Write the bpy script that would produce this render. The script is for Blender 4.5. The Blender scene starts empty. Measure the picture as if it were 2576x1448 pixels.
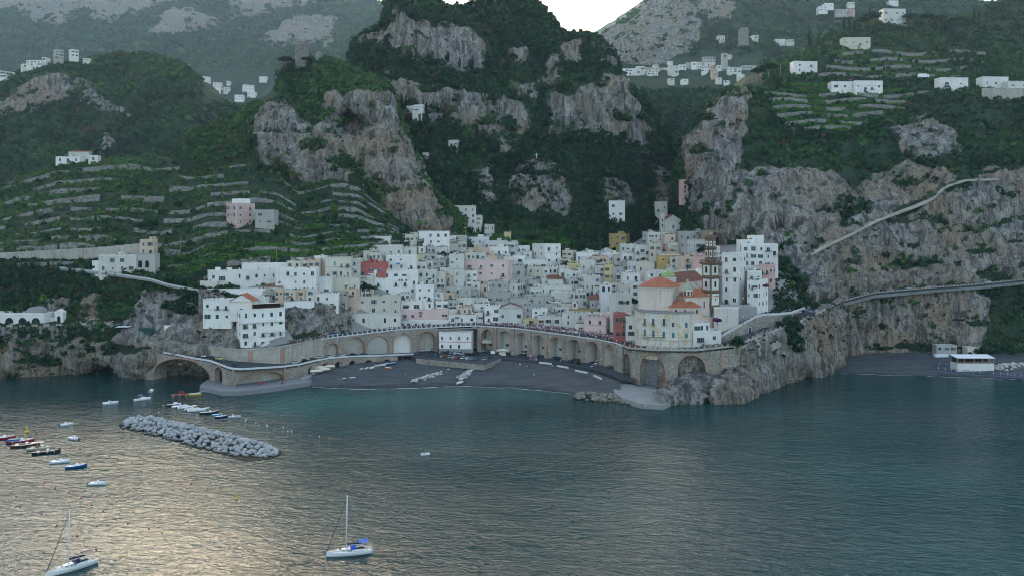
import bpy, math, random
import numpy as np
from mathutils import Matrix, Vector
random.seed(7); rng = np.random.default_rng(7)
R = math.radians
SC = bpy.context.scene
COL = SC.collection
# ------------------------------------------------------------------ camera, sky, sun, exposure
CAM_H = 81.0; FPX = 2004.0; CU = 1288.0; HV = 572.0      # photo measured at 2576 px wide
cam = bpy.data.cameras.new('camera'); camo = bpy.data.objects.new('camera', cam); COL.objects.link(camo)
cam.sensor_width = 36.0; cam.lens = FPX / 2576 * 36.0; cam.shift_y = -(724 - HV) / 2576
cam.clip_start = 1.0; cam.clip_end = 12000.0
camo.location = (0, 0, CAM_H); camo.rotation_euler = (R(90), 0, 0)
SC.camera = camo
SUN_EL, SUN_AZ = 15.5, -13.0          # sun hidden behind the mountain ridge, a little left of the view
wd = bpy.data.worlds.new('World'); SC.world = wd; wd.use_nodes = True
wn = wd.node_tree.nodes; wl = wd.node_tree.links
sky = wn.new('ShaderNodeTexSky'); sky.sky_type = 'NISHITA'; sky.sun_disc = False
sky.sun_elevation = R(SUN_EL); sky.sun_rotation = R(SUN_AZ)
sky.air_density = 0.9; sky.dust_density = 2.6; sky.ozone_density = 0.2; sky.altitude = 0
wl.new(sky.outputs[0], wn['Background'].inputs[0]); wn['Background'].inputs[1].default_value = 0.15
sun = bpy.data.lights.new('sun', 'SUN'); suno = bpy.data.objects.new('sun', sun); COL.objects.link(suno)
sun.energy = 2.0; sun.angle = R(2.0); sun.color = (1.0, 0.9, 0.76)
_d = Vector((math.sin(R(SUN_AZ)) * math.cos(R(SUN_EL)), math.cos(R(SUN_AZ)) * math.cos(R(SUN_EL)), math.sin(R(SUN_EL))))
suno.rotation_euler = _d.to_track_quat('Z', 'Y').to_euler(); suno.location = (0, 0, 900)
SC.view_settings.view_transform = 'Standard'; SC.view_settings.look = 'None'
SC.view_settings.exposure = 1.85; SC.view_settings.gamma = 1.0
SC.render.engine = 'CYCLES'
cy = SC.cycles
cy.max_bounces = 5; cy.diffuse_bounces = 2; cy.glossy_bounces = 2; cy.transmission_bounces = 2; cy.volume_bounces = 0
cy.caustics_reflective = False; cy.caustics_refractive = False; cy.use_denoising = True
try: cy.denoiser = 'OPENIMAGEDENOISE'
except Exception: pass
cy.sample_clamp_indirect = 6.0; cy.filter_width = 1.05

# ------------------------------------------------------------------ coordinates
def W(u, v, y): return Vector(((u - CU) * y / FPX, y, CAM_H - (v - HV) * y / FPX))
def WA(u, v, y): return np.stack([(u - CU) * y / FPX, y, CAM_H - (v - HV) * y / FPX], -1)
def yz(v, z): return (CAM_H - z) * FPX / (v - HV)          # distance of the point seen at row v that lies at height z
def G(u, v, z=0.0):
    y = yz(v, z); return Vector(((u - CU) * y / FPX, y, z))
# zoom windows used while measuring the photo
ZN = {1: (440.2, 566.0, .2389), 2: (817.6, 534.6, .2389), 3: (1194.9, 534.6, .2389), 4: (1509.4, 534.6, .2606),
      5: (0, 440.2, .3475), 6: (1886.8, 440.2, .391), 7: (314.4, 786.1, .2441), 8: (943.3, 786.1, .2441), 9: (1446.4, 786.1, .2686),
      10: (1559.7, 566.0, .2259), 11: (0, 943.3, .3662), 12: (0, 1056.5, .1389), 13: (1540.7, 125.8, .1587), 14: (1006.2, 849, .0977),
      15: (2289.2, 842.7, .1113), 16: (0, 0, .3475), 17: (628.9, 0, .3475), 18: (1257.8, 0, .3475), 19: (1886.7, 0, .3475), 20: (1572.2, 817.5, .15636)}
def Z(n, x, y): a, b, s = ZN[n]; return a + s * x, b + s * y

# ------------------------------------------------------------------ noise
def _hash(ix, iy, iz, seed):
    h = (ix.astype(np.int64) * 374761393 + iy.astype(np.int64) * 668265263 + iz.astype(np.int64) * 2147483647 + seed * 1274126177) & 0xFFFFFFFF
    h = ((h ^ (h >> 13)) * 1274126177) & 0xFFFFFFFF
    h = h ^ (h >> 16)
    return (h & 0xFFFFFF).astype(np.float32) / 8388607.5 - 1.0
def vnoise(P, seed=0):
    P = np.asarray(P, dtype=np.float64); F = np.floor(P); f = (P - F).astype(np.float32); I = F.astype(np.int64)
    w = f * f * f * (f * (f * 6 - 15) + 10)
    out = 0
    for dx in (0, 1):
        wx = w[..., 0] if dx else 1 - w[..., 0]
        for dy in (0, 1):
            wy = w[..., 1] if dy else 1 - w[..., 1]
            for dz in (0, 1):
                wz = w[..., 2] if dz else 1 - w[..., 2]
                out = out + wx * wy * wz * _hash(I[..., 0] + dx, I[..., 1] + dy, I[..., 2] + dz, seed)
    return out
def fbm(P, oct=4, seed=0, gain=0.5, ridged=False):
    a = 1.0; s = 0; t = 0; P = np.asarray(P, dtype=np.float64)
    for o in range(oct):
        n = vnoise(P * 2.03 ** o + o * 17.3, seed + o)
        if ridged: n = 1 - 2 * np.abs(n)
        s = s + a * n; t += a; a *= gain
    return s / t
def sstep(a, b, x):
    t = np.clip((x - a) / (b - a), 0, 1); return t * t * (3 - 2 * t)
def sdpoly(U, V, poly):
    "signed distance to a polygon, positive inside"
    U = np.asarray(U, float); V = np.asarray(V, float); d = np.full(U.shape, 1e9); ins = np.zeros(U.shape, bool); n = len(poly)
    for i in range(n):
        x0, y0 = poly[i]; x1, y1 = poly[(i + 1) % n]; ex, ey = x1 - x0, y1 - y0
        t = np.clip(((U - x0) * ex + (V - y0) * ey) / (ex * ex + ey * ey + 1e-9), 0, 1)
        d = np.minimum(d, np.hypot(U - x0 - t * ex, V - y0 - t * ey))
        c = ((y0 > V) != (y1 > V)) & (U < ex * (V - y0) / (ey if abs(ey) > 1e-9 else 1e-9) + x0)
        ins ^= c
    return np.where(ins, d, -d)

# ------------------------------------------------------------------ materials
MATS = {}
class NT:
    def __init__(s, name):
        s.m = bpy.data.materials.new(name); s.m.use_nodes = True; s.t = s.m.node_tree; s.n = s.t.nodes
        s.b = s.n['Principled BSDF']; s.b.inputs['Specular IOR Level'].default_value = 0.25; MATS[name] = s.m
    def add(s, typ, **kw):
        nd = s.n.new(typ)
        for k, v in kw.items():
            if k.startswith('i_'): s.set(nd, k[2:], v)
            else: setattr(nd, k, v)
        return nd
    def set(s, nd, key, v):
        if key.isdigit(): key = int(key)
        sock = nd.inputs[key]
        if isinstance(v, bpy.types.NodeSocket): s.t.links.new(v, sock)
        else: sock.default_value = (tuple(v) + (1,)) if isinstance(v, (tuple, list)) and len(v) == 3 and sock.type == 'RGBA' else v
    def coord(s, kind='Object'): return s.add('ShaderNodeTexCoord').outputs[kind]
    def pos(s): return s.add('ShaderNodeNewGeometry').outputs['Position']
    def map(s, vec, scale=(1, 1, 1), rot=(0, 0, 0)):
        return s.add('ShaderNodeMapping', i_Vector=vec, i_Scale=scale, i_Rotation=rot).outputs[0]
    def noise(s, vec, scale, detail=3.0, rough=0.55, dist=0.0):
        return s.add('ShaderNodeTexNoise', i_Vector=vec, i_Scale=scale, i_Detail=detail, i_Roughness=rough, i_Distortion=dist).outputs[0]
    def ramp(s, fac, stops):
        nd = s.add('ShaderNodeValToRGB'); s.set(nd, '0', fac); cr = nd.color_ramp
        while len(cr.elements) < len(stops): cr.elements.new(0.5)
        for e, (p, c) in zip(cr.elements, stops):
            e.position = p; e.color = (c, c, c, 1) if isinstance(c, (int, float)) else tuple(c) + (1,)
        return nd.outputs[0]
    def mix(s, fac, a, b, mode='MIX'):
        nd = s.add('ShaderNodeMix', data_type='RGBA', blend_type=mode, clamp_factor=True)
        for k, v in ((0, fac), (6, a), (7, b)): s.set(nd, str(k), v)
        return nd.outputs[2]
    def math(s, op, a, b=0.0, clamp=False):
        nd = s.add('ShaderNodeMath', operation=op, use_clamp=clamp); s.set(nd, '0', a); s.set(nd, '1', b); return nd.outputs[0]
    def attr(s, name): return s.add('ShaderNodeAttribute', attribute_name=name)
    def bump(s, h, strength=0.5, dist=0.1):
        b = s.add('ShaderNodeBump', i_Strength=strength, i_Distance=dist, i_Height=h); s.set(s.b, 'Normal', b.outputs[0])
    def base(s, c, rough=0.8):
        s.set(s.b, 'Base Color', c); s.set(s.b, 'Roughness', rough); return s.m
def flat(name, c, rough=0.6, metal=0.0, var=0.12, scale=3.0):
    if name in MATS: return MATS[name]
    t = NT(name); n = t.noise(t.coord(), scale, 3)
    f = t.math('MULTIPLY_ADD', n, 2 * var); t.n[f.node.name].inputs[2].default_value = 1 - var
    t.base(t.mix(1.0, c, f, 'MULTIPLY'), rough); t.b.inputs['Metallic'].default_value = metal
    return t.m
def plaster(name, c, dirt=0.5, dirtc=(.22, .20, .17), patch=None):
    "lime plaster: blotches, grey rain streaks below the eaves, flaking patches"
    t = NT(name); p = t.pos(); rnd = t.add('ShaderNodeObjectInfo').outputs['Random']
    ofs = t.add('ShaderNodeVectorMath', operation='SCALE'); t.set(ofs, '0', (37.0, 51.0, 23.0)); t.set(ofs, 'Scale', rnd)
    q = t.add('ShaderNodeVectorMath', operation='ADD'); t.set(q, '0', p); t.set(q, '1', ofs.outputs[0]); q = q.outputs[0]
    big = t.noise(q, .16, 4, .6); fine = t.noise(q, 1.1, 4, .65)
    st = t.noise(t.map(q, (1.3, 1.3, .10)), 1.0, 4, .6)
    col = t.mix(t.ramp(big, [(.35, 0.0), (.75, .55)]), c, tuple(x * .80 for x in c))
    if patch: col = t.mix(t.ramp(t.noise(q, .22, 5, .65), [(.52, 0.0), (.58, .8)]), col, patch)
    k = t.math('MULTIPLY', t.ramp(st, [(.50, 0.0), (.74, 1.0)]), t.ramp(big, [(.32, .15), (.66, 1.0)]))
    k = t.math('MULTIPLY', k, dirt); col = t.mix(k, col, dirtc)
    k2 = t.math('MULTIPLY', t.ramp(fine, [(.56, 0.0), (.76, 1.0)]), dirt * .55); col = t.mix(k2, col, dirtc)
    tone = t.math('MULTIPLY_ADD', rnd, .16); t.n[tone.node.name].inputs[2].default_value = .90
    col = t.mix(1.0, col, tone, 'MULTIPLY'); t.base(col, .9); t.bump(fine, .25, .05); return t.m
PL = {}
for nm, c, dirt in (('white', (.81, .775, .70), .38), ('chalk', (.69, .645, .56), .62), ('cream', (.64, .58, .46), .55), ('ivory', (.68, .65, .56), .5),
                    ('stone', (.46, .44, .39), .7), ('pink', (.66, .43, .38), .4), ('rose', (.72, .52, .47), .35), ('red', (.46, .135, .115), .4), ('ochre', (.47, .33, .12), .45),
                    ('yellow', (.62, .52, .27), .45), ('peach', (.66, .50, .36), .45), ('brown', (.35, .27, .18), .6), ('coral', (.62, .27, .22), .35)):
    PL[nm] = plaster('plaster_' + nm, c, dirt)
PL['peeling'] = plaster('plaster_peeling', (.71, .66, .55), .85, (.20, .165, .13), (.62, .48, .28))
def stone(name, c1, c2, scale=1.2, mortar=(.42, .40, .36), wet=False, msize=.09):
    "rubble masonry: irregular stones with pale joints"
    t = NT(name); p = t.pos(); q = t.map(p, (1, 1, 1.35))
    vo = t.add('ShaderNodeTexVoronoi', feature='DISTANCE_TO_EDGE', i_Vector=q, i_Scale=scale).outputs[0]
    vc = t.add('ShaderNodeTexVoronoi', i_Vector=q, i_Scale=scale).outputs['Color']
    sep = t.add('ShaderNodeSeparateColor'); t.set(sep, '0', vc); r1 = sep.outputs[0]
    col = t.mix(r1, c1, c2); big = t.noise(p, .12, 4, .6)
    col = t.mix(t.ramp(big, [(.4, 0.0), (.75, .6)]), col, tuple(x * .45 for x in c1))
    col = t.mix(t.ramp(vo, [(.0, 1.0), (msize, 0.0)]), col, mortar)
    st = t.noise(t.map(p, (.8, .8, .07)), 1.0, 4); col = t.mix(t.math('MULTIPLY', t.ramp(st, [(.52, 0.0), (.75, 1.0)]), .5), col, (.08, .08, .075))
    t.base(col, .9); t.bump(t.ramp(vo, [(0, 0.0), (.15, 1.0)]), .6, .12); return t.m
M_MASON = stone('rubble_masonry', (.20, .17, .13), (.42, .36, .27), 1.0)
M_DRY = stone('dry_stone', (.21, .20, .175), (.40, .38, .34), .8, (.11, .105, .09), msize=.07)
M_WALL = stone('rendered_stone_wall', (.40, .36, .29), (.50, .46, .38), .5, (.44, .41, .35))
M_BRICK = stone('brick_voussoir', (.42, .22, .14), (.52, .32, .22), 2.2, (.40, .33, .27))
M_CUT = stone('dark_cut_stone', (.14, .14, .14), (.24, .24, .23), 1.0, (.30, .30, .29))
M_TUFA = plaster('brown_tufa', (.19, .125, .085), .6, (.07, .05, .04))
M_CONC = plaster('concrete', (.30, .295, .28), .5, (.16, .15, .14))
M_PAVE = plaster('promenade_paving', (.25, .25, .25), .4, (.16, .16, .16))
M_ASPH = plaster('asphalt', (.050, .058, .062), .3, (.03, .03, .03))
M_STEP = plaster('step_stone', (.30, .29, .27), .5)
M_KERB = plaster('white_kerb', (.62, .61, .58), .35)
M_GLASS = flat('dark_glass', (.020, .026, .032), .25)
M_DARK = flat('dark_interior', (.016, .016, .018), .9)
M_WOOD = flat('brown_shutter', (.11, .055, .035), .6)
M_GREEN = flat('green_shutter', (.018, .065, .055), .6)
M_TEAL = flat('teal_shutter', (.06, .17, .17), .6)
M_WFRAME = flat('white_frame', (.78, .78, .77), .6)
M_IRON = flat('wrought_iron', (.03, .032, .035), .5)
M_RAIL = flat('pale_railing', (.55, .57, .57), .5)
M_TERRA = flat('terracotta_pot', (.38, .15, .08), .8)
M_RED = flat('red_paint', (.50, .035, .03), .5)
M_WHITE = flat('white_paint', (.80, .80, .80), .4)
M_TIMBER = flat('timber', (.36, .27, .16), .8)
M_CANVAS = flat('cream_canvas', (.66, .60, .44), .85)
M_GREYM = flat('grey_metal', (.42, .43, .44), .45, .3)
def rooftile(name, c1, c2):
    t = NT(name); p = t.pos(); n = t.noise(p, .35, 5, .65); f = t.noise(p, 2.6, 4, .7)
    col = t.mix(t.ramp(n, [(.35, 0.0), (.65, 1.0)]), c1, c2); col = t.mix(t.ramp(f, [(.55, 0.0), (.75, .75)]), col, tuple(x * .42 for x in c1))
    t.base(col, .85); w = t.add('ShaderNodeTexWave', i_Vector=t.coord(), i_Scale=2.2, i_Distortion=.6).outputs[1]; t.bump(w, .7, .12); return t.m
M_ROOF = rooftile('orange_roof_tile', (.50, .175, .085), (.42, .13, .07)); M_ROOF2 = rooftile('old_red_roof_tile', (.27, .09, .065), (.20, .08, .06))
M_DECKROOF = plaster('roof_paving', (.44, .42, .39), .6)

# ------------------------------------------------------------------ mesh helpers
def mesh_np(name, V, F4, mats, mi=None, smooth=False, attrs=None):
    me = bpy.data.meshes.new(name); V = np.asarray(V, np.float32).reshape(-1, 3); F4 = np.asarray(F4, np.int32); k = F4.shape[1]
    me.vertices.add(len(V)); me.vertices.foreach_set('co', V.ravel())
    me.loops.add(F4.size); me.loops.foreach_set('vertex_index', F4.ravel())
    me.polygons.add(len(F4)); me.polygons.foreach_set('loop_start', np.arange(0, F4.size, k, dtype=np.int32))
    if mi is not None: me.polygons.foreach_set('material_index', np.asarray(mi, np.int32))
    if smooth: me.polygons.foreach_set('use_smooth', np.ones(len(F4), bool))
    for m in (mats if isinstance(mats, (list, tuple)) else [mats]): me.materials.append(m)
    for an, av in (attrs or {}).items():
        a = me.attributes.new(an, 'FLOAT', 'POINT'); a.data.foreach_set('value', np.asarray(av, np.float32).ravel())
    me.update(); me.validate(); return me
class MB:
    "collects simple solids; build() makes ONE mesh"
    def __init__(s): s.v = []; s.f = []; s.mi = []; s.mats = []; s.X = None; s.sm = []
    def _m(s, m):
        if m not in s.mats: s.mats.append(m)
        return s.mats.index(m)
    def poly(s, pts, faces, m, smooth=False):
        o = len(s.v); i = s._m(m)
        for p in pts:
            p = Vector(p); s.v.append(s.X @ p if s.X is not None else p)
        for f in faces: s.f.append([o + k for k in f]); s.mi.append(i); s.sm.append(smooth)
        return s
    def box(s, c, d, m, rz=0.0, taper=1.0):
        x, y, z = (k / 2 for k in d); q = []
        for zz, tp in ((-z, 1.0), (z, taper)):
            for sx, sy in ((-1, -1), (1, -1), (1, 1), (-1, 1)):
                a, b = sx * x * tp, sy * y * tp
                q.append((c[0] + a * math.cos(rz) - b * math.sin(rz), c[1] + a * math.sin(rz) + b * math.cos(rz), c[2] + zz))
        return s.poly(q, [(3, 2, 1, 0), (4, 5, 6, 7), (0, 1, 5, 4), (1, 2, 6, 5), (2, 3, 7, 6), (3, 0, 4, 7)], m)
    def b2(s, x0, x1, y0, y1, z0, z1, m): return s.box(((x0 + x1) / 2, (y0 + y1) / 2, (z0 + z1) / 2), (abs(x1 - x0), abs(y1 - y0), abs(z1 - z0)), m)
    def prism(s, pts, z0, z1, m, top=None):
        n = len(pts); q = [(p[0], p[1], z0) for p in pts] + [(p[0], p[1], z1) for p in (top or pts)]
        fs = [tuple(range(n))[::-1], tuple(range(n, 2 * n))] + [(i, (i + 1) % n, n + (i + 1) % n, n + i) for i in range(n)]
        return s.poly(q, fs, m)
    def tube(s, a, b, r0, m, r1=None, n=6, cap=True):
        a, b = Vector(a), Vector(b); d = (b - a).normalized(); e = d.orthogonal().normalized(); g = d.cross(e); r1 = r0 if r1 is None else r1; q = []
        for c, r in ((a, r0), (b, r1)):
            for k in range(n):
                t = 2 * math.pi * k / n; q.append(c + e * (r * math.cos(t)) + g * (r * math.sin(t)))
        fs = [(k, (k + 1) % n, n + (k + 1) % n, n + k) for k in range(n)]
        if cap: fs += [tuple(range(n))[::-1], tuple(range(n, 2 * n))]
        return s.poly(q, fs, m, n > 6)
    def lathe(s, c, prof, m, n=12, smooth=True, sx=1.0, sy=1.0, rot=0.0):
        q = []; k = len(prof)
        for r, z in prof:
            for i in range(n):
                t = 2 * math.pi * i / n + rot; q.append((c[0] + r * sx * math.cos(t), c[1] + r * sy * math.sin(t), c[2] + z))
        fs = [(j * n + i, j * n + (i + 1) % n, (j + 1) * n + (i + 1) % n, (j + 1) * n + i) for j in range(k - 1) for i in range(n)]
        if prof[0][0] > 1e-3: fs.append(tuple(range(n))[::-1])
        if prof[-1][0] > 1e-3: fs.append(tuple(range((k - 1) * n, k * n)))
        return s.poly(q, fs, m, smooth)
    def extrude(s, pts, d, m):
        "flat polygon (3D points) pushed along vector d"
        n = len(pts); d = Vector(d); q = [Vector(p) for p in pts] + [Vector(p) + d for p in pts]
        return s.poly(q, [tuple(range(n)), tuple(range(n, 2 * n))[::-1]] + [(i, n + i, n + (i + 1) % n, (i + 1) % n) for i in range(n)], m)
    def mesh(s, name):
        me = bpy.data.meshes.new(name); me.from_pydata([tuple(v) for v in s.v], [], s.f)
        for m in s.mats: me.materials.append(m)
        me.polygons.foreach_set('material_index', s.mi); me.polygons.foreach_set('use_smooth', s.sm); me.update(); return me
    def build(s, name, parent=None, loc=(0, 0, 0), rz=0.0): return ob(name, s.mesh(name), parent, loc, rz)
def ob(name, me, parent=None, loc=(0, 0, 0), rz=0.0):
    o = bpy.data.objects.new(name, me); COL.objects.link(o); o.location = loc; o.rotation_euler = (0, 0, rz)
    if parent is not None: o.parent = parent
    return o
def tag(o, label=None, cat=None, group=None, kind=None):
    if label: o['label'] = label
    if cat: o['category'] = cat
    if label and not kind: o['kind'] = 'thing'
    if group: o['group'] = group
    if kind: o['kind'] = kind
    return o
def thing(name, label, cat, loc=(0, 0, 0), rz=0.0, group=None):
    o = bpy.data.objects.new(name, None); COL.objects.link(o); o.location = loc; o.rotation_euler = (0, 0, rz); o.empty_display_size = .5
    return tag(o, label, cat, group)
def dup(o, parent=None):
    c = o.copy(); COL.objects.link(c)
    if parent is not None: c.parent = parent
    for ch in list(o.children): dup(ch, c)
    return c
def resample(pts, n):
    P = np.asarray(pts, float); d = np.r_[0, np.cumsum(np.linalg.norm(np.diff(P, axis=0), axis=1))]; t = np.linspace(0, d[-1], n)
    return np.stack([np.interp(t, d, P[:, k]) for k in range(P.shape[1])], 1)
def smoothline(pts, n, it=3):
    P = resample(pts, n)
    for _ in range(it): P[1:-1] = (P[:-2] + 2 * P[1:-1] + P[2:]) / 4
    return P
# ================================================================== terrain
def m_terrain():
    t = NT('hillside_ground'); p = t.pos(); rk = t.attr('rock').outputs['Fac']
    n1 = t.noise(p, .022, 4, .6); n2 = t.noise(t.map(p, (1, 1, .22)), .16, 6, .62, .5); n3 = t.noise(p, .5, 5, .65); n4 = t.noise(t.map(p, (1, 1, .12)), .22, 5, .6, .4)
    col = t.mix(t.ramp(n2, [(.36, 0.0), (.62, 1.0)]), (.13, .122, .11), (.43, .40, .345))
    col = t.mix(t.ramp(n1, [(.42, 0.0), (.62, .85)]), col, (.33, .24, .15))
    col = t.mix(t.ramp(n4, [(.50, 0.0), (.62, .9)]), col, (.06, .058, .052))
    col = t.mix(t.ramp(n3, [(.54, 0.0), (.72, .65)]), col, (.10, .105, .08))
    ck = t.math('ABSOLUTE', t.math('SUBTRACT', t.noise(t.map(p, (1, 1, .16)), .30, 4, .6, .8), .5)); col = t.mix(t.ramp(ck, [(.0, .9), (.035, 0.0)]), col, (.045, .042, .038))
    g = t.mix(t.ramp(t.noise(p, .11, 5, .65), [(.35, 0.0), (.7, 1.0)]), (.013, .034, .018), (.040, .070, .029))
    g = t.mix(t.ramp(t.noise(p, .06, 4), [(.58, 0.0), (.70, .55)]), g, (.075, .072, .04))
    nb = t.noise(p, .14, 6, .7); e = t.math('ADD', rk, t.math('ADD', t.math('MULTIPLY', t.math('SUBTRACT', nb, .5), 1.5), t.math('MULTIPLY', t.math('SUBTRACT', n3, .5), .5)))
    k = t.ramp(e, [(.46, 0.0), (.52, 1.0)]); t.base(t.mix(k, g, col), .93)
    h = t.math('ADD', t.math('MULTIPLY', n2, 1.2), n3); t.bump(h, 1.0, 2.2); return t.m
M_LAND = m_terrain()
ROCK = dict(
 crag=[[(643,330),(681,268),(720,262),(745,300),(790,345),(815,300),(824,250),(893,243),(976,235),(987,262),(1008,347),(1029,400),(1056,452),(1075,490),(1120,540),(1140,592),(1085,592),(1040,575),(1000,545),(965,505),(924,462),(897,427),(837,425),(768,455),(733,440),(698,405),(657,396)]],
 main=[[(985,2),(1010,20),(1045,50),(1095,75),(1150,75),(1200,95),(1220,130),(1205,165),(1160,175),(1100,160),(1050,150),(1010,140),(960,130),(905,125),(900,105),(930,85),(965,80),(980,50)],
  [(975,205),(1060,222),(1100,222),(1160,238),(1200,248),(1240,258),(1250,295),(1325,305),(1322,340),(1295,372),(1265,388),(1245,345),(1180,342),(1130,318),(1085,305),(1050,265),(985,255)],
  [(1383,257),(1397,240),(1439,243),(1480,208),(1536,192),(1564,205),(1585,252),(1609,262),(1626,330),(1623,375),(1571,353),(1501,347),(1466,334),(1425,320),(1390,347),(1373,323)],
  [(1411,111),(1450,105),(1462,150),(1420,158)],[(1500,108),(1535,128),(1550,175),(1515,165)],[(1225,255),(1290,262),(1345,290),(1325,345),(1262,300)],[(1390,150),(1420,185),(1400,230),(1370,200)],[(1275,125),(1320,128),(1338,160),(1290,172)],[(1290,222),(1348,225),(1345,250),(1295,245)]],
 valley=[[(1035,290),(1090,302),(1096,350),(1062,366),(1036,345)],[(1279,462),(1327,415),(1370,405),(1404,425),(1430,470),(1439,505),(1420,540),(1330,535),(1285,510)],[(1515,459),(1570,462),(1598,503),(1580,520),(1520,510)],[(1190,440),(1225,425),(1248,480),(1240,520),(1205,515)],[(1130,330),(1180,345),(1230,355),(1225,375),(1150,362)],[(1640,420),(1690,440),(1700,520),(1660,540),(1640,480)]],
 right=[[(1725,365),(1755,330),(1814,257),(1876,233),(1872,330),(1862,420),(1850,500),(1840,605),(1790,592),(1750,545),(1735,450)],
  [(1845,445),(1900,432),(1960,425),(2040,430),(2100,440),(2140,480),(2110,540),(2105,590),(2060,622),(2020,635),(1960,605),(1900,600),(1840,608)],
  [(2020,660),(2100,590),(2200,560),(2300,545),(2340,505),(2420,480),(2490,500),(2580,530),(2900,530),(2900,690),(2576,695),(2300,720),(2100,745),(2030,760)],
  [(2250,330),(2330,300),(2400,330),(2410,380),(2330,410),(2270,390)],[(2125,500),(2200,450),(2290,420),(2370,430),(2400,455),(2330,500),(2200,550),(2130,560)],[(2440,470),(2500,420),(2580,430),(2700,440),(2700,540),(2580,530),(2490,500)],[(1905,560),(1960,600),(2020,640),(2030,690),(1990,660),(1930,620)]],
 lower=[[(2030,960),(2060,770),(2140,748),(2250,730),(2400,730),(2490,750),(2475,830),(2450,895),(2300,895),(2120,910)]],
 far=[[(-260,30),(21,17),(87,45),(150,57),(156,38),(195,10),(243,49),(299,59),(306,38),(340,45),(382,35),(434,7),(450,-30),(420,-160),(-260,-160)],
  [(375,92),(410,55),(434,21),(486,21),(521,62),(572,82),(521,87),(452,87)],[(655,118),(700,85),(750,60),(832,58),(832,102),(760,116)],[(560,20),(640,-10),(800,-10),(780,20),(640,40)]],
 mid=[[(-40,300),(30,258),(60,228),(80,208),(130,188),(162,198),(178,236),(130,262),(80,282),(30,292)],[(195,210),(235,222),(240,250),(310,268),(347,307),(325,303),(270,273),(225,253)],[(255,330),(275,335),(285,375),(260,372)]],
 east=[[(1505,118),(1560,60),(1620,15),(1700,-20),(1750,25),(1745,92),(1720,132),(1640,158),(1560,168),(1530,140)],[(1760,0),(1850,10),(1830,40),(1770,40)]],
 coast=[[(-300,975),(-300,858),(0,850),(120,862),(200,860),(290,850),(320,812),(345,770),(372,735),(460,760),(520,780),(600,800),(600,980)],[(205,800),(225,745),(255,745),(240,800)],[(100,790),(140,745),(170,760),(160,800)]],
 head=[[(1500,1100),(1500,800),(2200,700),(2200,1100)]], pale=[[(1400,300),(1400,0),(1420,0),(1420,300)]], bluff=[[(480,900),(480,700),(900,700),(900,900)]])
DENT = dict(crag=[([(846,290),(875,268),(915,280),(948,318),(905,352),(846,354)],30),([(990,462),(1004,458),(1014,505),(1000,540),(992,505)],12),([(905,262),(940,265),(955,290),(930,285)],6)],
 main=[([(1085,285),(1092,264),(1110,257),(1135,266),(1152,292),(1120,302),(1092,300)],34),([(1135,305),(1205,318),(1200,338),(1150,334)],7),([(1245,330),(1280,335),(1275,360),(1255,362)],8),([(1440,275),(1475,280),(1470,310),(1445,315)],7)],
 right=[([(2108,545),(2122,520),(2140,525),(2150,560),(2115,566)],26),([(1935,590),(1950,555),(1985,560),(1990,600)],9),([(1880,470),(1892,460),(1896,500),(1884,505)],5)],
 coast=[([(222,960),(232,925),(255,908),(280,906),(300,925),(306,960)],75),([(15,960),(25,935),(45,935),(50,960)],14)],
 lower=[([(2150,830),(2180,800),(2195,840),(2170,870)],6)], head=[([(2000,960),(2010,930),(2040,930),(2050,960)],7),([(1715,1030),(1722,990),(1736,990),(1740,1030)],7),([(1768,1030),(1776,985),(1790,990),(1792,1030)],7)])
SHEETS = {}
DEEP = {'far': 1.75, 'pale': 1.7}      # the high ranges stand kilometres inland
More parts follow.
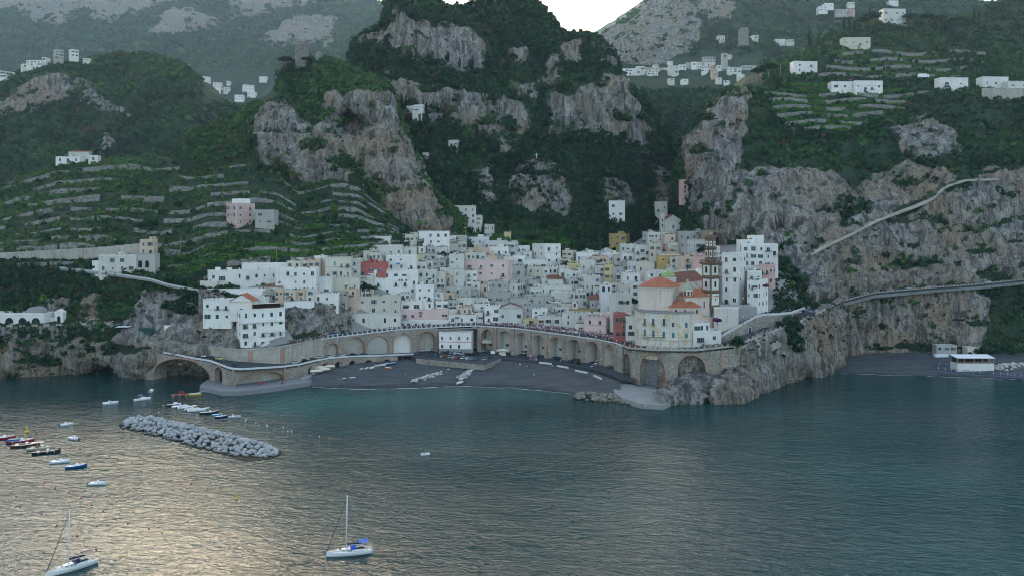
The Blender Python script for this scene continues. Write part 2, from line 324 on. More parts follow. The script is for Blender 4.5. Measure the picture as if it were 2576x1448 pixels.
def sheet(key, name, lines, cell, smooth=2, ar=5.0, av=1.2, freq=24.0, umin=None, warp=14.0, seed=1, mat=None, dtone=None):
    dk = DEEP.get(key, 1.0); lines = [[(a, b, c * dk) for a, b, c in l] for l in lines]; cell *= dk; ar *= dk; av *= dk; freq *= dk; warp *= dk
    u0 = lines[0][0][0]; u1 = lines[0][-1][0]; ym = np.mean([p[2] for l in lines for p in l])
    nu = int((u1 - u0) * ym / FPX / cell) + 2; us = np.linspace(u0, u1, nu); rows = []
    L = [(np.interp(us, [p[0] for p in l], [p[1] for p in l]), np.interp(us, [p[0] for p in l], [p[2] for p in l])) for l in lines]
    for i in range(len(L) - 1):
        a = WA(us, L[i][0], L[i][1]); b = WA(us, L[i + 1][0], L[i + 1][1]); n = int(np.clip(np.percentile(np.linalg.norm(b - a, axis=1), 80) / cell, 1, 90))
        for k in range(n): t = k / n; rows.append((us, L[i][0] * (1 - t) + L[i + 1][0] * t, L[i][1] * (1 - t) + L[i + 1][1] * t))
    rows.append((us, L[-1][0], L[-1][1]))
    U = np.stack([r[0] for r in rows]); Vv = np.stack([r[1] for r in rows]); Y = np.stack([r[2] for r in rows]); P = WA(U, Vv, Y)
    for _ in range(smooth):
        Q = P.copy(); Q[1:-1] = (P[:-2] + 2 * P[1:-1] + P[2:]) / 4; P = Q.copy(); P[:, 1:-1] = (Q[:, :-2] + 2 * Q[:, 1:-1] + Q[:, 2:]) / 4
    wob = fbm(P / (warp * 1.6), 3, seed + 30) * warp + fbm(P / 6.0, 2, seed + 40) * warp * .35
    wu = wob * FPX / P[..., 1]; rock = np.zeros(U.shape)
    for poly in ROCK.get(key, []): rock = np.maximum(rock, sstep(-13, 3, sdpoly(U, Vv, poly) + wu * .55))
    ledge = fbm(P / np.array([26., 26., 7.]), 3, seed + 21); rock = rock * (1 - .9 * sstep(.34, .5, ledge) * (key not in ('head', 'pale', 'far')))
    for poly, dep in DENT.get(key, []):
        s = sstep(-3, 12, sdpoly(U, Vv, poly) + fbm(P / 5.0, 2, seed + 9) * 4); k = 1 + s * dep / P[..., 1]
        P[..., 1] += s * dep; P[..., 0] *= k; P[..., 2] = CAM_H + (P[..., 2] - CAM_H) * k
    gu = np.gradient(P, axis=1); gv = np.gradient(P, axis=0); N = np.cross(gu, gv); N /= np.linalg.norm(N, axis=-1, keepdims=True) + 1e-9
    N = np.where(N[..., 1:2] > .3, -N, N)
    S = P / np.array([freq, freq, freq * 1.9]); d = ar * (.75 * fbm(S, 4, seed, .55, True) + .55 * fbm(P / (freq * .28) / np.array([1, 1, 1.8]), 3, seed + 5, .6, True)) * rock + av * fbm(P / 9.0, 3, seed + 7) * (1 - rock)
    edge = np.ones(U.shape); edge[0] = 0; P = P + N * (d * edge)[..., None]
    if key in ('terr', 'valley', 'right', 'crag', 'main', 'coast', 'mid', 'gorge', 'town', 'lower', 'head', 'bluff'):
        sk = P[:1].copy(); sk[..., 2] -= 45; sk[..., 1] += 6; P = np.concatenate([sk, P]); U = np.concatenate([U[:1], U]); Vv = np.concatenate([Vv[:1] + 200, Vv]); rock = np.concatenate([rock[:1] * 0 + 1, rock])
    n, m = U.shape; idx = np.arange(n * m).reshape(n, m); F = np.stack([idx[:-1, :-1], idx[:-1, 1:], idx[1:, 1:], idx[1:, :-1]], -1).reshape(-1, 4)
    o = ob(name, mesh_np(name, P, F, mat or M_LAND, smooth=True, attrs={'rock': rock})); tag(o, kind='structure')
    SHEETS[key] = dict(P=P, rock=rock, U=U, V=Vv, o=o); return o
# ---- far ranges
sheet('pale', 'distant_mountain', [[(1380,260,2600),(1900,260,2600)],[(1380,190,2800),(1485,130,2800),(1600,60,2850),(1900,60,2900)],[(1380,150,2900),(1485,80,2900),(1540,50,2900),(1600,8,2950),(1660,-40,3000),(1900,-110,3000)],[(1380,260,3300),(1900,260,3300)]], 22, ar=20, av=9, freq=150, seed=3)
sheet('far', 'mountain', [[(-420,440,1350),(300,430,1350),(700,400,1350),(1180,400,1350)],
 [(-420,330,1550),(300,320,1550),(700,240,1500),(1180,240,1500)],
 [(-420,200,1850),(0,190,1850),(300,170,1800),(500,180,1700),(700,165,1650),(900,160,1700),(1180,200,1800)],
 [(-420,60,2200),(0,70,2150),(300,75,2100),(500,90,2000),(700,90,1950),(850,80,1950),(960,110,1950),(1180,180,2000)],
 [(-420,-10,2450),(0,5,2400),(300,10,2350),(500,12,2300),(700,10,2200),(850,10,2150),(960,60,2100),(1180,160,2100)],
 [(-420,-70,2700),(0,-45,2650),(300,-30,2600),(500,-24,2500),(700,-20,2400),(850,-14,2300),(930,-6,2250),(985,16,2230),(1040,60,2200),(1180,150,2200)],[(-420,200,3200),(1180,300,3000)]], 15, ar=24, av=10, freq=120, warp=60, seed=4)
sheet('east', 'mountain', [[(1440,222,1290),(1560,202,1300),(1760,208,1290),(1900,208,1280),(2100,200,1350),(2700,200,1400)],
 [(1440,180,1480),(1530,165,1480),(1640,160,1480),(1720,135,1520),(1800,115,1560),(1960,100,1600),(2100,110,1600),(2700,100,1700)],
 [(1440,120,1600),(1510,108,1620),(1560,60,1650),(1640,20,1700),(1745,20,1750),(1850,50,1750),(2000,60,1800),(2100,50,1800),(2700,40,1900)],
 [(1440,140,1700),(1480,118,1700),(1520,100,1700),(1560,58,1720),(1600,30,1740),(1650,-10,1800),(1750,-80,1900),(1900,-120,2000),(2100,-150,2000),(2300,-60,2100),(2400,-5,2100),(2450,2,2100),(2510,6,2100),(2700,40,2100)],[(1440,250,2500),(2700,200,2500)]], 13, ar=16, av=7, freq=70, warp=40, seed=5)
sheet('mid', 'hill', [[(-420,470,960),(0,460,960),(300,440,960),(600,430,960),(900,430,960)],
 [(-420,330,1060),(0,320,1060),(300,350,1040),(500,370,1020),(700,390,1020),(900,420,1020)],
 [(-420,260,1140),(0,235,1140),(120,190,1140),(300,210,1140),(450,250,1100),(600,300,1080),(700,350,1080),(900,420,1080)],
 [(-420,250,1220),(-100,222,1220),(0,205,1220),(60,178,1220),(140,160,1220),(200,156,1220),(260,137,1240),(350,126,1260),(420,142,1250),(480,180,1230),(530,213,1210),(580,252,1190),(640,300,1160),(700,335,1140),(800,400,1120),(900,440,1120)],[(-420,450,1500),(900,500,1400)]], 8, ar=14, av=5, freq=50, warp=30, seed=6)
sheet('gorge', 'valley_slope', [[(1520,560,770),(1650,560,770),(1720,580,750),(1800,580,750),(2000,560,800)],[(1520,400,900),(1650,390,900),(1720,400,900),(1800,385,950),(2000,350,1000)],
 [(1520,265,1130),(1650,262,1150),(1800,262,1150),(2000,240,1150)],[(1520,205,1290),(1650,200,1300),(1760,208,1290),(1900,208,1285),(2000,200,1285)],[(1520,195,1420),(2000,180,1420)]], 7, av=4, seed=7)
# ---- the crags over the town
sheet('main', 'crag', [[(880,400,700),(1000,400,700),(1080,385,705),(1260,390,715),(1400,365,725),(1500,362,730),(1620,380,740),(1680,405,770)],
 [(880,330,715),(1040,300,715),(1130,315,722),(1265,380,718),(1300,348,735),(1380,345,735),(1470,335,742),(1570,352,748),(1625,374,748),(1680,392,790)],
 [(880,260,730),(1000,212,735),(1100,225,740),(1200,250,745),(1240,262,750),(1330,300,745),(1383,257,752),(1397,240,755),(1480,208,758),(1564,205,762),(1609,262,760),(1650,330,785),(1680,365,800)],
 [(880,200,770),(960,180,775),(1050,155,780),(1110,162,780),(1200,165,785),(1300,170,800),(1400,160,805),(1500,160,810),(1550,180,800),(1609,250,790),(1680,355,820)],
 [(880,150,800),(900,110,800),(960,82,795),(985,5,790),(1050,45,795),(1150,72,800),(1210,95,805),(1300,80,830),(1400,100,830),(1450,100,830),(1500,105,830),(1540,150,815),(1609,245,800),(1680,350,840)],
 [(880,146,830),(895,140,830),(905,107,825),(960,84,810),(985,2,810),(1010,-20,830),(1090,-10,850),(1110,14,860),(1140,18,865),(1200,12,865),(1230,0,865),(1300,-14,870),(1345,4,865),(1390,46,855),(1418,88,850),(1450,92,850),(1480,88,850),(1500,96,848),(1530,138,835),(1550,172,825),(1609,246,810),(1680,348,850)],[(880,330,1000),(1250,200,1000),(1680,420,1000)]], 3.4, ar=9, av=2.5, freq=30, warp=16, seed=8)
sheet('crag', 'crag', [[(470,404,612),(560,404,612),(650,398,606),(700,408,602),(750,458,590),(830,430,596),(900,446,592),(960,505,583),(1010,552,576),(1060,582,573),(1170,600,600)],
 [(470,372,632),(560,345,645),(650,350,618),(700,345,615),(750,370,606),(830,350,612),(900,345,612),(960,390,604),(1010,430,596),(1060,480,592),(1170,565,618)],
 [(470,350,650),(560,315,665),(640,300,650),(681,268,640),(740,258,638),(820,250,636),(893,243,634),(976,237,632),(1008,342,622),(1060,452,606),(1090,500,602),(1170,548,632)],
 [(470,344,670),(520,316,690),(560,300,695),(640,266,690),(690,218,682),(705,176,690),(750,156,690),(800,144,690),(860,156,690),(900,178,690),(960,197,690),(990,220,680),(1010,334,652),(1060,447,632),(1090,497,627),(1170,540,665)],[(470,430,800),(900,330,830),(1010,420,760),(1170,590,760)]], 2.6, ar=7.5, av=1.6, freq=22, warp=11, seed=9)
sheet('valley', 'hillside', [[(1030,612,578),(1130,602,600),(1250,632,630),(1400,642,650),(1550,642,665),(1650,602,690),(1720,562,690),(1790,582,640)],[(1030,520,640),(1130,530,640),(1250,540,660),(1400,530,680),(1550,520,690),(1650,510,700),(1720,480,740),(1790,520,720)],
 [(1030,450,680),(1130,450,680),(1250,450,690),(1400,440,700),(1500,420,715),(1620,420,730),(1720,420,800),(1790,450,800)],[(1030,395,705),(1260,386,718),(1400,360,731),(1500,357,737),(1620,376,747),(1720,370,850),(1790,400,850)],[(1030,380,740),(1620,370,780),(1790,400,900)]], 3.0, ar=6, av=1.8, freq=18, warp=10, seed=10)
# ---- terraced hillside on the left, really stepped
NT_ = 11
_tb = [(-300,672,472),(0,670,472),(250,678,470),(330,692,468),(400,707,463),(470,702,470),(520,670,480),(620,657,488),(780,652,500),(900,640,520),(960,622,535),(1060,602,560),(1160,602,592)]
_tt = [(-300,478,640),(0,468,640),(40,448,645),(100,432,650),(150,412,652),(250,405,652),(330,398,650),(420,396,640),(560,398,625),(650,394,616),(700,404,612),(750,452,602),(830,426,606),(900,442,602),(960,500,592),(1010,548,584),(1060,580,582),(1160,598,606)]
def tier(us, t):
    b = [np.interp(us, [p[0] for p in _tb], [p[k] for p in _tb]) for k in (1, 2)]; c = [np.interp(us, [p[0] for p in _tt], [p[k] for p in _tt]) for k in (1, 2)]
    return b[0] * (1 - t) + c[0] * t, b[1] * (1 - t) + c[1] * t
TIER = []
def _terraces():
    us = np.linspace(-300, 1160, 366); lines = []
    for k in range(NT_):
        v, y = tier(us, k / NT_); v2, y2 = tier(us, (k + 1) / NT_); q = np.stack([us / 130 + k * 3.1, us * 0 + k * 7.7, us * 0], -1)
        wig = vnoise(q, 50) * 5; fr = np.clip(.36 + .26 * vnoise(q * 1.7, 60), .12, .62)
        v = v + (wig if k else 0); top = v + (v2 - v) * fr; TIER.append((us, v, top, y + .3)); lines += [list(zip(us, v, y)), list(zip(us, top, y + 1.0))]
    v, y = tier(us, 1.0); lines.append(list(zip(us, v, y))); lines.append(list(zip(us, v + 30, y + 90)))
    sheet('terr', 'terraced_hillside', lines, 2.4, smooth=0, av=.5, seed=11)
_terraces()
# ---- right hill
sheet('right', 'hillside', [[(1690,602,660),(1740,577,615),(1790,597,585),(1850,612,555),(1930,645,520),(1970,705,490),(2020,765,472),(2075,752,470),(2120,746,487),(2200,727,503),(2400,713,515),(2576,697,523),(2900,680,530)],
 [(1690,540,680),(1735,470,625),(1790,480,600),(1850,480,572),(1930,560,535),(1985,640,508),(2030,640,508),(2100,600,522),(2200,555,538),(2330,505,553),(2400,455,563),(2576,455,570),(2900,440,585)],
 [(1690,480,710),(1728,365,640),(1790,350,620),(1850,430,590),(1930,430,575),(2000,425,575),(2100,430,580),(2200,420,590),(2330,400,600),(2400,390,605),(2576,380,612),(2900,370,625)],
 [(1690,460,740),(1725,350,660),(1760,300,660),(1814,258,655),(1876,232,655),(1930,240,660),(2000,310,650),(2100,320,650),(2200,300,660),(2330,270,670),(2400,260,675),(2576,255,680),(2900,250,690)],
 [(1690,450,780),(1725,345,720),(1760,295,710),(1814,250,710),(1876,215,715),(1930,200,720),(2000,215,725),(2100,205,735),(2200,200,740),(2330,200,750),(2400,200,755),(2576,200,760),(2900,195,770)],
 [(1690,450,830),(1725,345,790),(1760,292,770),(1814,245,760),(1870,197,765),(1930,180,770),(2000,162,790),(2100,122,820),(2200,102,840),(2330,97,860),(2400,97,870),(2576,90,880),(2900,60,900)],
 [(1690,455,870),(1725,347,830),(1760,294,800),(1814,247,790),(1870,194,790),(1930,180,800),(1960,155,810),(2030,122,840),(2085,82,870),(2130,68,890),(2200,52,910),(2300,47,930),(2400,45,940),(2450,27,950),(2500,6,960),(2576,-40,980),(2700,-120,1000),(2900,-200,1020)],[(1690,520,1100),(2100,300,1150),(2900,100,1200)]], 2.9, ar=6.5, av=1.6, freq=20, warp=10, seed=12)
sheet('lower', 'cliff', [[(2040,935,440),(2080,927,455),(2115,905,480),(2200,889,491),(2350,887,493),(2460,891,489),(2576,880,497),(2900,880,497)],[(2040,860,446),(2080,860,460),(2115,840,483),(2200,820,495),(2350,815,499),(2460,820,498),(2576,800,506),(2900,800,506)],
 [(2040,795,452),(2080,770,463),(2115,756,482),(2200,735,501),(2350,722,509),(2460,714,515),(2576,702,521),(2900,690,528)],[(2040,765,470),(2080,750,475),(2115,745,492),(2200,725,512),(2350,712,520),(2460,704,525),(2576,694,531),(2900,680,540)]], 2.0, ar=4.5, av=1.0, freq=14, warp=7, seed=13)
# ---- coast: sea cliffs on the left, headland under the church road
def wl(u, v): return (u, v, yz(v, -1.5))
sheet('coast', 'sea_cliff', [[wl(-300,960),wl(0,957),wl(100,952),wl(200,946),wl(260,943),wl(300,950),wl(325,958),wl(387,957),wl(398,946),wl(530,946),wl(600,950)],
 [(-300,905,427),(0,903,428),(100,902,432),(200,898,438),(300,900,434),(335,915,423),(392,915,423),(405,912,430),(530,912,430),(600,905,425)],
 [(-300,860,431),(0,855,431),(150,850,437),(300,850,437),(330,872,426),(400,880,426),(560,884,424),(600,884,424)],[(-300,825,431.5),(0,822,432),(150,818,438),(290,815,440),(330,848,431),(400,869,428),(560,879,426),(600,880,426)],
 [(-300,807,447),(0,807,447),(290,804,451),(330,830,441),(400,864,433),(560,874,430),(600,876,430)],[(-300,735,460),(0,735,458),(290,750,462),(400,785,448),(510,805,442),(600,815,440)],
 [(-300,672,472),(0,670,472),(250,678,470),(400,707,463),(510,727,460),(600,745,458)],[(-300,655,480),(0,655,480),(250,660,478),(400,695,472),(600,720,475)]], 1.7, ar=4.0, av=1.3, freq=13, warp=7, seed=14)
sheet('head', 'headland', [[wl(1655,1032),wl(1700,1024),wl(1800,1026),wl(1880,1022),wl(1893,1002),wl(1940,987),wl(2000,964),wl(2060,957),wl(2104,940),wl(2118,928)],
 [(1655,1012,359),(1700,988,367),(1720,972,373),(1800,974,371),(1870,982,371),(1893,962,384),(1940,932,402),(2000,917,420),(2060,902,436),(2104,890,450),(2118,880,458)],
 [(1655,988,372),(1700,968,378),(1740,950,383),(1800,958,379),(1850,932,386),(1893,917,392),(1940,887,408),(2000,857,424),(2060,832,440),(2100,830,456),(2118,826,464)],
 [(1655,984,396),(1700,966,393),(1750,949,391),(1800,956,390),(1845,934,391),(1860,926,390),(1893,915,394),(1940,885,409.5),(2000,855,425.5),(2060,830,441),(2100,828,457),(2118,824,465)],
 [(1655,890,397),(1750,890,392),(1850,879,390),(1900,860,395),(1950,841,408),(2000,823,424),(2070,791,452),(2100,786,463),(2118,780,472)],[(1655,880,406),(1750,880,402),(1850,868,402),(1900,847,408),(1950,829,420),(2000,812,436),(2070,780,462),(2100,775,472),(2118,772,480)]], 1.5, ar=3.6, av=.6, freq=9, warp=5, seed=15)
# ---- town ground
TG = [[(480,873,438),(520,874,434),(600,879,428),(700,871,430),(760,862,438),(820,850,457),(900,840,471),(1000,827,486),(1100,820,496),(1200,817,497),(1300,816,497),(1400,828,484),(1500,843,464),(1560,858,442),(1600,872,415),(1700,876,403),(1850,866,403),(1900,846,412),(1980,815,436),(2060,776,466)],
 [(480,805,445),(520,790,447),(600,790,447),(720,775,452),(870,775,478),(1000,765,502),(1200,772,522),(1400,778,520),(1550,792,500),(1650,800,452),(1800,800,430),(1900,780,436),(1980,760,454),(2060,745,475)],
 [(480,712,466),(520,702,468),(720,700,474),(900,702,498),(1000,692,514),(1200,712,542),(1400,717,548),(1550,722,540),(1650,715,505),(1800,705,468),(1900,690,468),(1980,690,480),(2060,720,490)],
 [(480,668,482),(520,658,484),(720,655,494),(900,638,524),(1000,618,548),(1130,600,585),(1200,640,592),(1400,645,612),(1550,640,622),(1650,630,590),(1800,618,530),(1900,600,520),(1980,640,505),(2060,700,500)],
 [(480,640,495),(520,640,494),(720,640,502),(900,610,540),(1000,590,575),(1130,545,620),(1200,600,636),(1400,622,655),(1550,610,680),(1650,560,680),(1800,590,600),(1900,570,560),(1980,620,525),(2060,690,510)]]
_tgl = [TG[0]] + [[(u, v + dv, y) for u, v, y in l] for l, dv in zip(TG[1:], (20, 24, 24, 20))] + [[(u, v + 12, y + 70) for u, v, y in TG[-1]]]
sheet('town', 'town_ground', _tgl, 3.0, smooth=1, ar=2.0, av=.4, freq=10, seed=16, mat=plaster('town_paving', (.30, .285, .26), .6))
sheet('bluff', 'rock_bluff', [[(500,876,434),(565,880,431),(585,880,438),(715,872,440),(735,868,435),(760,864,438.5),(830,851,458),(882,842,468)],[(500,800,440),(565,825,438),(585,830,446),(715,830,448),(735,826,443),(760,822,446),(830,815,464),(882,815,473)],[(500,732,452),(560,745,452),(600,785,454),(720,772,456),(800,768,462),(882,783,476)],[(500,728,462),(600,782,462),(720,770,464),(882,780,486)]], 1.4, ar=2.6, av=.6, freq=9, warp=5, seed=19)
def ty(u, v):
    "distance of the town ground seen at pixel (u, v)"
    vs = [np.interp(u, [p[0] for p in l], [p[1] for p in l]) for l in TG]; ys = [np.interp(u, [p[0] for p in l], [p[2] for p in l]) for l in TG]
    return float(np.interp(-v, [-a for a in vs], ys))
def land(u, v, keys=('terr','crag','main','valley','right','coast','lower','mid','gorge','east','far','head','town')):
    "distance of the first land surface seen at pixel (u, v)"
    best = None
    for k in keys:
        S = SHEETS[k]
        if 'pp' not in S: P = S['P']; S['pp'] = (CU + FPX * P[..., 0] / P[..., 1], HV + FPX * (CAM_H - P[..., 2]) / P[..., 1])
        d = (S['pp'][0] - u) ** 2 + (S['pp'][1] - v) ** 2; i = int(d.argmin())
        if d.flat[i] < (500 if k in ('far', 'east', 'mid', 'gorge') else 30):
            y = float(S['P'][..., 1].flat[i]) if k in ('far', 'east', 'mid', 'gorge') else float(S['P'][..., 1][d < 45].min())
            if best is None or y < best: best = y
    return best or 650.0
# ---- beach and sea
def m_beach():
    t = NT('dark_beach_sand'); p = t.pos(); z = t.add('ShaderNodeSeparateXYZ'); t.set(z, '0', p); n = t.noise(t.map(p, (1, 2.2, 1)), .09, 5, .6); f = t.noise(p, 2.5, 3)
    col = t.mix(t.ramp(n, [(.35, 0.0), (.68, 1.0)]), (.046, .053, .056), (.085, .094, .097)); col = t.mix(t.ramp(f, [(.55, 0.0), (.75, .5)]), col, (.15, .145, .135))
    wet = t.ramp(t.math('ADD', z.outputs[2], t.math('MULTIPLY', n, .9)), [(.55, 1.0), (1.15, 0.0)]); col = t.mix(wet, col, (.028, .030, .032))
    t.base(col, .9); t.bump(n, .4, .4); return t.m
M_BEACH = m_beach()
def bl(l, dz, dy=0): return [(u, v, yz(v, dz) + dy) for u, v in l]
_bw = [(785,972),(900,977),(1040,975),(1150,970),(1300,975),(1430,989),(1560,1004)]; _bb = [(785,948),(860,925),(920,908),(1000,893),(1060,893),(1250,908),(1400,920),(1480,936),(1560,962)]
sheet('beach', 'beach', [[(u, v + 14, yz(v + 14, -1.6)) for u, v in _bw], bl(_bw, 0.05), [(u, v * .35 + b * .65, yz(v * .35 + b * .65, 2.6)) for (u, v), b in zip(_bw, [np.interp(p[0], [q[0] for q in _bb], [q[1] for q in _bb]) for p in _bw])], bl(_bb, 4.2), [(u, v - 6, yz(v, 4.2) + 14) for u, v in _bb]], 1.5, smooth=2, av=.16, seed=17, mat=M_BEACH)
_rw = [(2095,938),(2200,941),(2300,944),(2450,949),(2576,954),(2900,965)]; _rb = [(2095,885),(2200,886),(2300,888),(2450,892),(2576,890),(2900,890)]
sheet('beach2', 'beach', [[(u, v + 12, yz(v + 12, -1.6)) for u, v in _rw], bl(_rw, .05), [(u, v - 27, yz(v - 27, 2.4)) for u, v in _rw], bl(_rb, 4.0), [(u, v - 5, yz(v, 4.0) + 14) for u, v in _rb]], 1.8, smooth=2, av=.16, seed=18, mat=M_BEACH)
def m_sea():
    t = NT('sea_water'); p = t.pos()
    r = t.map(p, (1, 1, 1), (0, 0, R(14)))
    w1 = t.noise(t.map(r, (.065, .16, 1)), 1.0, 3, .5, .6); w2 = t.noise(t.map(r, (.28, .58, 1)), 1.0, 3, .55, .7); w3 = t.noise(t.map(r, (1.1, 2.0, 1)), 1.0, 2, .5)
    h = t.math('ADD', t.math('MULTIPLY', w1, 1.0), t.math('ADD', t.math('MULTIPLY', w2, .9), t.math('MULTIPLY', w3, .24)))
    wind = t.math('ADD', .55, t.math('MULTIPLY', t.ramp(t.noise(t.map(p, (.006, .016, 1)), 1.0, 3, .5), [(.35, 0.0), (.65, 1.0)]), .6)); t.bump(t.math('MULTIPLY', h, wind), 1.0, .43)
    sh = t.noise(p, .012, 3, .5); col = t.mix(t.ramp(sh, [(.45, 0.0), (.75, 1.0)]), (.0006, .032, .034), (.0012, .055, .053))
    dp = t.attr('shallow').outputs['Fac']; col = t.mix(dp, col, (.012, .115, .100)); t.base(col, .07); t.b.inputs['IOR'].default_value = 1.33; t.b.inputs['Specular IOR Level'].default_value = .24
    return t.m
def _sea():
    gx = np.r_[-4000, np.linspace(-420, 420, 85), 4000]; gy = np.r_[-1500, np.linspace(60, 480, 43), 5900]; X, Y = np.meshgrid(gx, gy)
    Vp = HV + CAM_H * FPX / np.maximum(Y, 30); Up = CU + FPX * X / np.maximum(Y, 30)
    sh = sstep(-30, 40, sdpoly(Up, Vp, [(640,1000),(800,985),(1300,982),(1420,1000),(1100,1010),(760,1050),(640,1040)])) * .8
    P = np.stack([X, Y, np.zeros_like(X)], -1); n, m = X.shape; idx = np.arange(n * m).reshape(n, m); F = np.stack([idx[:-1, :-1], idx[:-1, 1:], idx[1:, 1:], idx[1:, :-1]], -1).reshape(-1, 4)
    tag(ob('sea', mesh_np('sea', P, F, m_sea(), attrs={'shallow': sh})), kind='structure')
_sea()
# ---- haze: the air of the evening, one even closed box
def _haze():
    m = bpy.data.materials.new('evening_haze'); m.use_nodes = True; nt = m.node_tree; nt.nodes.remove(nt.nodes['Principled BSDF'])
    pv = nt.nodes.new('ShaderNodeVolumePrincipled'); pv.inputs['Density'].default_value = HAZE; pv.inputs['Color'].default_value = (.62, .87, 1, 1); pv.inputs['Anisotropy'].default_value = .22
    nt.links.new(pv.outputs[0], nt.nodes['Material Output'].inputs['Volume'])
    o = MB().b2(-5200, 5200, -60, 6000, -3, 1900, m).build('haze'); tag(o, 'pale evening haze in the air between the mountains', 'haze', kind='stuff')
HAZE = .00005
_haze()
# ================================================================== vegetation cover
def m_leaf():
    t = NT('foliage'); a = t.attr('tone').outputs['Fac']
    c = t.ramp(a, [(0.0, (.006, .027, .015)), (.30, (.013, .053, .022)), (.55, (.034, .090, .028)), (.74, (.080, .140, .046)), (.80, (.052, .155, .024)), (.92, (.090, .20, .030)), (.945, (.090, .20, .030)), (.95, (.085, .060, .034)), (.975, (.105, .066, .032)), (.985, (.10, .010, .085)), (1.0, (.16, .015, .14))])
    t.base(c, .75); t.b.inputs['Specular IOR Level'].default_value = .12
    tr = t.add('ShaderNodeBsdfTranslucent', i_Color=c); mx = t.add('ShaderNodeMixShader'); t.set(mx, '0', .22); t.t.links.new(t.b.outputs[0], mx.inputs[1]); t.t.links.new(tr.outputs[0], mx.inputs[2])
    t.t.links.new(mx.outputs[0], t.n['Material Output'].inputs['Surface']); return t.m
M_LEAF = m_leaf()
def leafcloud(C, RAD, TONE, nq, asp=(1.0, 1.0, .85), lsz=.62, jit=.07, shell=.72, seed=0):
    "C bush centres, RAD radii -> leaf quads"
    r = np.random.default_rng(seed); n = len(C); k = n * nq; z = r.uniform(-.35, 1, k); ph = r.uniform(0, 2 * np.pi, k); q = np.sqrt(np.maximum(0, 1 - z * z))
    D = np.stack([q * np.cos(ph), q * np.sin(ph), z], 1); rad = np.repeat(RAD, nq); rr = r.uniform(shell, 1.08, k) * (1 + .22 * r.standard_normal(k).clip(-1.2, 1.2))
    A = np.asarray(asp); ctr = np.repeat(C, nq, 0) + D * A * (rad * rr)[:, None]
    Nn = D + r.normal(0, .55, (k, 3)); Nn /= np.linalg.norm(Nn, axis=1)[:, None]; T = np.cross(Nn, r.normal(0, 1, (k, 3))); T /= np.linalg.norm(T, axis=1)[:, None] + 1e-9; B = np.cross(Nn, T)
    s = (rad * lsz * r.uniform(.55, 1.15, k))[:, None]; T = T * s; B = B * s * r.uniform(.6, 1.0, k)[:, None]
    V = np.stack([ctr - T * .9 - B * .55, ctr + T * .55 - B, ctr + T + B * .5, ctr - T * .5 + B], 1).reshape(-1, 3)
    tn = np.clip(np.repeat(TONE, nq) + r.normal(0, jit, k), 0, .78); tn = np.where(np.repeat(TONE, nq) > .78, np.clip(np.repeat(TONE, nq) + r.normal(0, .006, k), 0, 1), tn); return V, np.repeat(tn, 4)
def leafmesh(name, parts):
    V = np.concatenate([p[0] for p in parts]); T = np.concatenate([p[1] for p in parts]); F = np.arange(len(V), dtype=np.int32).reshape(-1, 4)
    return mesh_np(name, V, F, M_LEAF, attrs={'tone': T})
VINES = []; NOVEG = []      # pixel polygons kept free of shrubs (houses, roads, terraces in use)
def scatter(key, n, r0, r1, seed, mask=None, rockgrow=.05, sink=.25, vmax=None):
    S = SHEETS[key]; P = S['P']; r = np.random.default_rng(seed); a = P[:-1, :-1]; A = np.linalg.norm(np.cross(P[:-1, 1:] - a, P[1:, :-1] - a), axis=-1)
    U = S['U'][:-1, :-1]; V = S['V'][:-1, :-1]; w = A * (1 - S['rock'][:-1, :-1] * (1 - rockgrow)); w *= np.clip(.75 + 1.1 * fbm(a / 30.0, 3, seed + 3), .06, 2)
    w[(U < -60) | (U > 2640) | (V < -30)] *= .4
    if mask is not None: w = w * mask(U, V)
    for poly in NOVEG: w = w * np.where(sdpoly(U, V, poly) < 0, 1.0, .22 if poly in VINES else 0)
    w = w.ravel() / w.sum(); i = r.choice(len(w), n, p=w); m = P.shape[1] - 1; ii, jj = i // m, i % m; f = r.random((n, 2, 1))
    C = P[ii, jj] * (1 - f[:, 0]) * (1 - f[:, 1]) + P[ii, jj + 1] * f[:, 0] * (1 - f[:, 1]) + P[ii + 1, jj] * (1 - f[:, 0]) * f[:, 1] + P[ii + 1, jj + 1] * f[:, 0] * f[:, 1]
    rad = (r0 + (r1 - r0) * r.random(n) ** 2.2) * DEEP.get(key, 1.0); C[:, 2] += rad * sink; return C, rad, U.ravel()[i], V.ravel()[i]
def tones(C, seed, base=.36, amp=.40, rnd=.12, brown=.03):
    r = np.random.default_rng(seed); t = base + amp * fbm(C / 45.0, 3, seed) + r.normal(0, rnd, len(C)); t = np.clip(t, 0, .76); b = r.random(len(C)) < brown; t[b] = r.uniform(.945, .972, b.sum()); return t
def cover(key, name, label, n, r0, r1, nq, seed, base=.36, mask=None, amp=.40, brown=.03, rockgrow=.05, asp=(1, 1, .85), lsz=.62):
    C, rad, U, V = scatter(key, n, r0, r1, seed, mask, rockgrow); o = ob(name, leafmesh(name, [leafcloud(C, rad, tones(C, seed, base, amp, brown=brown), nq, asp, lsz, seed=seed)])); return tag(o, label, 'vegetation', kind='stuff')
VINES = [[(1935,232),(2000,205),(2150,225),(2290,225),(2290,262),(2210,300),(2130,335),(1990,320),(1930,275)], [(2090,130),(2260,120),(2430,180),(2360,200),(2090,195)], [(1180,560),(1330,560),(1450,600),(1440,640),(1250,630),(1170,600)]]
NOVEG += VINES
NOVEG += [[(2080,772),(2120,745),(2350,706),(2620,686),(2620,712),(2350,732),(2130,770)]]
NOVEG += [[(1545,228),(1910,228),(1915,150),(1780,135),(1640,160),(1550,175)], [(495,262),(690,262),(700,175),(495,180)]]
cover('far', 'forest', 'hazy dark forest on the high mountain slopes', 15000, 5, 11, 7, 101, .40, brown=0)
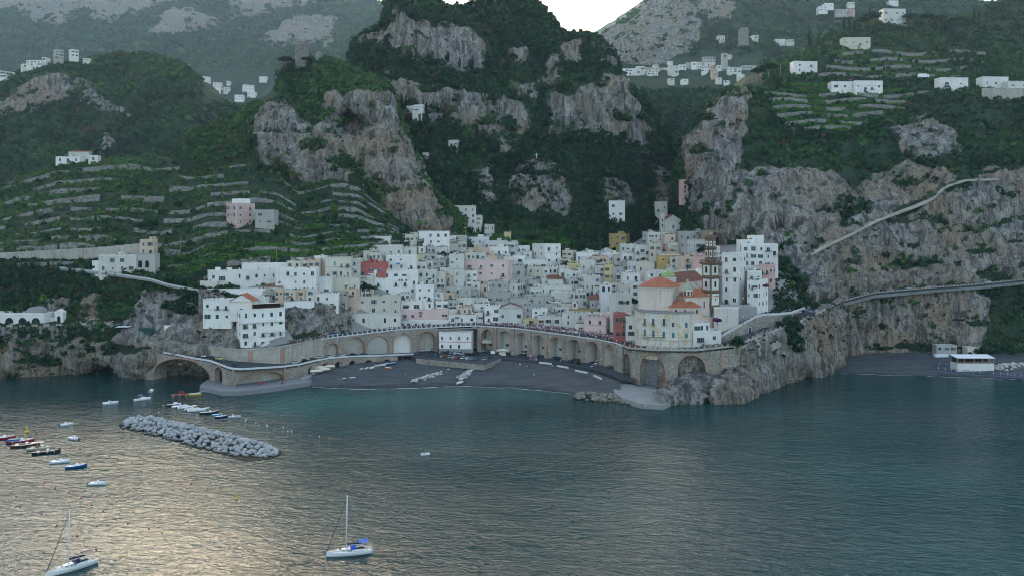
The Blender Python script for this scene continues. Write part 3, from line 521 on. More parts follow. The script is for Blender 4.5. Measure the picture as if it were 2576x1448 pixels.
cover('east', 'forest', 'bluish forest on the mountain behind the upper village', 9000, 4, 8, 8, 102, .38, brown=0)
cover('mid', 'forest', 'misty green forest on the rounded hill beyond the terraces', 9000, 3, 6.5, 9, 103, .44, brown=.01)
cover('gorge', 'forest', 'dark green forest filling the gorge under the village', 7000, 2.2, 5, 9, 104, .30, brown=0)
cover('main', 'undergrowth', 'dark pines and macchia covering the high central crag', 11000, 1.5, 5.0, 12, 105, .27, brown=.01, rockgrow=.03, asp=(1, 1, 1.15))
cover('crag', 'undergrowth', 'green macchia shrubs covering the lower crag with the watchtower', 8500, 1.0, 3.4, 12, 106, .58, amp=.45, brown=.03, rockgrow=.03)
cover('valley', 'undergrowth', 'dark green trees and shrubs on the valley slope above town', 8500, 1.2, 3.8, 12, 107, .27, brown=.01, rockgrow=.1)
cover('right', 'undergrowth', 'dark macchia and orchards covering the hill above the church', 18500, 1.0, 3.6, 12, 108, .42, brown=.03, rockgrow=.05)
cover('lower', 'undergrowth', 'shrubs clinging to the cliff over the far beach', 900, .6, 2.2, 14, 109, .30, rockgrow=.12)
cover('coast', 'undergrowth', 'dense shrubs on the sea cliff below the terraces', 3600, .8, 2.8, 14, 110, .33, brown=.05, mask=lambda U, V: ((V < 805) | ((V > 824) & (U < 300))) * 1.0, rockgrow=.06)
cover('head', 'undergrowth', 'small shrubs rooted in the headland rock below the road', 110, .5, 1.3, 14, 111, .38, rockgrow=.5, mask=lambda U, V: (U > 1850) * (V < 900) * 1.0)
cover('terr', 'undergrowth', 'low shrubs and orchard trees growing on the stone terraces', 8600, .6, 2.3, 12, 112, .66, amp=.45, brown=.02)

cover('town', 'ivy', 'dark green ivy and creepers on the bank right of the white houses', 900, .6, 1.6, 14, 113, .34, brown=0, amp=.2, mask=lambda U, V: (sdpoly(U, V, [(1938,650),(2000,640),(2040,650),(2045,760),(1990,790),(1945,800)]) > 0) * 1.0)
cover('bluff', 'undergrowth', 'shrubs rooted in the rock bluff under the white houses', 260, .4, 1.3, 12, 114, .38, rockgrow=.8)
for _k, _n, _r0, _r1, _sd, _b, _lb in (('main', 420, 3.2, 5.6, 131, .22, 'larger dark pine crowns standing out on the high crag'), ('crag', 160, 2.4, 4.2, 132, .42, 'larger tree crowns standing out on the watchtower crag'), ('valley', 320, 2.8, 5.0, 133, .26, 'larger tree crowns standing out on the valley slope'), ('right', 520, 2.4, 4.6, 134, .34, 'larger tree crowns standing out on the right hill'), ('terr', 90, 2.0, 3.4, 135, .42, 'larger tree crowns standing out along the terraces'), ('gorge', 260, 4, 7, 136, .26, 'larger tree crowns in the gorge'), ('mid', 260, 6, 10, 137, .40, 'larger tree crowns on the misty hill'), ('coast', 70, 2.2, 3.6, 138, .3, 'larger tree crowns above the left sea cliff')):
    cover(_k, 'forest', _lb, _n, _r0, _r1, 60, _sd, _b, brown=.01, rockgrow=.0, lsz=.34, asp=(1, 1, .95), mask=(lambda U, V: (V < 800) * 1.0) if _k == 'coast' else None)
NOVEG[:] = []
# vine rows and lemon pergolas
def vines(key, poly, n, seed, label, pitch, rad=(.8, 1.6)):
    f = lambda U, V: (sdpoly(U, V, poly) > 0) * (np.mod(V + 3 * np.sin(U / 37.0), pitch) < pitch * .5)
    C, rd, U, V = scatter(key, n, rad[0], rad[1], seed, f); r = np.random.default_rng(seed); o = ob('vineyard', leafmesh('vineyard', [leafcloud(C, rd, np.where(r.random(n) < .62, r.uniform(.79, .93, n), r.uniform(.45, .72, n)), 12, (1.5, 1, .55), seed=seed)])); tag(o, label, 'vineyard', kind='stuff')
vines('right', [(1935,232),(2000,205),(2150,225),(2290,225),(2290,262),(2210,300),(2130,335),(1990,320),(1930,275)], 7000, 121, 'bright green vine rows on the terraces of the right hill', 15)
vines('right', [(2090,130),(2260,120),(2430,180),(2360,200),(2090,195)], 3000, 122, 'green vine rows under the cream hilltop villa', 13)
vines('valley', [(1180,560),(1330,560),(1450,600),(1440,640),(1250,630),(1170,600)], 2200, 123, 'lemon pergolas on the dark slope just above town', 8, (.9, 1.7))
vines('terr', [(395,660),(440,612),(520,600),(760,600),(900,600),(940,620),(800,650),(560,662),(470,695)], 2600, 124, 'lemon pergolas on the terraces above the white houses', 7, (.6, 1.2))
# ================================================================== roads, viaduct, quays
DE = [(402,870,432),(485,873,428),(558,876,422),(600,880,419),(656,878,418),(705,873,420),(754,864,428),(793,857,438),(820,850,448),(900,840,462),(1000,828,476),(1100,822,486),(1200,818,486),(1300,825,477),(1400,838,463),(1500,852,447),(1550,862,430),(1580,875,408),(1650,880,392),(1750,880.5,386),(1850,870,386),(1900,850,395),(1950,832,408),(2000,815,424),(2070,782,452),(2120,758,475),(2200,737,491),(2350,724,500),(2460,716,506),(2576,704,512),(2900,690,520)]
LE = [(373,881,426),(436,891,424),(485,901,418),(529,908,411),(558,919,402),(580,927,396),(607,929,395),(656,926,401),(705,923,410),(754,917,420),(790,908,430),(827,901,441),(876,897,450),(943,895,459),(1060,890,474)]
def on(line, u): return W(u, np.interp(u, [p[0] for p in line], [p[1] for p in line]), np.interp(u, [p[0] for p in line], [p[2] for p in line]))
def path(line, u0, u1, n): return np.array([on(line, u) for u in np.linspace(u0, u1, n)])
def inward(P):
    "unit vectors pointing inland, across a shore-following path"
    t = np.gradient(P[:, :2], axis=0); t /= np.linalg.norm(t, axis=1)[:, None]; return np.stack([-t[:, 1], t[:, 0], t[:, 0] * 0], 1)
def ribbon(mb, A, B, th, m):
    n = len(A); d = np.array([0, 0, th]); q = np.concatenate([A, B, A - d, B - d]); f = []
    for i in range(n - 1): f += [(i, i + 1, n + i + 1, n + i), (2 * n + i, 2 * n + i + 1, i + 1, i), (n + i, n + i + 1, 3 * n + i + 1, 3 * n + i), (3 * n + i, 3 * n + i + 1, 2 * n + i + 1, 2 * n + i)]
    f += [(0, n, 3 * n, 2 * n), (n - 1, 3 * n - 1, 4 * n - 1, 2 * n - 1)]; return mb.poly([tuple(p) for p in q], f, m)
def polyslab(pts, z, th, m, name, kind='structure'):
    P = [G(u, v, z) for u, v in pts]; a = sum(P[i].x * P[(i + 1) % len(P)].y - P[(i + 1) % len(P)].x * P[i].y for i in range(len(P)))
    if a < 0: P = P[::-1]
    return tag(MB().prism([(p.x, p.y) for p in P], z - th, z, m).build(name), kind=kind)
# coast road on the viaduct
P = path(DE, 402, 2900, 330); w = np.interp(np.linspace(402, 2900, 330), [402, 800, 1100, 1230, 1290, 1400, 1480, 1540, 1600, 2070, 2300, 2900], [7.5, 8, 10, 12, 20, 20, 16, 10, 9.5, 9, 7, 7])
tag(ribbon(MB(), P, P + inward(P) * w[:, None], 1.1, M_ASPH).build('road'), kind='structure')
rail = thing('road_parapet', 'low parapet of stone posts along the cliff road below the church', 'parapet')
# lower road round the hairpin
A = path(LE, 373, 1075, 120); us = np.linspace(373, 1075, 120); D2 = path(DE, 402, 820, 120); B = A + inward(A) * 8.0
lim = np.stack([np.interp(us, np.linspace(402, 820, 120), D2[:, k]) for k in range(3)], 1); k = (us < 805); B[k] = lim[k] - inward(D2)[0] * 0; B[:, 2] = A[:, 2]; B[k, 1] += .4
tag(ribbon(MB(), A, B, .9, M_ASPH).build('road'), kind='structure')
def strip(line, u0, u1, n, off, h, z0, m, name, parent, wd=.5):
    Q = path(line, u0, u1, n); I = inward(Q); a = Q + I * off; b = a + I * wd; a[:, 2] += z0 + h; b[:, 2] += z0 + h; return ribbon(MB(), a, b, h, m).build(name, parent)
# retaining wall between the two levels
rw = thing('retaining_wall', 'tall rendered stone retaining wall between the upper and lower road', 'wall')
Q = path(DE, 398, 818, 90); I = inward(Q); a = Q - I * .05; a[:, 2] -= .1; ribbon(MB(), a, a + I * 1.0, 9.5, M_WALL).build('wall_face', rw)
strip(DE, 402, 812, 60, -.25, .75, 0, M_WALL, 'coping', rw, .45)
for u0, u1 in ((625, 636), (705, 716)):
    q = path(DE, u0, u1, 4); I = inward(q); a = q - I * .3; a[:, 2] -= .6; ribbon(MB(), a, a + I * .6, 8, M_BRICK).build('brick_pilaster', rw)
def arch_pts(w, spring, rise, n=14): return [(-w / 2 * math.cos(math.pi * i / n), spring + rise * math.sin(math.pi * i / n)) for i in range(n + 1)]
def bay(par, line, ua, ub, o0, o1, zb, atop, depth, m=None, spring=None, back=None, ring=True, liner=None, ringm=None, backd=None, bs=None):
    "one bay of an arched wall: ua..ub along the road edge, opening o0..o1 (px), base zb, arch top row atop (px)"
    m = m or M_MASON; a, b = on(line, ua), on(line, ub); ex = Vector((b.x - a.x, b.y - a.y, 0)); Lw = ex.length; ex.normalize(); ey = Vector((-ex.y, ex.x, 0))
    p0, p1 = on(line, o0), on(line, o1); s0 = (p0 - a).dot(ex); s1 = (p1 - a).dot(ex); c = (s0 + s1) / 2; w = s1 - s0; ym = (p0.y + p1.y) / 2
    zt = CAM_H - (atop - HV) * ym / FPX; spz = spring if spring is not None else zt - w / 2; ar = [(c + x, z) for x, z in arch_pts(w, spz, zt - spz)]
    top = lambda s: a.z + (b.z - a.z) * s / Lw - .35
    F = lambda s, z, d=0.0: a + ex * s + ey * d + Vector((0, 0, z - a.z))
    mb = MB(); lm = liner or m
    for s_a, s_b in ((0, s0), (s1, Lw)): mb.poly([F(s_a, zb), F(s_b, zb), F(s_b, top(s_b)), F(s_a, top(s_a))], [(0, 1, 2, 3)], m)
    for (x0, z0), (x1, z1) in zip(ar[:-1], ar[1:]): mb.poly([F(x0, z0), F(x1, z1), F(x1, top(x1)), F(x0, top(x0))], [(0, 1, 2, 3)], m); mb.poly([F(x0, z0), F(x0, z0, depth), F(x1, z1, depth), F(x1, z1)], [(0, 1, 2, 3)], lm)
    for s, sg in ((s0, 1), (s1, -1)): mb.poly([F(s, zb), F(s, spz), F(s, spz, depth), F(s, zb, depth)], [(0, 1, 2, 3)], lm)
    mb.poly([F(0, zb, depth + .02), F(s0, zb, depth + .02), F(s0, top(s0), depth + .02), F(0, top(0), depth + .02)], [(3, 2, 1, 0)], m); mb.poly([F(s1, zb, depth + .02), F(Lw, zb, depth + .02), F(Lw, top(Lw), depth + .02), F(s1, top(s1), depth + .02)], [(3, 2, 1, 0)], m)
    mb.build('arched_bay', par)
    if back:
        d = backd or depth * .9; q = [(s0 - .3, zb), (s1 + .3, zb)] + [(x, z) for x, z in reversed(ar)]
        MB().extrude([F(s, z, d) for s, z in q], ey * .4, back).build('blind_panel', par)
    if ring:
        r = MB(); k = .75 if w > 6 else .55
        for i in range(len(ar) - 1):
            (x0, z0), (x1, z1) = ar[i], ar[i + 1]; sc = 1 + 2 * k / w; sz = 1 + k / max(zt - spz, .5)
            q = [(x0, z0), (x1, z1), (c + (x1 - c) * sc, spz + (z1 - spz) * sz), (c + (x0 - c) * sc, spz + (z0 - spz) * sz)]; r.extrude([F(s, z, -.14) for s, z in q], ey * .3, ringm or M_BRICK)
        for s, sg in ((s0, -1), (s1, 1)): r.extrude([F(s, zb, -.14), F(s + sg * k, zb, -.14), F(s + sg * k, spz, -.14), F(s, spz, -.14)], ey * .3, ringm or M_BRICK) if (spz - zb) > 1 else None
        r.build('arch_ring', par)
    return F, c, w, zt, ey, ex
via = thing('viaduct', 'long curved stone viaduct with tall round arches behind the beach', 'viaduct')
AR = [(1210.6,1240,827.6),(1253,1284,831),(1297,1326.5,836),(1338.8,1369,842),(1381,1413,847),(1426.6,1460.8,853),(1474,1508,858),(1522,1552,864)]
eds = [1201] + [(AR[i][1] + AR[i + 1][0]) / 2 for i in range(7)] + [1566]
M_LINE = PL['chalk']; VB = []
for i, (o0, o1, tp) in enumerate(AR): VB.append(bay(via, DE, eds[i], eds[i + 1], o0, o1, 3.0, tp, 8.0, liner=M_LINE if i else M_MASON))
for e in eds[1:]:
    p = on(DE, e); t = on(DE, e + 2) - on(DE, e - 2); MB().box((0, 0, (p.z - .4 + 3) / 2 - p.z), (1.1, .55, p.z - 3.4), M_MASON).build('buttress', via, p + Vector((0, -.1, 0)), math.atan2(t.y, t.x))
    MB().tube((0, 0, -.5), (0, 0, 4 - p.z), .13, M_IRON).build('drainpipe', via, p + Vector((.9, -.5, 0)))
LB = [(812,857,818,851,862,5.5,2.4,M_WALL),(857,920,863.6,917,847,5.0,2.6,M_WALL),(920,983.5,924,977,843.5,4.6,1.3,PL['stone']),(983.5,1043,990,1036,838.6,4.4,4.5,PL['white']),(1043,1101,1050,1096,832.5,4.2,5.5,M_WALL)]
for ua, ub, o0, o1, tp, zb, dp, bk in LB: bay(via, DE, ua, ub, o0, o1, zb, tp, dp, back=bk, liner=PL['chalk'] if bk is PL['white'] else None)
a, b = on(DE, 1101), on(DE, 1201); I = inward(path(DE, 1101, 1201, 5))[2]; bm = MB()
ribbon(bm, path(DE, 1101, 1201, 8) - np.array([0, 0, .3]), path(DE, 1101, 1201, 8) + I * 9 - np.array([0, 0, .3]), 1.6, M_CONC); bm.build('beam', via)
for off, d in ((0, 9.2),): ribbon(MB(), path(DE, 1101, 1201, 8) + I * 9, path(DE, 1101, 1201, 8) + I * 9.6, 16, M_MASON).build('rear_wall', via)
strip(DE, 806, 1566, 140, -.35, .55, -.35, M_KERB, 'kerb', via, .8)
pm = MB().box((0, 0, .55), (.62, .4, 1.1), M_KERB).mesh('post'); rm = MB()
for k in range(32): ob('post', pm, via, on(DE, 812 + k * 12.4) + Vector((0, .5, .2)))
Q = path(DE, 812, 1550, 120)
for hz in (.65, 1.1):
    for i in range(len(Q) - 1): rm.tube(Vector(Q[i]) + Vector((0, .55, hz)), Vector(Q[i + 1]) + Vector((0, .55, hz)), .05, M_IRON, n=4, cap=False)
for i in range(0, len(Q), 1): rm.tube(Vector(Q[i]) + Vector((0, .55, 0)), Vector(Q[i]) + Vector((0, .55, 1.1)), .04, M_IRON, n=4, cap=False)
rm.build('railing', via)
# arched retaining wall of the headland
hw = thing('arched_sea_wall', 'curved rubble stone sea wall with tall blind arches under the church road', 'wall')
bay(hw, DE, 1556, 1590, 1566, 1581, 1.5, 889, 5, back=M_CUT, ringm=M_BRICK)
bay(hw, DE, 1590, 1687, 1607.6, 1668, 1.5, 892, 4.5, back=M_CUT); bay(hw, DE, 1687, 1800, 1705.6, 1775.4, 1.5, 893.5, 3.2, back=M_CUT)
Q = path(DE, 1799, 1900, 26); I = inward(Q); a = Q.copy(); a[:, 2] -= .3; ribbon(MB(), a, a + I * 2, 17, M_MASON).build('wall_face', hw)
Q = path(DE, 1899, 2078, 40); I = inward(Q); a = Q.copy(); a[:, 2] -= .3; ribbon(MB(), a, a + I * 2, 9, M_WALL).build('wall_face', hw)
strip(DE, 1562, 2078, 120, -.2, .5, -.3, M_WALL, 'coping', hw, .8)
for z0, z1, u in ((3, 18.5, 1818),): p = on(DE, u); MB().box((0, 0, -9), (.9, .5, 16), M_BRICK).build('brick_pilaster', hw, p + Vector((0, -.1, 0)))
pm = MB().box((0, 0, .6), (.75, .6, 1.3), M_WALL).box((0, 0, 1.3), (.95, .8, .18), M_CONC).mesh('post'); lastp = None
for u in list(np.arange(1570, 1860, 14.5)) + list(np.arange(1860, 2076, 11.5)):
    ob('post', pm, rail, on(DE, u) + Vector((0, .3, .15)))
strip(DE, 1568, 2076, 100, .15, .45, .15, M_WALL, 'low_wall', rail, .3)
rail2 = thing('road_parapet', 'thin stone parapet of the road cut across the cliff over the far beach', 'parapet')
_q = path(DE, 2072, 2900, 90); _i = inward(_q); _a = _q + _i * .1; _a[:, 2] -= .3; ribbon(MB(), _a, _a + _i * 1.2, 2.6, M_CUT).build('wall_face', rail2)
pm2 = MB().box((0, 0, .5), (.6, .4, 1.0), M_WALL).mesh('post')
for u in np.arange(2095, 2590, 9): ob('post', pm2, rail2, on(DE, u) + Vector((0, .3, .05)))
strip(DE, 2085, 2880, 80, .1, .55, .05, M_MASON, 'low_wall', rail2, .3)
# bridge of the lower road
br = thing('road_bridge', 'stone road bridge with brick-edged arches over the sea and the quay', 'bridge')
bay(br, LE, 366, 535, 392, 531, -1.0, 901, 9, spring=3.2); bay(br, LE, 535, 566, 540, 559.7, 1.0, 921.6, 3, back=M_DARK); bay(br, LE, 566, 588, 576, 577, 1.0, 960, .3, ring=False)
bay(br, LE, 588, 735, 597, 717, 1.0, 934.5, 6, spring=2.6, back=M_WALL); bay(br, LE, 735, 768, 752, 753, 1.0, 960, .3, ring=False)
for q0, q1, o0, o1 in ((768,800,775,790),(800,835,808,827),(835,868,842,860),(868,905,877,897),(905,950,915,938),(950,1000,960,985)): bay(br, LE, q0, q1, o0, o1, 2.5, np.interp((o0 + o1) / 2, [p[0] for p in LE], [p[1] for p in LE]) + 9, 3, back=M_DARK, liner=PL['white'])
strip(LE, 368, 1040, 110, -.3, .85, -.1, M_KERB, 'kerb', br, .55)
for u in (586, 717, 752): p = on(LE, u); MB().box((0, 0, -4), (.7, .4, 7.6), M_BRICK).build('brick_pilaster', br, p + Vector((0, -.15, 0)))
# quays and hard standing
tag(MB().prism([(-150, 432), (-135, 424), (-112, 438), (-85, 462), (-20, 468), (40, 446), (60, 425), (62, 392), (110, 388), (118, 412), (80, 470), (80, 530), (-150, 530)], -2, 1.3, M_PAVE).build('shore_ground'), kind='structure')
polyslab([(505,966),(502,973),(529,976),(558,983),(602,983),(681,974),(803,956),(830,946),(860,925),(900,905),(860,905),(773,938),(717,950),(597,966),(560,950),(526,950)], 2.2, 4.2, M_PAVE, 'quay')
polyslab([(1537,950),(1545,985),(1565,1000),(1610,1014),(1645,1016),(1668,1018),(1702,1001),(1690,985),(1668,978),(1607,974),(1583,962),(1560,955)], 2.2, 4.5, M_CONC, 'quay')
polyslab([(1047,901),(1219,917),(1260,901),(1262,874),(1040,874),(1020,884)], 5.4, 2.4, M_ASPH, 'car_park')
polyslab([(1219,917),(1219.01,917.6),(1261,901.6),(1260,901)], 5.6, 2.6, M_MASON, 'car_park_kerb'); polyslab([(1046,901),(1046,902),(1219.5,918),(1219.5,917)], 5.6, 2.8, M_MASON, 'car_park_kerb')
polyslab([(1255,902),(1320,905),(1400,912),(1450,920),(1500,929),(1535,940),(1560,952),(1600,955),(1585,925),(1560,890),(1400,862),(1255,850)], 4.6, 1.2, M_ASPH, 'beach_road')
for _bi, (ua, va, ub, vb) in enumerate(((1357,912,1388,915),(1402,920,1430,925),(1447,932,1478,938),(1494,945,1513,953))):
    p, q = G(ua, va, 4.9), G(ub, vb, 4.9); d = q - p; tag(MB().box((0, 0, .25), (d.length, .5, .9), M_KERB).build('bench', None, (p + q) / 2, math.atan2(d.y, d.x)), ['first','second','third','last'][_bi] + ' long low white bench wall along the beach road, counted from the car park', 'bench', 'white bench walls along the beach')
# terrace walls
_ord = ['lowest', 'second', 'third', 'fourth', 'fifth', 'sixth', 'seventh', 'eighth', 'ninth', 'tenth', 'uppermost']
def _twalls():
    r = random.Random(5)
    for k, (us, vb, vt, y) in enumerate(TIER):
        u = -60.0
        while u < 1120:
            L = r.uniform(35, 160); u1 = min(u + L, 1130)
            if u1 - u > 20 and r.random() < (.93 if k < 8 else .65) and not (k == 0 and 360 < u < 560):
                n = max(3, int((u1 - u) / 9)); q = np.linspace(u, u1, n); hh = r.uniform(.85, 1.25); a = WA(q, np.interp(q, us, vb) , np.interp(q, us, y) - .55); h = (np.interp(q, us, vb) - np.interp(q, us, vt)) * a[:, 1] / FPX * hh
                top = a.copy(); top[:, 2] += h + .1 + np.array([r.uniform(-.25, .25) for _ in q]); bt = top.copy(); bt[:, 1] += 1.1; lo = a.copy(); lo[:, 2] -= 1.6; hi = bt.copy(); hi[:, 2] = lo[:, 2]
                m = MB(); N = n; P4 = np.concatenate([lo, top, bt, hi]); f = []
                for i in range(N - 1): f += [(i, i + 1, N + i + 1, N + i), (N + i, N + i + 1, 2 * N + i + 1, 2 * N + i), (2 * N + i, 2 * N + i + 1, 3 * N + i + 1, 3 * N + i)]
                f += [(0, N, 2 * N, 3 * N), (N - 1, 4 * N - 1, 3 * N - 1, 2 * N - 1)]; m.poly([tuple(p) for p in P4], f, M_DRY)
                w = 'at the far left edge' if u < 120 else 'below the white farmhouse' if u < 300 else 'left of the pink villa' if u < 560 else 'beside the pink villa' if u < 720 else 'under the tall grey crag'
                tag(m.build('terrace_wall'), f'grey dry-stone terrace wall, {_ord[k]} tier, {w}', 'wall', 'dry-stone walls of the terraced hillside')
            u = u1 + (r.uniform(2, 9) if r.random() < .6 else r.uniform(20, 60))
_twalls()
# high wall under the left terraces
tw = thing('retaining_wall', 'long high grey retaining wall along the path at the far left', 'wall')
q = np.linspace(-200, 352, 60); a = WA(q, np.interp(q, [-200, 0, 250, 352], [642, 636, 622, 612]), np.interp(q, [-200, 352], [474, 480])); b = a.copy(); b[:, 1] += 1.5; ribbon(MB(), a, b, 14, M_WALL).build('wall_face', tw)
# path down to the white houses
q = np.linspace(150, 520, 50); a = WA(q, np.interp(q, [150, 260, 380, 420, 520], [674, 686, 703, 716, 735]), np.interp(q, [150, 260, 400, 520], [468, 466, 458, 455])); b = a.copy(); b[:, 1] += 2.4
tag(ribbon(MB(), a, b, 1.2, M_CONC).build('footpath'), kind='structure'); ww = a.copy(); ww[:, 2] += .8; bb = ww.copy(); bb[:, 1] += .35; tag(ribbon(MB(), ww, bb, .9, M_KERB).build('path_wall'), 'low pale wall along the footpath above the left cliff', 'wall')
# path climbing the right cliff
ROCKP = [(2010,650,506),(2060,622,513),(2130,588,525),(2200,552,537),(2300,516,548),(2335,500,552),(2370,468,560),(2420,452,566),(2500,450,570),(2640,452,572)]
q = np.array([on(ROCKP, u) for u in np.linspace(2010, 2640, 70)]); q[:, 1] -= 7.0; b = q.copy(); b[:, 1] += 8; q[:, 1] += 1.0; tag(ribbon(MB(), q, b, 1.5, M_WALL).build('footpath'), kind='structure')
# promenade in front of the left cliff
q = np.linspace(-250, 300, 40); a = WA(q, np.interp(q, [-250, 0, 150, 290, 300], [825, 822, 818, 814, 814]), np.interp(q, [-250, 0, 150, 300], [430.5, 431, 437, 440])); b = a.copy(); b[:, 1] += 15; tag(ribbon(MB(), a, b, .8, M_ASPH).build('road'), kind='structure')
sw = thing('buttressed_wall', 'grey stone wall with buttresses holding up the promenade at left', 'wall'); b = a.copy(); b[:, 1] += 1.2; a[:, 2] -= .1; ribbon(MB(), a - np.array([0, .3, 0]), b, 8.5, M_MASON).build('wall_face', sw)
for u in np.arange(-20, 285, 31):
    p = W(u, np.interp(u, [-250, 0, 150, 290], [825, 822, 818, 814]), np.interp(u, [-250, 0, 150, 300], [430, 430.5, 436.5, 439.5])); MB().box((0, 0, -3.6), (2.0, 1.2, 7.8), M_CUT, taper=.8).build('buttress', sw, p + Vector((0, -.6, 0))); MB().box((0, 0, .5), (3.2, .5, 1.1), M_WALL).build('parapet_block', sw, p + Vector((2.8, .2, 0)))

# terrace walls and pergola frames of the right hill
def _rwalls():
    r = random.Random(9)
    for i, (v0, ua, ub) in enumerate(((322, 1990, 2140), (306, 1975, 2215), (288, 1955, 2250), (270, 1945, 2290), (252, 1935, 2310), (238, 1925, 2350), (190, 2060, 2420), (172, 2080, 2440), (152, 2100, 2450), (132, 2120, 2480))):
        u = ua; j = 0
        while u < ub - 20:
            u1 = min(ub, u + r.uniform(40, 110)); q = np.linspace(u, u1, 6); vv = v0 + 4 * np.sin(q / 31.0 + i); pts = np.array([W(a, b, land(a, b, ('right',)) - 1.0) for a, b in zip(q, vv)]); top = pts.copy(); top[:, 2] += r.uniform(1.0, 2.0); bk = top.copy(); bk[:, 1] += 1.2
            tag(ribbon(MB(), top, bk, 3.2, M_DRY).build('terrace_wall'), f"{_ord[i]} stone terrace wall of the right hill, {('first', 'second', 'third', 'fourth', 'fifth', 'sixth', 'seventh', 'eighth', 'ninth', 'tenth', 'eleventh')[min(j, 10)]} stretch from the left", 'wall', 'stone walls of the right hill terraces'); u = u1 + r.uniform(8, 50); j += 1
_rwalls()
# ================================================================== the town
WINC = {}
SH = {'g': M_GREEN, 'w': M_WOOD, 't': M_TEAL, 'd': M_IRON}
def winmesh(kind, w, h, st):
    key = (kind, round(w, 1), round(h, 1), st)
    if key in WINC: return WINC[key]
    m = MB(); sm = SH[st]; W2 = w / 2; H2 = h / 2
    def arch(z, r, m_, d, y0): m.extrude([(-r * math.cos(math.pi * i / 8), y0, z + r * math.sin(math.pi * i / 8)) for i in range(9)], (0, d, 0), m_)
    if kind == 'closed': m.box((0, -.03, 0), (w, .1, h), sm); m.box((0, -.09, 0), (.05, .04, h), M_IRON)
    elif kind == 'arch':
        m.box((0, -.02, 0), (w, .08, h), M_GLASS); arch(H2, W2, M_GLASS, .08, -.06); m.box((0, -.08, 0), (.07, .05, h), sm)
    elif kind == 'hole': m.box((0, -.02, 0), (w, .08, h), M_DARK); arch(H2, W2, M_DARK, .08, -.06)
    else:
        m.box((0, -.02, 0), (w, .08, h), M_GLASS)
        for s in (-1, 1): m.box((s * (W2 + .05), -.05, 0), (.1, .14, h + .1), M_WFRAME)
        m.box((0, -.05, H2 + .05), (w + .2, .14, .1), M_WFRAME); m.box((0, -.10, -H2 - .05), (w + .3, .24, .1), M_WFRAME); m.box((0, -.07, 0), (.06, .04, h), M_WFRAME)
        if kind in ('shut', 'door'):
            for s in (-1, 1): m.box((s * (W2 + w * .27), -.09, 0), (w * .46, .07, h), sm)
    WINC[key] = m.mesh('window'); return WINC[key]
BALC = {}
def balcmesh(w, st=0):
    key = (round(w, 1), st)
    if key not in BALC:
        m = MB(); m.box((0, -.5, 0), (w, 1.0, .14), M_CONC); rl = M_IRON if st == 0 else M_RAIL
        for z in (.5, 1.0): m.box((0, -.97, z), (w, .05, .06), rl); m.box((-w / 2, -.5, z), (.05, 1.0, .06), rl); m.box((w / 2, -.5, z), (.05, 1.0, .06), rl)
        n = max(3, int(w / .35))
        for i in range(n + 1): m.box((-w / 2 + w * i / n, -.97, .55), (.04, .04, 1.0), rl)
        BALC[key] = m.mesh('balcony')
    return BALC[key]
HR = random.Random(11); flat('plant_green', (.03, .07, .025), .8)
def solid(par, w, d, h, F, col, roof='flat', deck=None, pr=.75, rm=None):
    "walls + roof of a block in local coordinates (front-left corner at 0,0,0)"
    if roof == 'flat':
        MB().b2(0, w, 0, d, -F, h - pr, col).build('wall', par)
        m = MB(); t = .28; a = h - pr
        m.b2(-.06, w + .06, -.06, t, a, h, col); m.b2(-.06, w + .06, d - t, d + .06, a, h, col); m.b2(-.06, t, t, d - t, a, h, col); m.b2(w - t, w + .06, t, d - t, a, h, col); m.b2(-.14, w + .14, -.14, t + .03, h, h + .09, col)
        m.build('parapet', par); MB().b2(t, w - t, t, d - t, a - .05, a + .06, deck or M_DECKROOF).build('roof', par)
    else:
        MB().b2(0, w, 0, d, -F, h, col).build('wall', par); m = MB(); e = .5; rm = rm or M_ROOF; k = min(w, d) * .28
        if roof == 'hip':
            r0, r1 = (d / 2, w - d / 2) if w > d else (w / 2, w / 2)
            m.poly([(-e, -e, h), (w + e, -e, h), (w + e, d + e, h), (-e, d + e, h), (r0, d / 2, h + k), (r1, d / 2, h + k)], [(0, 1, 5, 4), (1, 2, 5), (2, 3, 4, 5), (3, 0, 4), (3, 2, 1, 0)], rm)
        elif roof == 'shed': m.poly([(-e, -e, h), (w + e, -e, h), (w + e, d + e, h + k * .8), (-e, d + e, h + k * .8), (-e, d + e, h), (w + e, d + e, h)], [(0, 1, 2, 3), (0, 3, 4), (1, 5, 2), (3, 2, 5, 4), (0, 4, 5, 1)], rm)
        elif roof == 'gable': m.poly([(-e, -e, h - .2), (w / 2, -e, h + k * 1.25), (w + e, -e, h - .2), (-e, d + e, h - .2), (w / 2, d + e, h + k * 1.25), (w + e, d + e, h - .2)], [(0, 1, 4, 3), (1, 2, 5, 4), (3, 5, 2, 0)], rm); MB().poly([(0, 0, h - .01), (w, 0, h - .01), (w / 2, 0, h + k * 1.05), (0, .3, h - .01), (w, .3, h - .01), (w / 2, .3, h + k * 1.05)], [(0, 1, 2), (5, 4, 3), (0, 3, 4, 1)], col).build('gable', par)
        m.build('roof', par)
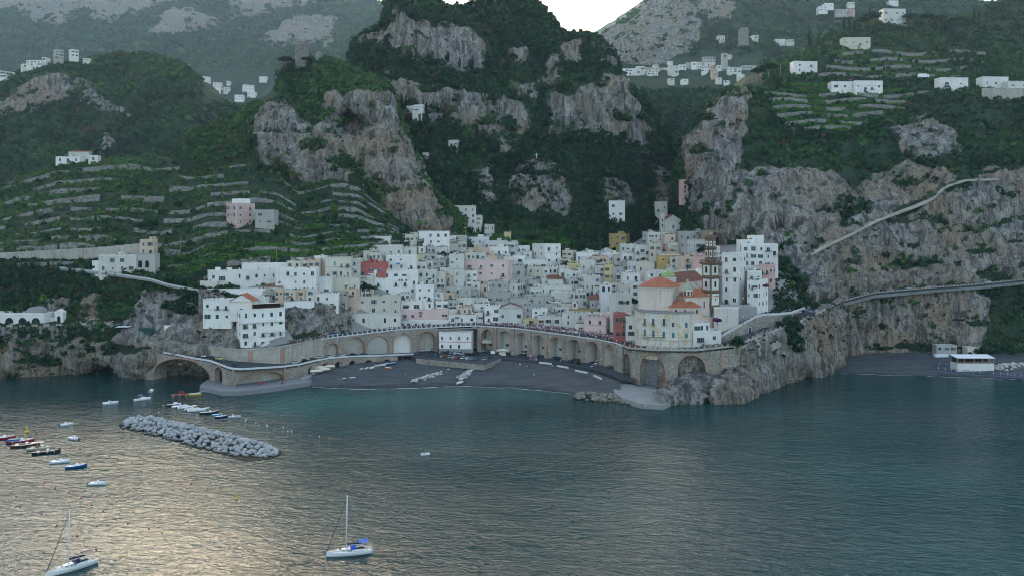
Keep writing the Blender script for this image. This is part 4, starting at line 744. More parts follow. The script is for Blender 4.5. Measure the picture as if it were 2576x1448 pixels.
def windows(par, w, h, rows, cols, st, face='F', d=0, bal=0.0, kinds=None, ws=1.0, skip=.06, top=None, hs=1.0, z0=None, x0=0, wid=None):
    if rows <= 0 or cols <= 0: return
    fh = h / rows if z0 is None else 0
    for r in range(rows):
        zc = h - fh * (r + .52) - .1
        for c in range(cols):
            if HR.random() < skip: continue
            W_ = (w if face == 'F' else d); xc = x0 + (W_ * (c + .5) / cols if wid is None else wid * (c + .5) / cols) + HR.uniform(-.3, .3)
            ww = min(1.35, W_ / cols * .45) * ws * HR.choice((.65, .85, 1, 1, 1.25)); hh = min(2.15, fh * .62) * hs * HR.choice((.6, .8, 1, 1, 1.15)); kd = (HR.choice(kinds) if kinds else HR.choice(('shut', 'shut', 'plain', 'closed', 'plain')))
            b = HR.random() < bal and fh > 2.2
            if b: hh = min(2.25, fh * .72); kd = HR.choice(('door', 'closed', 'plain')); zw = h - fh * (r + 1) + hh / 2 + fh * .08
            else: zw = zc + HR.uniform(-.1, .1)
            me = winmesh(kd, ww, hh, st)
            loc, rz = ((xc, 0, zw), 0) if face == 'F' else ((0, d - xc, zw), -math.pi / 2) if face == 'L' else ((w, xc, zw), math.pi / 2)
            wo = ob('window', me, par, loc, rz)
            if b: ob('balcony', balcmesh(min(ww * 2.2, W_ / cols * .85)), wo, (0, 0, -hh / 2 - .05))
RECT = []; HN = {}; GH = 'scattered houses on the hills'
def house(zn, x0, x1, yt, yb, col, rows, cols, label, yaw=None, s=.75, y=None, dy=0, d=None, st='g', bal=.15, sc=1, roof='flat', F=13, kinds=None, stuff=2, name='house', rm=None, group='houses of the old town', skip=.13, cat='house', ws=1.0, deck=None):
    (u0, v0), (u1, v1) = (Z(zn, x0, yt), Z(zn, x1, yb)) if zn else ((x0, yt), (x1, yb)); y = (y if y else land((u0 + u1) / 2, v1) - 3.0 if group == GH else ty((u0 + u1) / 2, v1)) + dy; RECT.append((u0, u1, v0, v1, label))
    if group == GH: F = min(F, 5)
    k = y / FPX; T = (u1 - u0) * k; h = (v1 - v0) * k; two = yaw is not None
    phi = math.atan(((u0 + u1) / 2 - CU) / FPX)
    if not two: th = R(HR.uniform(-5, 5)); w = T / math.cos(th); d = d or HR.uniform(8, 11)
    else: th = R(yaw) - phi; w = s * T * math.cos(phi) / math.cos(R(yaw)); d = d or min(18, max(3.5, (1 - s) * T * math.cos(phi) / abs(math.sin(R(yaw)))))
    zb = CAM_H - (v1 - HV) * k; X0 = (u0 - CU) * k; ex = Vector((math.cos(th), math.sin(th), 0))
    if not two: org = Vector((X0, y, zb))
    elif yaw >= 0: org = Vector((X0 + (1 - s) * T, y, zb))
    else: org = Vector((X0 + s * T, y, zb)) - ex * w
    o = thing(name, label, cat, org, th, group); solid(o, w, d, h, F, PL[col] if isinstance(col, str) else col, roof, deck, rm=rm)
    hw = h - (.7 if roof == 'flat' else .2); windows(o, w, hw, rows, cols, st, 'F', d, bal, kinds, skip=skip, ws=ws)
    if two and sc: windows(o, w, hw, rows, sc, st, 'L' if yaw > 0 else 'R', d, 0, kinds, skip=skip)
    c = PL[col] if isinstance(col, str) else col
    if roof == 'flat':
        for _ in range(HR.randint(0, stuff * 2)):
            t = HR.random(); px, py = HR.uniform(.8, max(1, w - .8)), HR.uniform(1.2, d - 1)
            if t < .35 and w > 6 and d > 6: a = HR.uniform(2, min(4.5, w * .45)); px = min(px, w - a - .5); MB().b2(px, px + a, d * .45, d - .6, h - .8, h + HR.uniform(1.0, 1.9), c).build('roof_room', o)
            elif t < .7: m = MB(); m.b2(px, px + .5, py, py + .5, h - .8, h + .9, c); m.b2(px - .08, px + .58, py - .08, py + .58, h + .9, h + 1.0, M_ROOF2); m.build('chimney', o)
            elif t < .85: m = MB(); m.tube((px, py, h - .7), (px, py, h + .5), .05, M_GREYM, n=4); m.lathe((px, py - .2, h + .3), [(.02, 0), (.42, .12), (.5, .3)], M_WHITE, 8); m.build('satellite_dish', o)
            else:
                m = MB(); m.b2(px, px + .06, 1, 1.06, h - .7, h + 1.5, M_TIMBER); m.b2(px + 2, px + 2.06, 1, 1.06, h - .7, h + 1.5, M_TIMBER); m.b2(px - .2, px + 2.3, .8, 3.2, h + 1.5, h + 1.58, HR.choice((M_CANVAS, M_TIMBER, M_GREEN))); m.build('pergola', o)
    if stuff and h > 5 and w > 5 and group in ('houses of the old town',) and HR.random() < .4:
        a = HR.uniform(1.6, 3.2); x = HR.uniform(.3, max(.4, w - a - .3)); zc = HR.uniform(.3, .75) * h; m = MB(); m.poly([(x, 0, zc + .6), (x + a, 0, zc + .6), (x + a, -1.3, zc), (x, -1.3, zc), (x, 0, zc + .52), (x + a, 0, zc + .52), (x + a, -1.3, zc - .08), (x, -1.3, zc - .08)], [(0, 3, 2, 1), (4, 5, 6, 7), (3, 7, 6, 2), (0, 4, 7, 3), (1, 2, 6, 5)], HR.choice((M_CANVAS, M_GREEN, M_WHITE, M_ROOF2, flat('awning_blue', (.03, .14, .38))))); m.build('awning', o)
    if h > 7 and w > 6 and stuff and HR.random() < .5: MB().b2(-.07, w + .07, -.1, .0, h * .52, h * .52 + .22, HR.choice((M_CONC, c, M_KERB))).build('string_course', o)
    if stuff and roof == 'flat' and w > 5:
        m = MB()
        for _ in range(HR.randint(2, 6)): px, py = HR.uniform(.6, w - .6), HR.uniform(.5, 2.2); m.box((px, py, h - .35), (.4, .4, .6), M_TERRA); m.lathe((px, py, h - .05), [(.05, 0), (.35, .3), (.25, .7), (.02, .9)], MATS['plant_green'], 6, False)
        m.build('planter', o)
    HN[label] = (o, w, d, h); return o
# measured from zoom windows of the photo: window, x0, x1, top, base, colour, rows, columns, label
H = [
 # --- the white cluster at the left end of town
 (1,335,1090,480,690,'white',2,8,'long white house with a row of balcony doors on the slope',dict(yaw=7,s=.97,bal=.5,d=9)),
 (1,702,1228,398,500,'white',0,0,'blank stepped white wall house behind the long white house',dict(d=5,dy=8,stuff=0)),
 (1,262,440,590,700,'chalk',1,1,'small pale annex at the left tip of the white houses',dict(d=6)),
 (1,1060,1525,455,720,'white',3,5,'big plain white house with small scattered windows',dict(yaw=-9,s=.92,kinds=('plain','plain','closed'),bal=.05)),
 (1,1440,1640,545,730,'white',2,2,'white house with a blue awning terrace',dict(d=7,bal=.3)),
 (1,1470,1735,715,905,'white',2,3,'white house block beside the rock with corner windows',dict(yaw=-8,s=.95)),
 (1,318,935,672,780,'white',0,0,'low curved white terrace wall house below the long house',dict(d=6,stuff=1)),
 (1,940,1120,650,700,'chalk',1,2,'low pale cottage with red tiled roof amid white houses',dict(roof='shed',rm=M_ROOF2,d=5)),
 (1,1135,1470,805,950,'white',1,4,'white house with arched green doors standing on the rock',dict(yaw=9,s=.95,kinds=('closed','arch'),bal=.9,F=5)),
 (1,1465,1580,325,450,'white',2,1,'narrow white tower annex of the cream balcony house',dict(d=7)),
 # --- second zoom
 (2,0,270,470,690,'cream',2,4,'cream house with eight tall shuttered windows',dict(bal=.4,st='t')),
 (2,265,365,485,660,'ivory',2,1,'narrow ivory house squeezed beside the red house',dict()),
 (2,345,642,522,668,'red',1,3,'deep red house front with pale pilasters',dict(bal=.3,skip=0,F=1)),
 (2,360,500,665,740,'chalk',1,1,'small chalk white house under the red house',dict()),
 (2,640,962,448,600,'white',2,3,'white house with small dark windows right of the red house',dict(kinds=('closed','plain'),st='w')),
 (2,500,812,342,470,'ivory',1,4,'weathered ivory house with external stair below the hillside',dict(st='t')),
 (2,605,872,296,350,'white',1,2,'white penthouse house behind the weathered ivory house',dict(dy=6)),
 (2,812,962,360,450,'ivory',1,1,'pale yellow small house beneath the large white mansion',dict()),
 (2,962,1045,445,530,'yellow',1,1,'tiny yellow house below the retaining bank',dict()),
 (2,970,1312,195,405,'white',3,4,'large white mansion high under the crag',dict(yaw=8,s=.94,kinds=('shut','plain'))),
 (2,1305,1378,245,345,'white',2,1,'white side wing of the large mansion',dict(d=6)),
 (2,1310,1590,-72,120,'ivory',3,4,'tall ivory house at the top of the left steps',dict(kinds=('closed','plain'))),
 (2,1585,1650,30,190,'ivory',3,1,'narrow ivory house leaning on the tall ivory house',dict(d=7)),
 (2,1352,1480,155,222,'white',1,3,'low white house with green doors under the tall ivory house',dict()),
 (2,1470,1645,120,200,'chalk',1,3,'small chalk house with tiny square windows',dict()),
 (2,1458,1728,258,345,'white',1,4,'wide low white house with dark square windows',dict()),
 (2,1478,1650,215,270,'chalk',0,2,'bare chalk roof house behind the wide low house',dict(dy=5)),
 (2,1395,1560,395,470,'chalk',1,2,'low chalk house with arched door above the pink palace',dict(kinds=('arch','plain'))),
 (2,500,982,605,870,'white',3,5,'broad white house with flags hanging from the balcony',dict(yaw=6,s=.97,bal=.25)),
 (2,975,1172,600,770,'ivory',2,3,'ivory end house with round porthole windows',dict(kinds=('plain','closed'))),
 (2,1165,1260,620,800,'chalk',3,2,'thin peeling chalk house beside the ivory end house',dict()),
 (2,1200,1312,495,620,'stone',2,1,'old grey house behind the blank cream tower',dict(dy=4)),
 (2,1310,1466,440,760,'ivory',4,1,'blank cream tower house adjoining the pink palace',dict(d=10,stuff=1,kinds=('plain',),ws=.6)),
 (2,65,360,680,850,'cream',1,3,'cream house with peeling walls above the tree court',dict()),
 (2,-60,66,780,850,'white',1,1,'small white terrace house with a blue canopy',dict()),
 (2,880,1145,760,1020,'white',3,2,'tall white cube house with dark red windows',dict(yaw=12,s=.72,st='w',kinds=('closed','shut'))),
 (2,1145,1250,830,960,'ivory',2,1,'narrow ivory house behind the white cube house',dict()),
 (2,205,800,885,1075,'cream',2,5,'long cream house above arched niches by the road',dict(yaw=4,s=.98,st='t',bal=.15,stuff=3)),
 (2,245,790,1070,1190,'chalk',1,5,'pale arcade house of arched niches over the road',dict(dy=-2.5,kinds=('arch','hole'),stuff=0,d=6)),
 (2,800,1020,930,1030,'white',1,2,'low white house behind the pink road house',dict()),
 (2,780,1300,1022,1140,'rose',1,6,'long pink road house with a roof terrace',dict(yaw=5,s=.97,kinds=('shut','closed'),bal=.3,stuff=1)),
 (2,768,1300,1136,1205,'white',1,7,'white ground floor shops of the pink road house',dict(dy=-.8,kinds=('closed','plain'),stuff=0,d=6)),
 (2,1165,1310,930,1010,'white',1,2,'little white roof house at the end of the pink road house',dict()),
 (2,1300,1590,1075,1160,'white',1,3,'white road house with a striped terrace over green doors',dict(kinds=('closed','plain'))),
 (2,1300,1445,1015,1080,'white',1,1,'square white upper house by the dark street',dict()),
 (2,1350,1620,895,1015,'ivory',1,4,'ivory corner house with red shutters at the street mouth',dict(yaw=-18,s=.8,sc=3,st='w',bal=.5)),
 (2,1250,1540,775,880,'stone',1,3,'grey flat-roofed house with arches under the pink palace',dict(kinds=('arch','plain'))),
 # --- third zoom: centre
 (3,100,262,980,1155,'white',2,2,'white house at the right of the dark street',dict(kinds=('plain','shut'),st='w',bal=.4)),
 (3,255,502,1000,1160,'ivory',1,3,'ivory barn house with a steep tiled roof by the crowd',dict(roof='gable',rm=M_ROOF2,d=8)),
 (3,500,615,975,1120,'stone',2,1,'grey narrow house behind the road shops',dict()),
 (3,600,765,1010,1130,'white',2,2,'white house with a vine terrace near the crowd',dict()),
 (3,510,680,1110,1175,'yellow',1,1,'low ochre shop house on the crowded road',dict(stuff=0)),
 (3,660,885,1085,1180,'chalk',1,3,'chalk house with red shutters facing the crowded road',dict(st='w')),
 (3,765,885,1060,1180,'stone',1,2,'plain grey house facing the crowded road',dict(dy=1)),
 (3,100,375,835,975,'stone',1,3,'old grey flat house below the pink palace',dict()),
 (3,370,600,900,990,'stone',1,3,'low grey house in the middle of the roofs',dict()),
 (3,300,600,745,895,'ivory',2,2,'ivory house with a long green shuttered flank',dict(yaw=-24,s=.48,sc=4)),
 (3,295,512,555,745,'stone',2,2,'tall weathered grey house beside the pink palace',dict()),
 (3,370,490,550,640,'chalk',1,1,'chalk roof house on the weathered grey house',dict(dy=4)),
 (3,505,760,495,610,'white',1,3,'white house with three dark windows above the stairs',dict(kinds=('shut',))),
 (3,600,905,330,535,'white',3,2,'large white corner house below the green slope',dict(yaw=32,s=.56,sc=2,kinds=('plain','closed'))),
 (3,430,578,350,430,'white',1,2,'small white house above the centre roofs',dict()),
 (3,510,600,410,470,'chalk',1,1,'tiny chalk shed house on the green slope',dict()),
 (3,-80,145,372,475,'peach',1,3,'peach house just over the pink palace roof',dict(st='w')),
 (3,145,355,358,470,'white',1,3,'white house with a green sunblind right of the peach house',dict()),
 (3,100,215,122,330,'ivory',3,2,'pale tall house on the left hill',dict(yaw=-22,s=.3,sc=5,d=14)),
 (3,305,378,205,290,'yellow',1,1,'small yellow house at the edge of the green slope',dict()),
 (3,300,405,465,560,'chalk',1,1,'plain chalk house left of the red roofs',dict()),
 (3,405,530,450,545,'white',1,1,'white house with red roof edges',dict(deck=M_ROOF2)),
 (3,725,892,575,700,'white',2,3,'white house with a laundry terrace by the alley',dict(yaw=-12,s=.85)),
 (3,890,1003,590,745,'chalk',2,2,'chalk house with flat red roof on the alley',dict(deck=M_ROOF2)),
 (3,770,930,700,790,'chalk',0,0,'house with a broad flat brown tiled roof',dict(roof='shed',rm=M_ROOF2,d=10)),
 (3,700,790,690,760,'ivory',1,1,'ivory gabled house next to the brown roof',dict()),
 (3,668,1028,765,870,'chalk',1,4,'wide chalk house with solar panels and a green terrace',dict()),
 (3,560,805,880,985,'stone',1,3,'grey house with a tiled porch in the centre',dict()),
 (3,800,1035,830,935,'chalk',1,4,'chalk house with a glazed veranda by the alley',dict(kinds=('plain',))),
 (3,800,905,935,1010,'white',1,1,'small white house behind the bell gable',dict()),
 (3,875,1022,955,1050,'cream',1,1,'cream house beside the little bell gable',dict()),
 (3,915,1310,1055,1190,'ivory',2,3,'ivory house with an ochre roof band over the square',dict(yaw=-6,s=.96,bal=.4)),
 (3,910,1315,1018,1060,'ochre',0,0,'ochre banded roof terrace above the square',dict(dy=.4,stuff=0,d=10,F=2)),
 (3,1150,1465,1100,1290,'rose',2,2,'square pink house with a sunny roof terrace by the crowd',dict(yaw=-20,s=.72,sc=2)),
 (3,1470,1600,1065,1300,'red',3,2,'narrow crimson house next to the white slit house',dict(bal=.6,y=433)),
 (3,1590,1692,1090,1300,'white',3,1,'white slit house between crimson house and curved church house',dict(y=430)),
 (3,1210,1425,915,1010,'stone',1,4,'grey house with white windows under a red roof',dict(roof='shed',rm=M_ROOF2)),
 (3,1420,1640,850,1020,'chalk',1,3,'chalk house with a pot filled terrace and awning',dict(yaw=-15,s=.82)),
 (3,1320,1485,785,870,'white',1,3,'white house with arched upper windows',dict(kinds=('arch',))),
 (3,1245,1325,780,880,'ivory',1,1,'little ivory house with a plant balcony',dict()),
 (3,1085,1320,665,880,'chalk',3,3,'long chalk house with green balconies over the alley',dict(yaw=22,s=.72,sc=5,bal=.3)),
 (3,1105,1268,495,640,'ivory',1,2,'blank ivory house at the head of the alley',dict(ws=.6)),
 (3,1265,1370,560,680,'chalk',2,2,'chalk house with a red balcony in the middle',dict()),
 (3,1365,1462,545,780,'yellow',3,2,'yellow brown tall house in the middle of the right roofs',dict(bal=.3)),
 (3,1458,1560,570,780,'stone',3,1,'grey unpainted tall house beside the yellow brown one',dict()),
 (3,1560,1742,635,815,'white',2,2,'white house with dark doors behind the orange church roof',dict(kinds=('closed','plain'),st='d')),
 (3,1660,1780,730,960,'chalk',3,2,'chalk house with green shutters left of the church',dict()),
 (3,1335,1535,425,545,'white',1,3,'white house with an outside stair high on the right',dict()),
 (3,1340,1440,392,430,'white',0,0,'small white attic house on the right roofs',dict(dy=5)),
 (3,1068,1300,418,525,'white',1,4,'low white house under the ochre villa',dict()),
 (3,1130,1300,405,470,'chalk',1,2,'pale blue-white upper house under the ochre villa',dict(dy=6)),
 (3,980,1103,535,655,'yellow',2,2,'pale yellow house at the end of the alley',dict()),
 (3,1410,1632,222,345,'ochre',2,3,'ochre yellow villa alone above the town',dict(yaw=-20,s=.8,sc=1,bal=.8,d=9)),
 (3,1535,1690,335,480,'chalk',2,3,'chalk house below the ochre villa',dict()),
 # --- fourth zoom: right
 (4,345,480,312,500,'ivory',2,3,'ivory house with a planted terrace, taller of the pair',dict()),
 (4,478,592,300,500,'cream',3,2,'cream house with brown windows right of the ivory pair',dict(st='w')),
 (4,590,662,320,400,'coral',1,1,'small terracotta coloured loggia house',dict(F=2)),
 (4,655,752,290,400,'cream',1,1,'square cream house behind the crenellated chapel',dict()),
 (4,570,640,265,325,'chalk',1,3,'white arcade house high behind the chapel',dict(kinds=('arch',))),
 (4,760,1065,262,450,'stone',2,5,'long grey stone house with a green roller blind',dict(yaw=14,s=.72,sc=6)),
 (4,755,1000,180,270,'stone',1,4,'grey workshop house under the gabled chapel',dict()),
 (4,990,1090,172,262,'brown',1,1,'brown stone house at the foot of the cliff',dict()),
 (4,600,800,190,260,'chalk',1,4,'low white hall with blue hoarding beneath the gabled chapel',dict()),
 (4,345,570,475,600,'cream',1,2,'cream house with a roof garden and white parasol',dict(yaw=-14,s=.8)),
 (4,460,800,552,640,'chalk',1,4,'flat chalk house directly behind the tiled dome',dict(dy=3)),
 (4,935,1070,425,620,'pink',2,1,'salmon pink house behind the bell tower',dict(y=470)),
 (4,800,960,560,660,'ivory',1,2,'ivory house left of the church gable',dict(y=462)),
 (4,205,345,300,420,'chalk',2,3,'chalk house with laundry at the far right roofs',dict(dy=2)),
 (4,100,305,775,935,'ivory',1,3,'ivory terrace house below left of the church',dict(y=462)),
 (4,10,110,700,770,'white',1,2,'white house with two arched doors left of the church',dict(kinds=('arch',),y=500)),
 # --- white group right of the bell tower
 (4,1180,1432,392,890,'white',5,2,'tallest plain white house right of the bell tower',dict(yaw=-14,s=.62,sc=2,y=437,kinds=('closed','closed','plain'),skip=.1,stuff=1)),
 (4,1420,1645,655,925,'white',3,3,'white terraced house above the parked cars by the steps',dict(yaw=-18,s=.45,sc=3,y=431,bal=.3)),
 (4,1425,1560,560,680,'white',1,2,'white middle terrace house with a rounded roof',dict(y=447,d=9)),
 (4,1540,1692,500,700,'pink',2,3,'small salmon house among the white terraced houses',dict(yaw=-12,s=.9,y=446,bal=.5,F=2)),
 (4,1350,1665,300,520,'white',3,4,'high white house with rounded gables under the cliff',dict(yaw=6,s=.95,y=458,F=7)),
 (4,1452,1580,220,320,'white',0,0,'topmost white tower house under the brown cliff',dict(y=466,d=7,stuff=0)),
 (4,1350,1480,262,350,'white',1,2,'white attic house with a red edged roof under the cliff',dict(y=462,d=6)),
 (4,1640,1722,300,420,'white',1,1,'white cliff house with a glazed corner',dict(y=466,d=7)),
]
for zn, x0, x1, yt, yb, col, rows, cols, label, o_ in H: house(zn, x0, x1, yt, yb, col, rows, cols, label, **o_)
# small houses filling the gaps between the measured ones
def infill():
    r = random.Random(21); TP = [(525,760),(560,690),(760,660),(900,650),(960,600),(1120,590),(1280,610),(1420,640),(1560,625),(1680,570),(1800,620),(1810,690),(1760,700),(1600,700),(1590,830),(1500,840),(1400,815),(1200,805),(1000,815),(880,820),(870,770),(720,760)]
    nm = {'white': 'white', 'chalk': 'chalky white', 'ivory': 'ivory', 'stone': 'grey', 'cream': 'cream', 'peach': 'peach'}; n = 0; LB = list(RECT)
    for v in range(600, 835, 9):
        for u in range(530, 1810, 11):
            if sdpoly(np.array([u]), np.array([v]), TP)[0] < 6: continue
            if any(a[0] - 2 < u < a[1] + 2 and a[2] - 1 < v < a[3] + 3 for a in RECT): continue
            w = r.uniform(24, 46); h = r.uniform(20, 36); a = min(LB, key=lambda q: abs((q[0] + q[1]) / 2 - u) + 1.5 * abs((q[2] + q[3]) / 2 - v)); col = r.choice(('white', 'chalk', 'ivory', 'ivory', 'stone', 'stone', 'cream', 'peach')); side = 'left of' if u < (a[0] + a[1]) / 2 else 'right of'
            house(0, u - w / 2, u + w / 2, v - h * .55, v + h * .45, col, max(1, int(h / 13)), max(1, int(w / 13)), f"small {nm[col]} infill house {side} the {' '.join(a[4].split()[:8])}", yaw=r.choice((None, None, 20, -20)), s=.7, stuff=2, deck=r.choice((None, None, M_ROOF2)), st=r.choice('ggwtd')); n += 1
infill()
# pink palace
p = house(2, 1465, 2052, 505, 850, 'rose', 4, 4, 'big pink palace with white framed windows and a roof terrace', yaw=-16, s=.79, sc=2, st='t', bal=.2, kinds=('plain',), skip=0, stuff=0, name='palace', d=15)
o, w, d, h = HN['big pink palace with white framed windows and a roof terrace']
for z in (h * .28, h * .76): MB().b2(-.15, w + .15, -.15, .2, z, z + .3, M_KERB).build('cornice', o)
for i in range(5): MB().b2(i * (w - .7) / 4, i * (w - .7) / 4 + .7, -.1, .1, h * .28, h * .76, PL['rose']).build('pilaster', o)
MB().b2(-.1, w + .1, -.1, .15, -2, h * .27, PL['pink']).build('plinth', o)
# four-storey white corner house over the road
lab = 'white corner house of many balconies rising from the road'
o = house(1, 592, 1165, 890, 1290, 'white', 4, 5, lab, yaw=13, s=.82, sc=2, y=426.5, bal=.5, kinds=('closed', 'closed', 'plain', 'arch'), stuff=0, d=12); o, w, d, h = HN[lab]
for z, f in ((h * .64, 1.0), (h * .36, .55)):
    m = MB(); a = w * (1 - f); m.b2(a, w + .4, -1.3, 0, z, z + .2, PL['white']); m.b2(a, w + .4, -1.3, -1.22, z + 1.0, z + 1.1, M_RAIL)
    for i in range(int((w - a) / .9)): m.b2(a + i * .9, a + i * .9 + .08, -1.3, -1.22, z, z + 1.05, M_RAIL)
    m.build('balcony', o)
MB().b2(.3, w - .3, .3, d - .3, h - .7, h - .62, M_TERRA).build('terrace_floor', o)
m = MB(); m.b2(w * .30, w * .95, 4.5, 5, h, h + 2.6, M_DARK); 
for i in range(5): m.b2(w * (.30 + i * .13), w * (.30 + i * .13) + w * .115, 1.6, 4.6, h + 2.5 - .0, h + 2.62, M_CANVAS)
m.build('awning', o)
m = MB(); m.poly([(w * .40, -2.2, 0), (w * .40, 0, 0), (w * .62, 0, 0), (w * .62, -2.2, 0), (w * .40, -2.2, .2), (w * .40, 0, .2), (w * .62, 0, 3.2), (w * .62, -2.2, 3.2)], [(0, 3, 7, 4), (4, 7, 6, 5), (1, 5, 6, 2), (3, 2, 6, 7)], PL['white']); m.build('outside_stair', o)
house(1, 295, 600, 775, 1010, 'white', 2, 3, 'left wing of the white corner houses, standing on the cliff', y=436, bal=.5, d=8, F=4, kinds=('shut', 'closed'))
house(1, 578, 812, 800, 935, 'white', 2, 1, 'white gabled house with an orange tiled roof', y=434, roof='gable', d=11, F=4, rm=M_ROOF)
house(1, 690, 955, 760, 830, 'white', 0, 0, 'flat white house behind the orange gable', y=447, d=7)
# crenellated ochre chapel
lab = 'ochre chapel with scalloped crenellations and a quatrefoil window'
o = house(4, 560, 778, 415, 545, 'ochre', 0, 0, lab, stuff=0, name='chapel', cat='chapel', group=None, d=9); o, w, d, h = HN[lab]
for i in range(6): a = w / 6; MB().extrude([(a * i + a * .5 - a * .48 * math.cos(math.pi * k / 8), 0, h + a * .5 * math.sin(math.pi * k / 8)) for k in range(9)], (0, .4, 0), PL['cream']).build('merlon', o)
for i in range(2): MB().tube((w * (.22 + .56 * i), -.1, h * .7), (w * (.22 + .56 * i), .1, h * .7), .55, M_GLASS, n=12).build('round_window', o)
m = MB()
for a, b in ((0, .45), (0, -.45), (.45, 0), (-.45, 0)): m.tube((w / 2 + a, -.12, h * .45 + b), (w / 2 + a, .1, h * .45 + b), .45, M_GLASS, n=10)
m.build('quatrefoil_window', o)
# gabled chapel with turret, high right
lab = 'pale chapel with steep red roof above the right side of town'
o = house(4, 628, 782, 70, 200, 'ivory', 1, 1, lab, roof='gable', rm=M_ROOF2, st='w', kinds=('arch',), name='chapel', cat='chapel', group=None, y=640, d=14, bal=0, skip=0); o, w, d, h = HN[lab]
m = MB(); m.b2(-3.6, -.2, 1, 4.4, -6, h + 3, PL['cream']); m.poly([(-3.8, .8, h + 3), (0, .8, h + 3), (0, 4.6, h + 3), (-3.8, 4.6, h + 3), (-1.9, 2.7, h + 5.4)], [(0, 1, 4), (1, 2, 4), (2, 3, 4), (3, 0, 4)], PL['cream']); m.build('bell_turret', o)
for z in (h * .55, h * .95): ob('window', winmesh('hole', .9, 1.6, 'd'), o, (-1.9, 1, z))
# little bell gable on the roofs
p = W(*Z(3, 1050, 995), ty(Z(3, 1050, 995)[0], Z(3, 1050, 1030)[1])); o = thing('bell_gable', 'small white bell gable standing over the centre roofs', 'bell gable', p)
m = MB(); m.extrude([(-2, 0, -6), (2, 0, -6), (2, 0, 1.8), (1.2, 0, 3.2), (0, 0, 4.4), (-1.2, 0, 3.2), (-2, 0, 1.8)], (0, 1.2, 0), PL['white']); m.build('wall', o); ob('opening', winmesh('hole', 1.3, 1.6, 'd'), o, (0, 0, 1.2)); MB().lathe((0, -.15, .9), [(.45, 0), (.3, .5), (.1, .7)], M_TUFA, 8).build('bell', o)
# white bathing house inside the viaduct gap
lab = 'white two-storey building under the viaduct beam by the car park'
o = house(0, 1104, 1195, 835, 880, 'white', 0, 0, lab, yaw=-9, s=.9, y=479, d=9, F=3, stuff=0, group=None, name='building', cat='building'); o, w, d, h = HN[lab]
for i in range(4): ob('window', winmesh('plain', .95, 2.0, 'w'), o, (w * (.1 + .26 * i), 0, h * .66))
for i in range(3): ob('window', winmesh('arch', 1.2, 1.5, 'd'), o, (w * (.1 + .26 * i), 0, h * .17))
MB().b2(-.05, w + .05, -.06, .02, h * .44, h * .47, M_RED).build('red_band', o); MB().b2(-.05, w + .05, -.1, .05, -2, .7, M_CONC).build('plinth', o)
# houses seen through the arches
for i, (F, c, w, zt, ey, ex) in enumerate(VB):
    q = F(c - w * 1.1, 3.0, 9.2); o = thing('arcade_house', ['white house front with an awning seen through the first arch', 'white house front behind the second arch', 'house front with a balcony behind the third arch', 'house front with a dark door behind the fourth arch', 'house front with green balcony behind the fifth arch', 'house front behind the sixth arch', 'house front behind the seventh arch', 'house front behind the arch next to the headland'][i], 'house', q, math.atan2(ex.y, ex.x), 'house fronts behind the viaduct arches')
    L = w * 2.2; MB().b2(0, L, 0, 5, -1, zt + 2.5 - 3, PL[('chalk', 'white', 'white', 'chalk', 'white', 'stone', 'stone', 'stone')[i]]).build('wall', o)
    ob('door', winmesh('hole', 1.8, 2.0, 'd'), o, (L * .55, 0, 1.0)); ob('window', winmesh('shut', 1.1, 1.6, 'g'), o, (L * .42, 0, 6)); ob('window', winmesh('closed', 1.1, 1.8, 'g'), o, (L * .66, 0, 6.6))
    if i in (2, 4): ob('balcony', balcmesh(3.0), o, (L * .62, 0, 5.4))
o = thing('street_building', 'dark stone building backing the end of the viaduct', 'building', on(DE, 1555) + Vector((2, 9, -14))); MB().b2(-2, 14, 0, 6, -2, 12, PL['stone']).build('wall', o); ob('door', winmesh('hole', 1.6, 2, 'd'), o, (4, 0, 2))
# ---- houses away from the town
GH = 'scattered houses on the hills'
lab = 'pink villa with white corners alone on the terraces'
o = house(0, 569, 641, 511, 566, 'pink', 3, 2, lab, yaw=28, s=.66, sc=3, st='g', bal=.2, skip=0, group=GH, stuff=0, name='villa'); o, w, d, h = HN[lab]
for z in (0, h * .33, h * .66, h - .8): MB().b2(-.12, w + .12, -.12, .1, z, z + .3, M_KERB).build('cornice', o)
for x in (-.1, w - .5): MB().b2(x, x + .6, -.13, .1, 0, h, M_KERB).build('quoin', o)
MB().b2(w * .25, w * .85, 2, d - 1, h - .8, h + 3.2, PL['white']).build('roof_room', o)
for a in (640,): house(0, 642, 690, 528, 566, 'stone', 2, 2, 'grey stone barn house attached to the pink villa', d=8, group=GH, stuff=0)
o = thing('pergola', 'brown pergola roof with a white parasol right of the pink villa', 'pergola', W(640, 516, 566)); m = MB()
for x in (0, 6, 12): m.b2(x, x + .25, 0, .25, -3, 2, M_TIMBER)
m.build('frame', o); MB().box((6.5, 3, 2.2), (14, 7, .3), M_ROOF2).build('roof', o); MB().lathe((15, 2, 2.0), [(1.9, 0), (.1, .7)], M_WHITE, 8).tube((15, 2, -2), (15, 2, 2.5), .06, M_WHITE).build('parasol', o)
house(0, 140, 200, 394, 407, 'white', 1, 3, 'white farmhouse on the skyline of the left terraces', d=9, group=GH, roof='flat', stuff=1); house(0, 172, 222, 382, 404, 'ivory', 1, 2, 'ivory farmhouse with sloping roof on the left skyline', d=9, group=GH, roof='shed'); house(0, 222, 245, 391, 405, 'white', 1, 1, 'small white shed house right of the farmhouse', group=GH, d=6)
house(0, 248, 340, 641, 684, 'chalk', 2, 4, 'two-storey pale house with stone ground floor by the left path', y=466, d=10, group=GH, bal=0, kinds=('plain', 'shut')); house(0, 232, 252, 656, 674, 'white', 0, 1, 'small white side annex of the pale house by the path', y=467, d=6, group=GH)
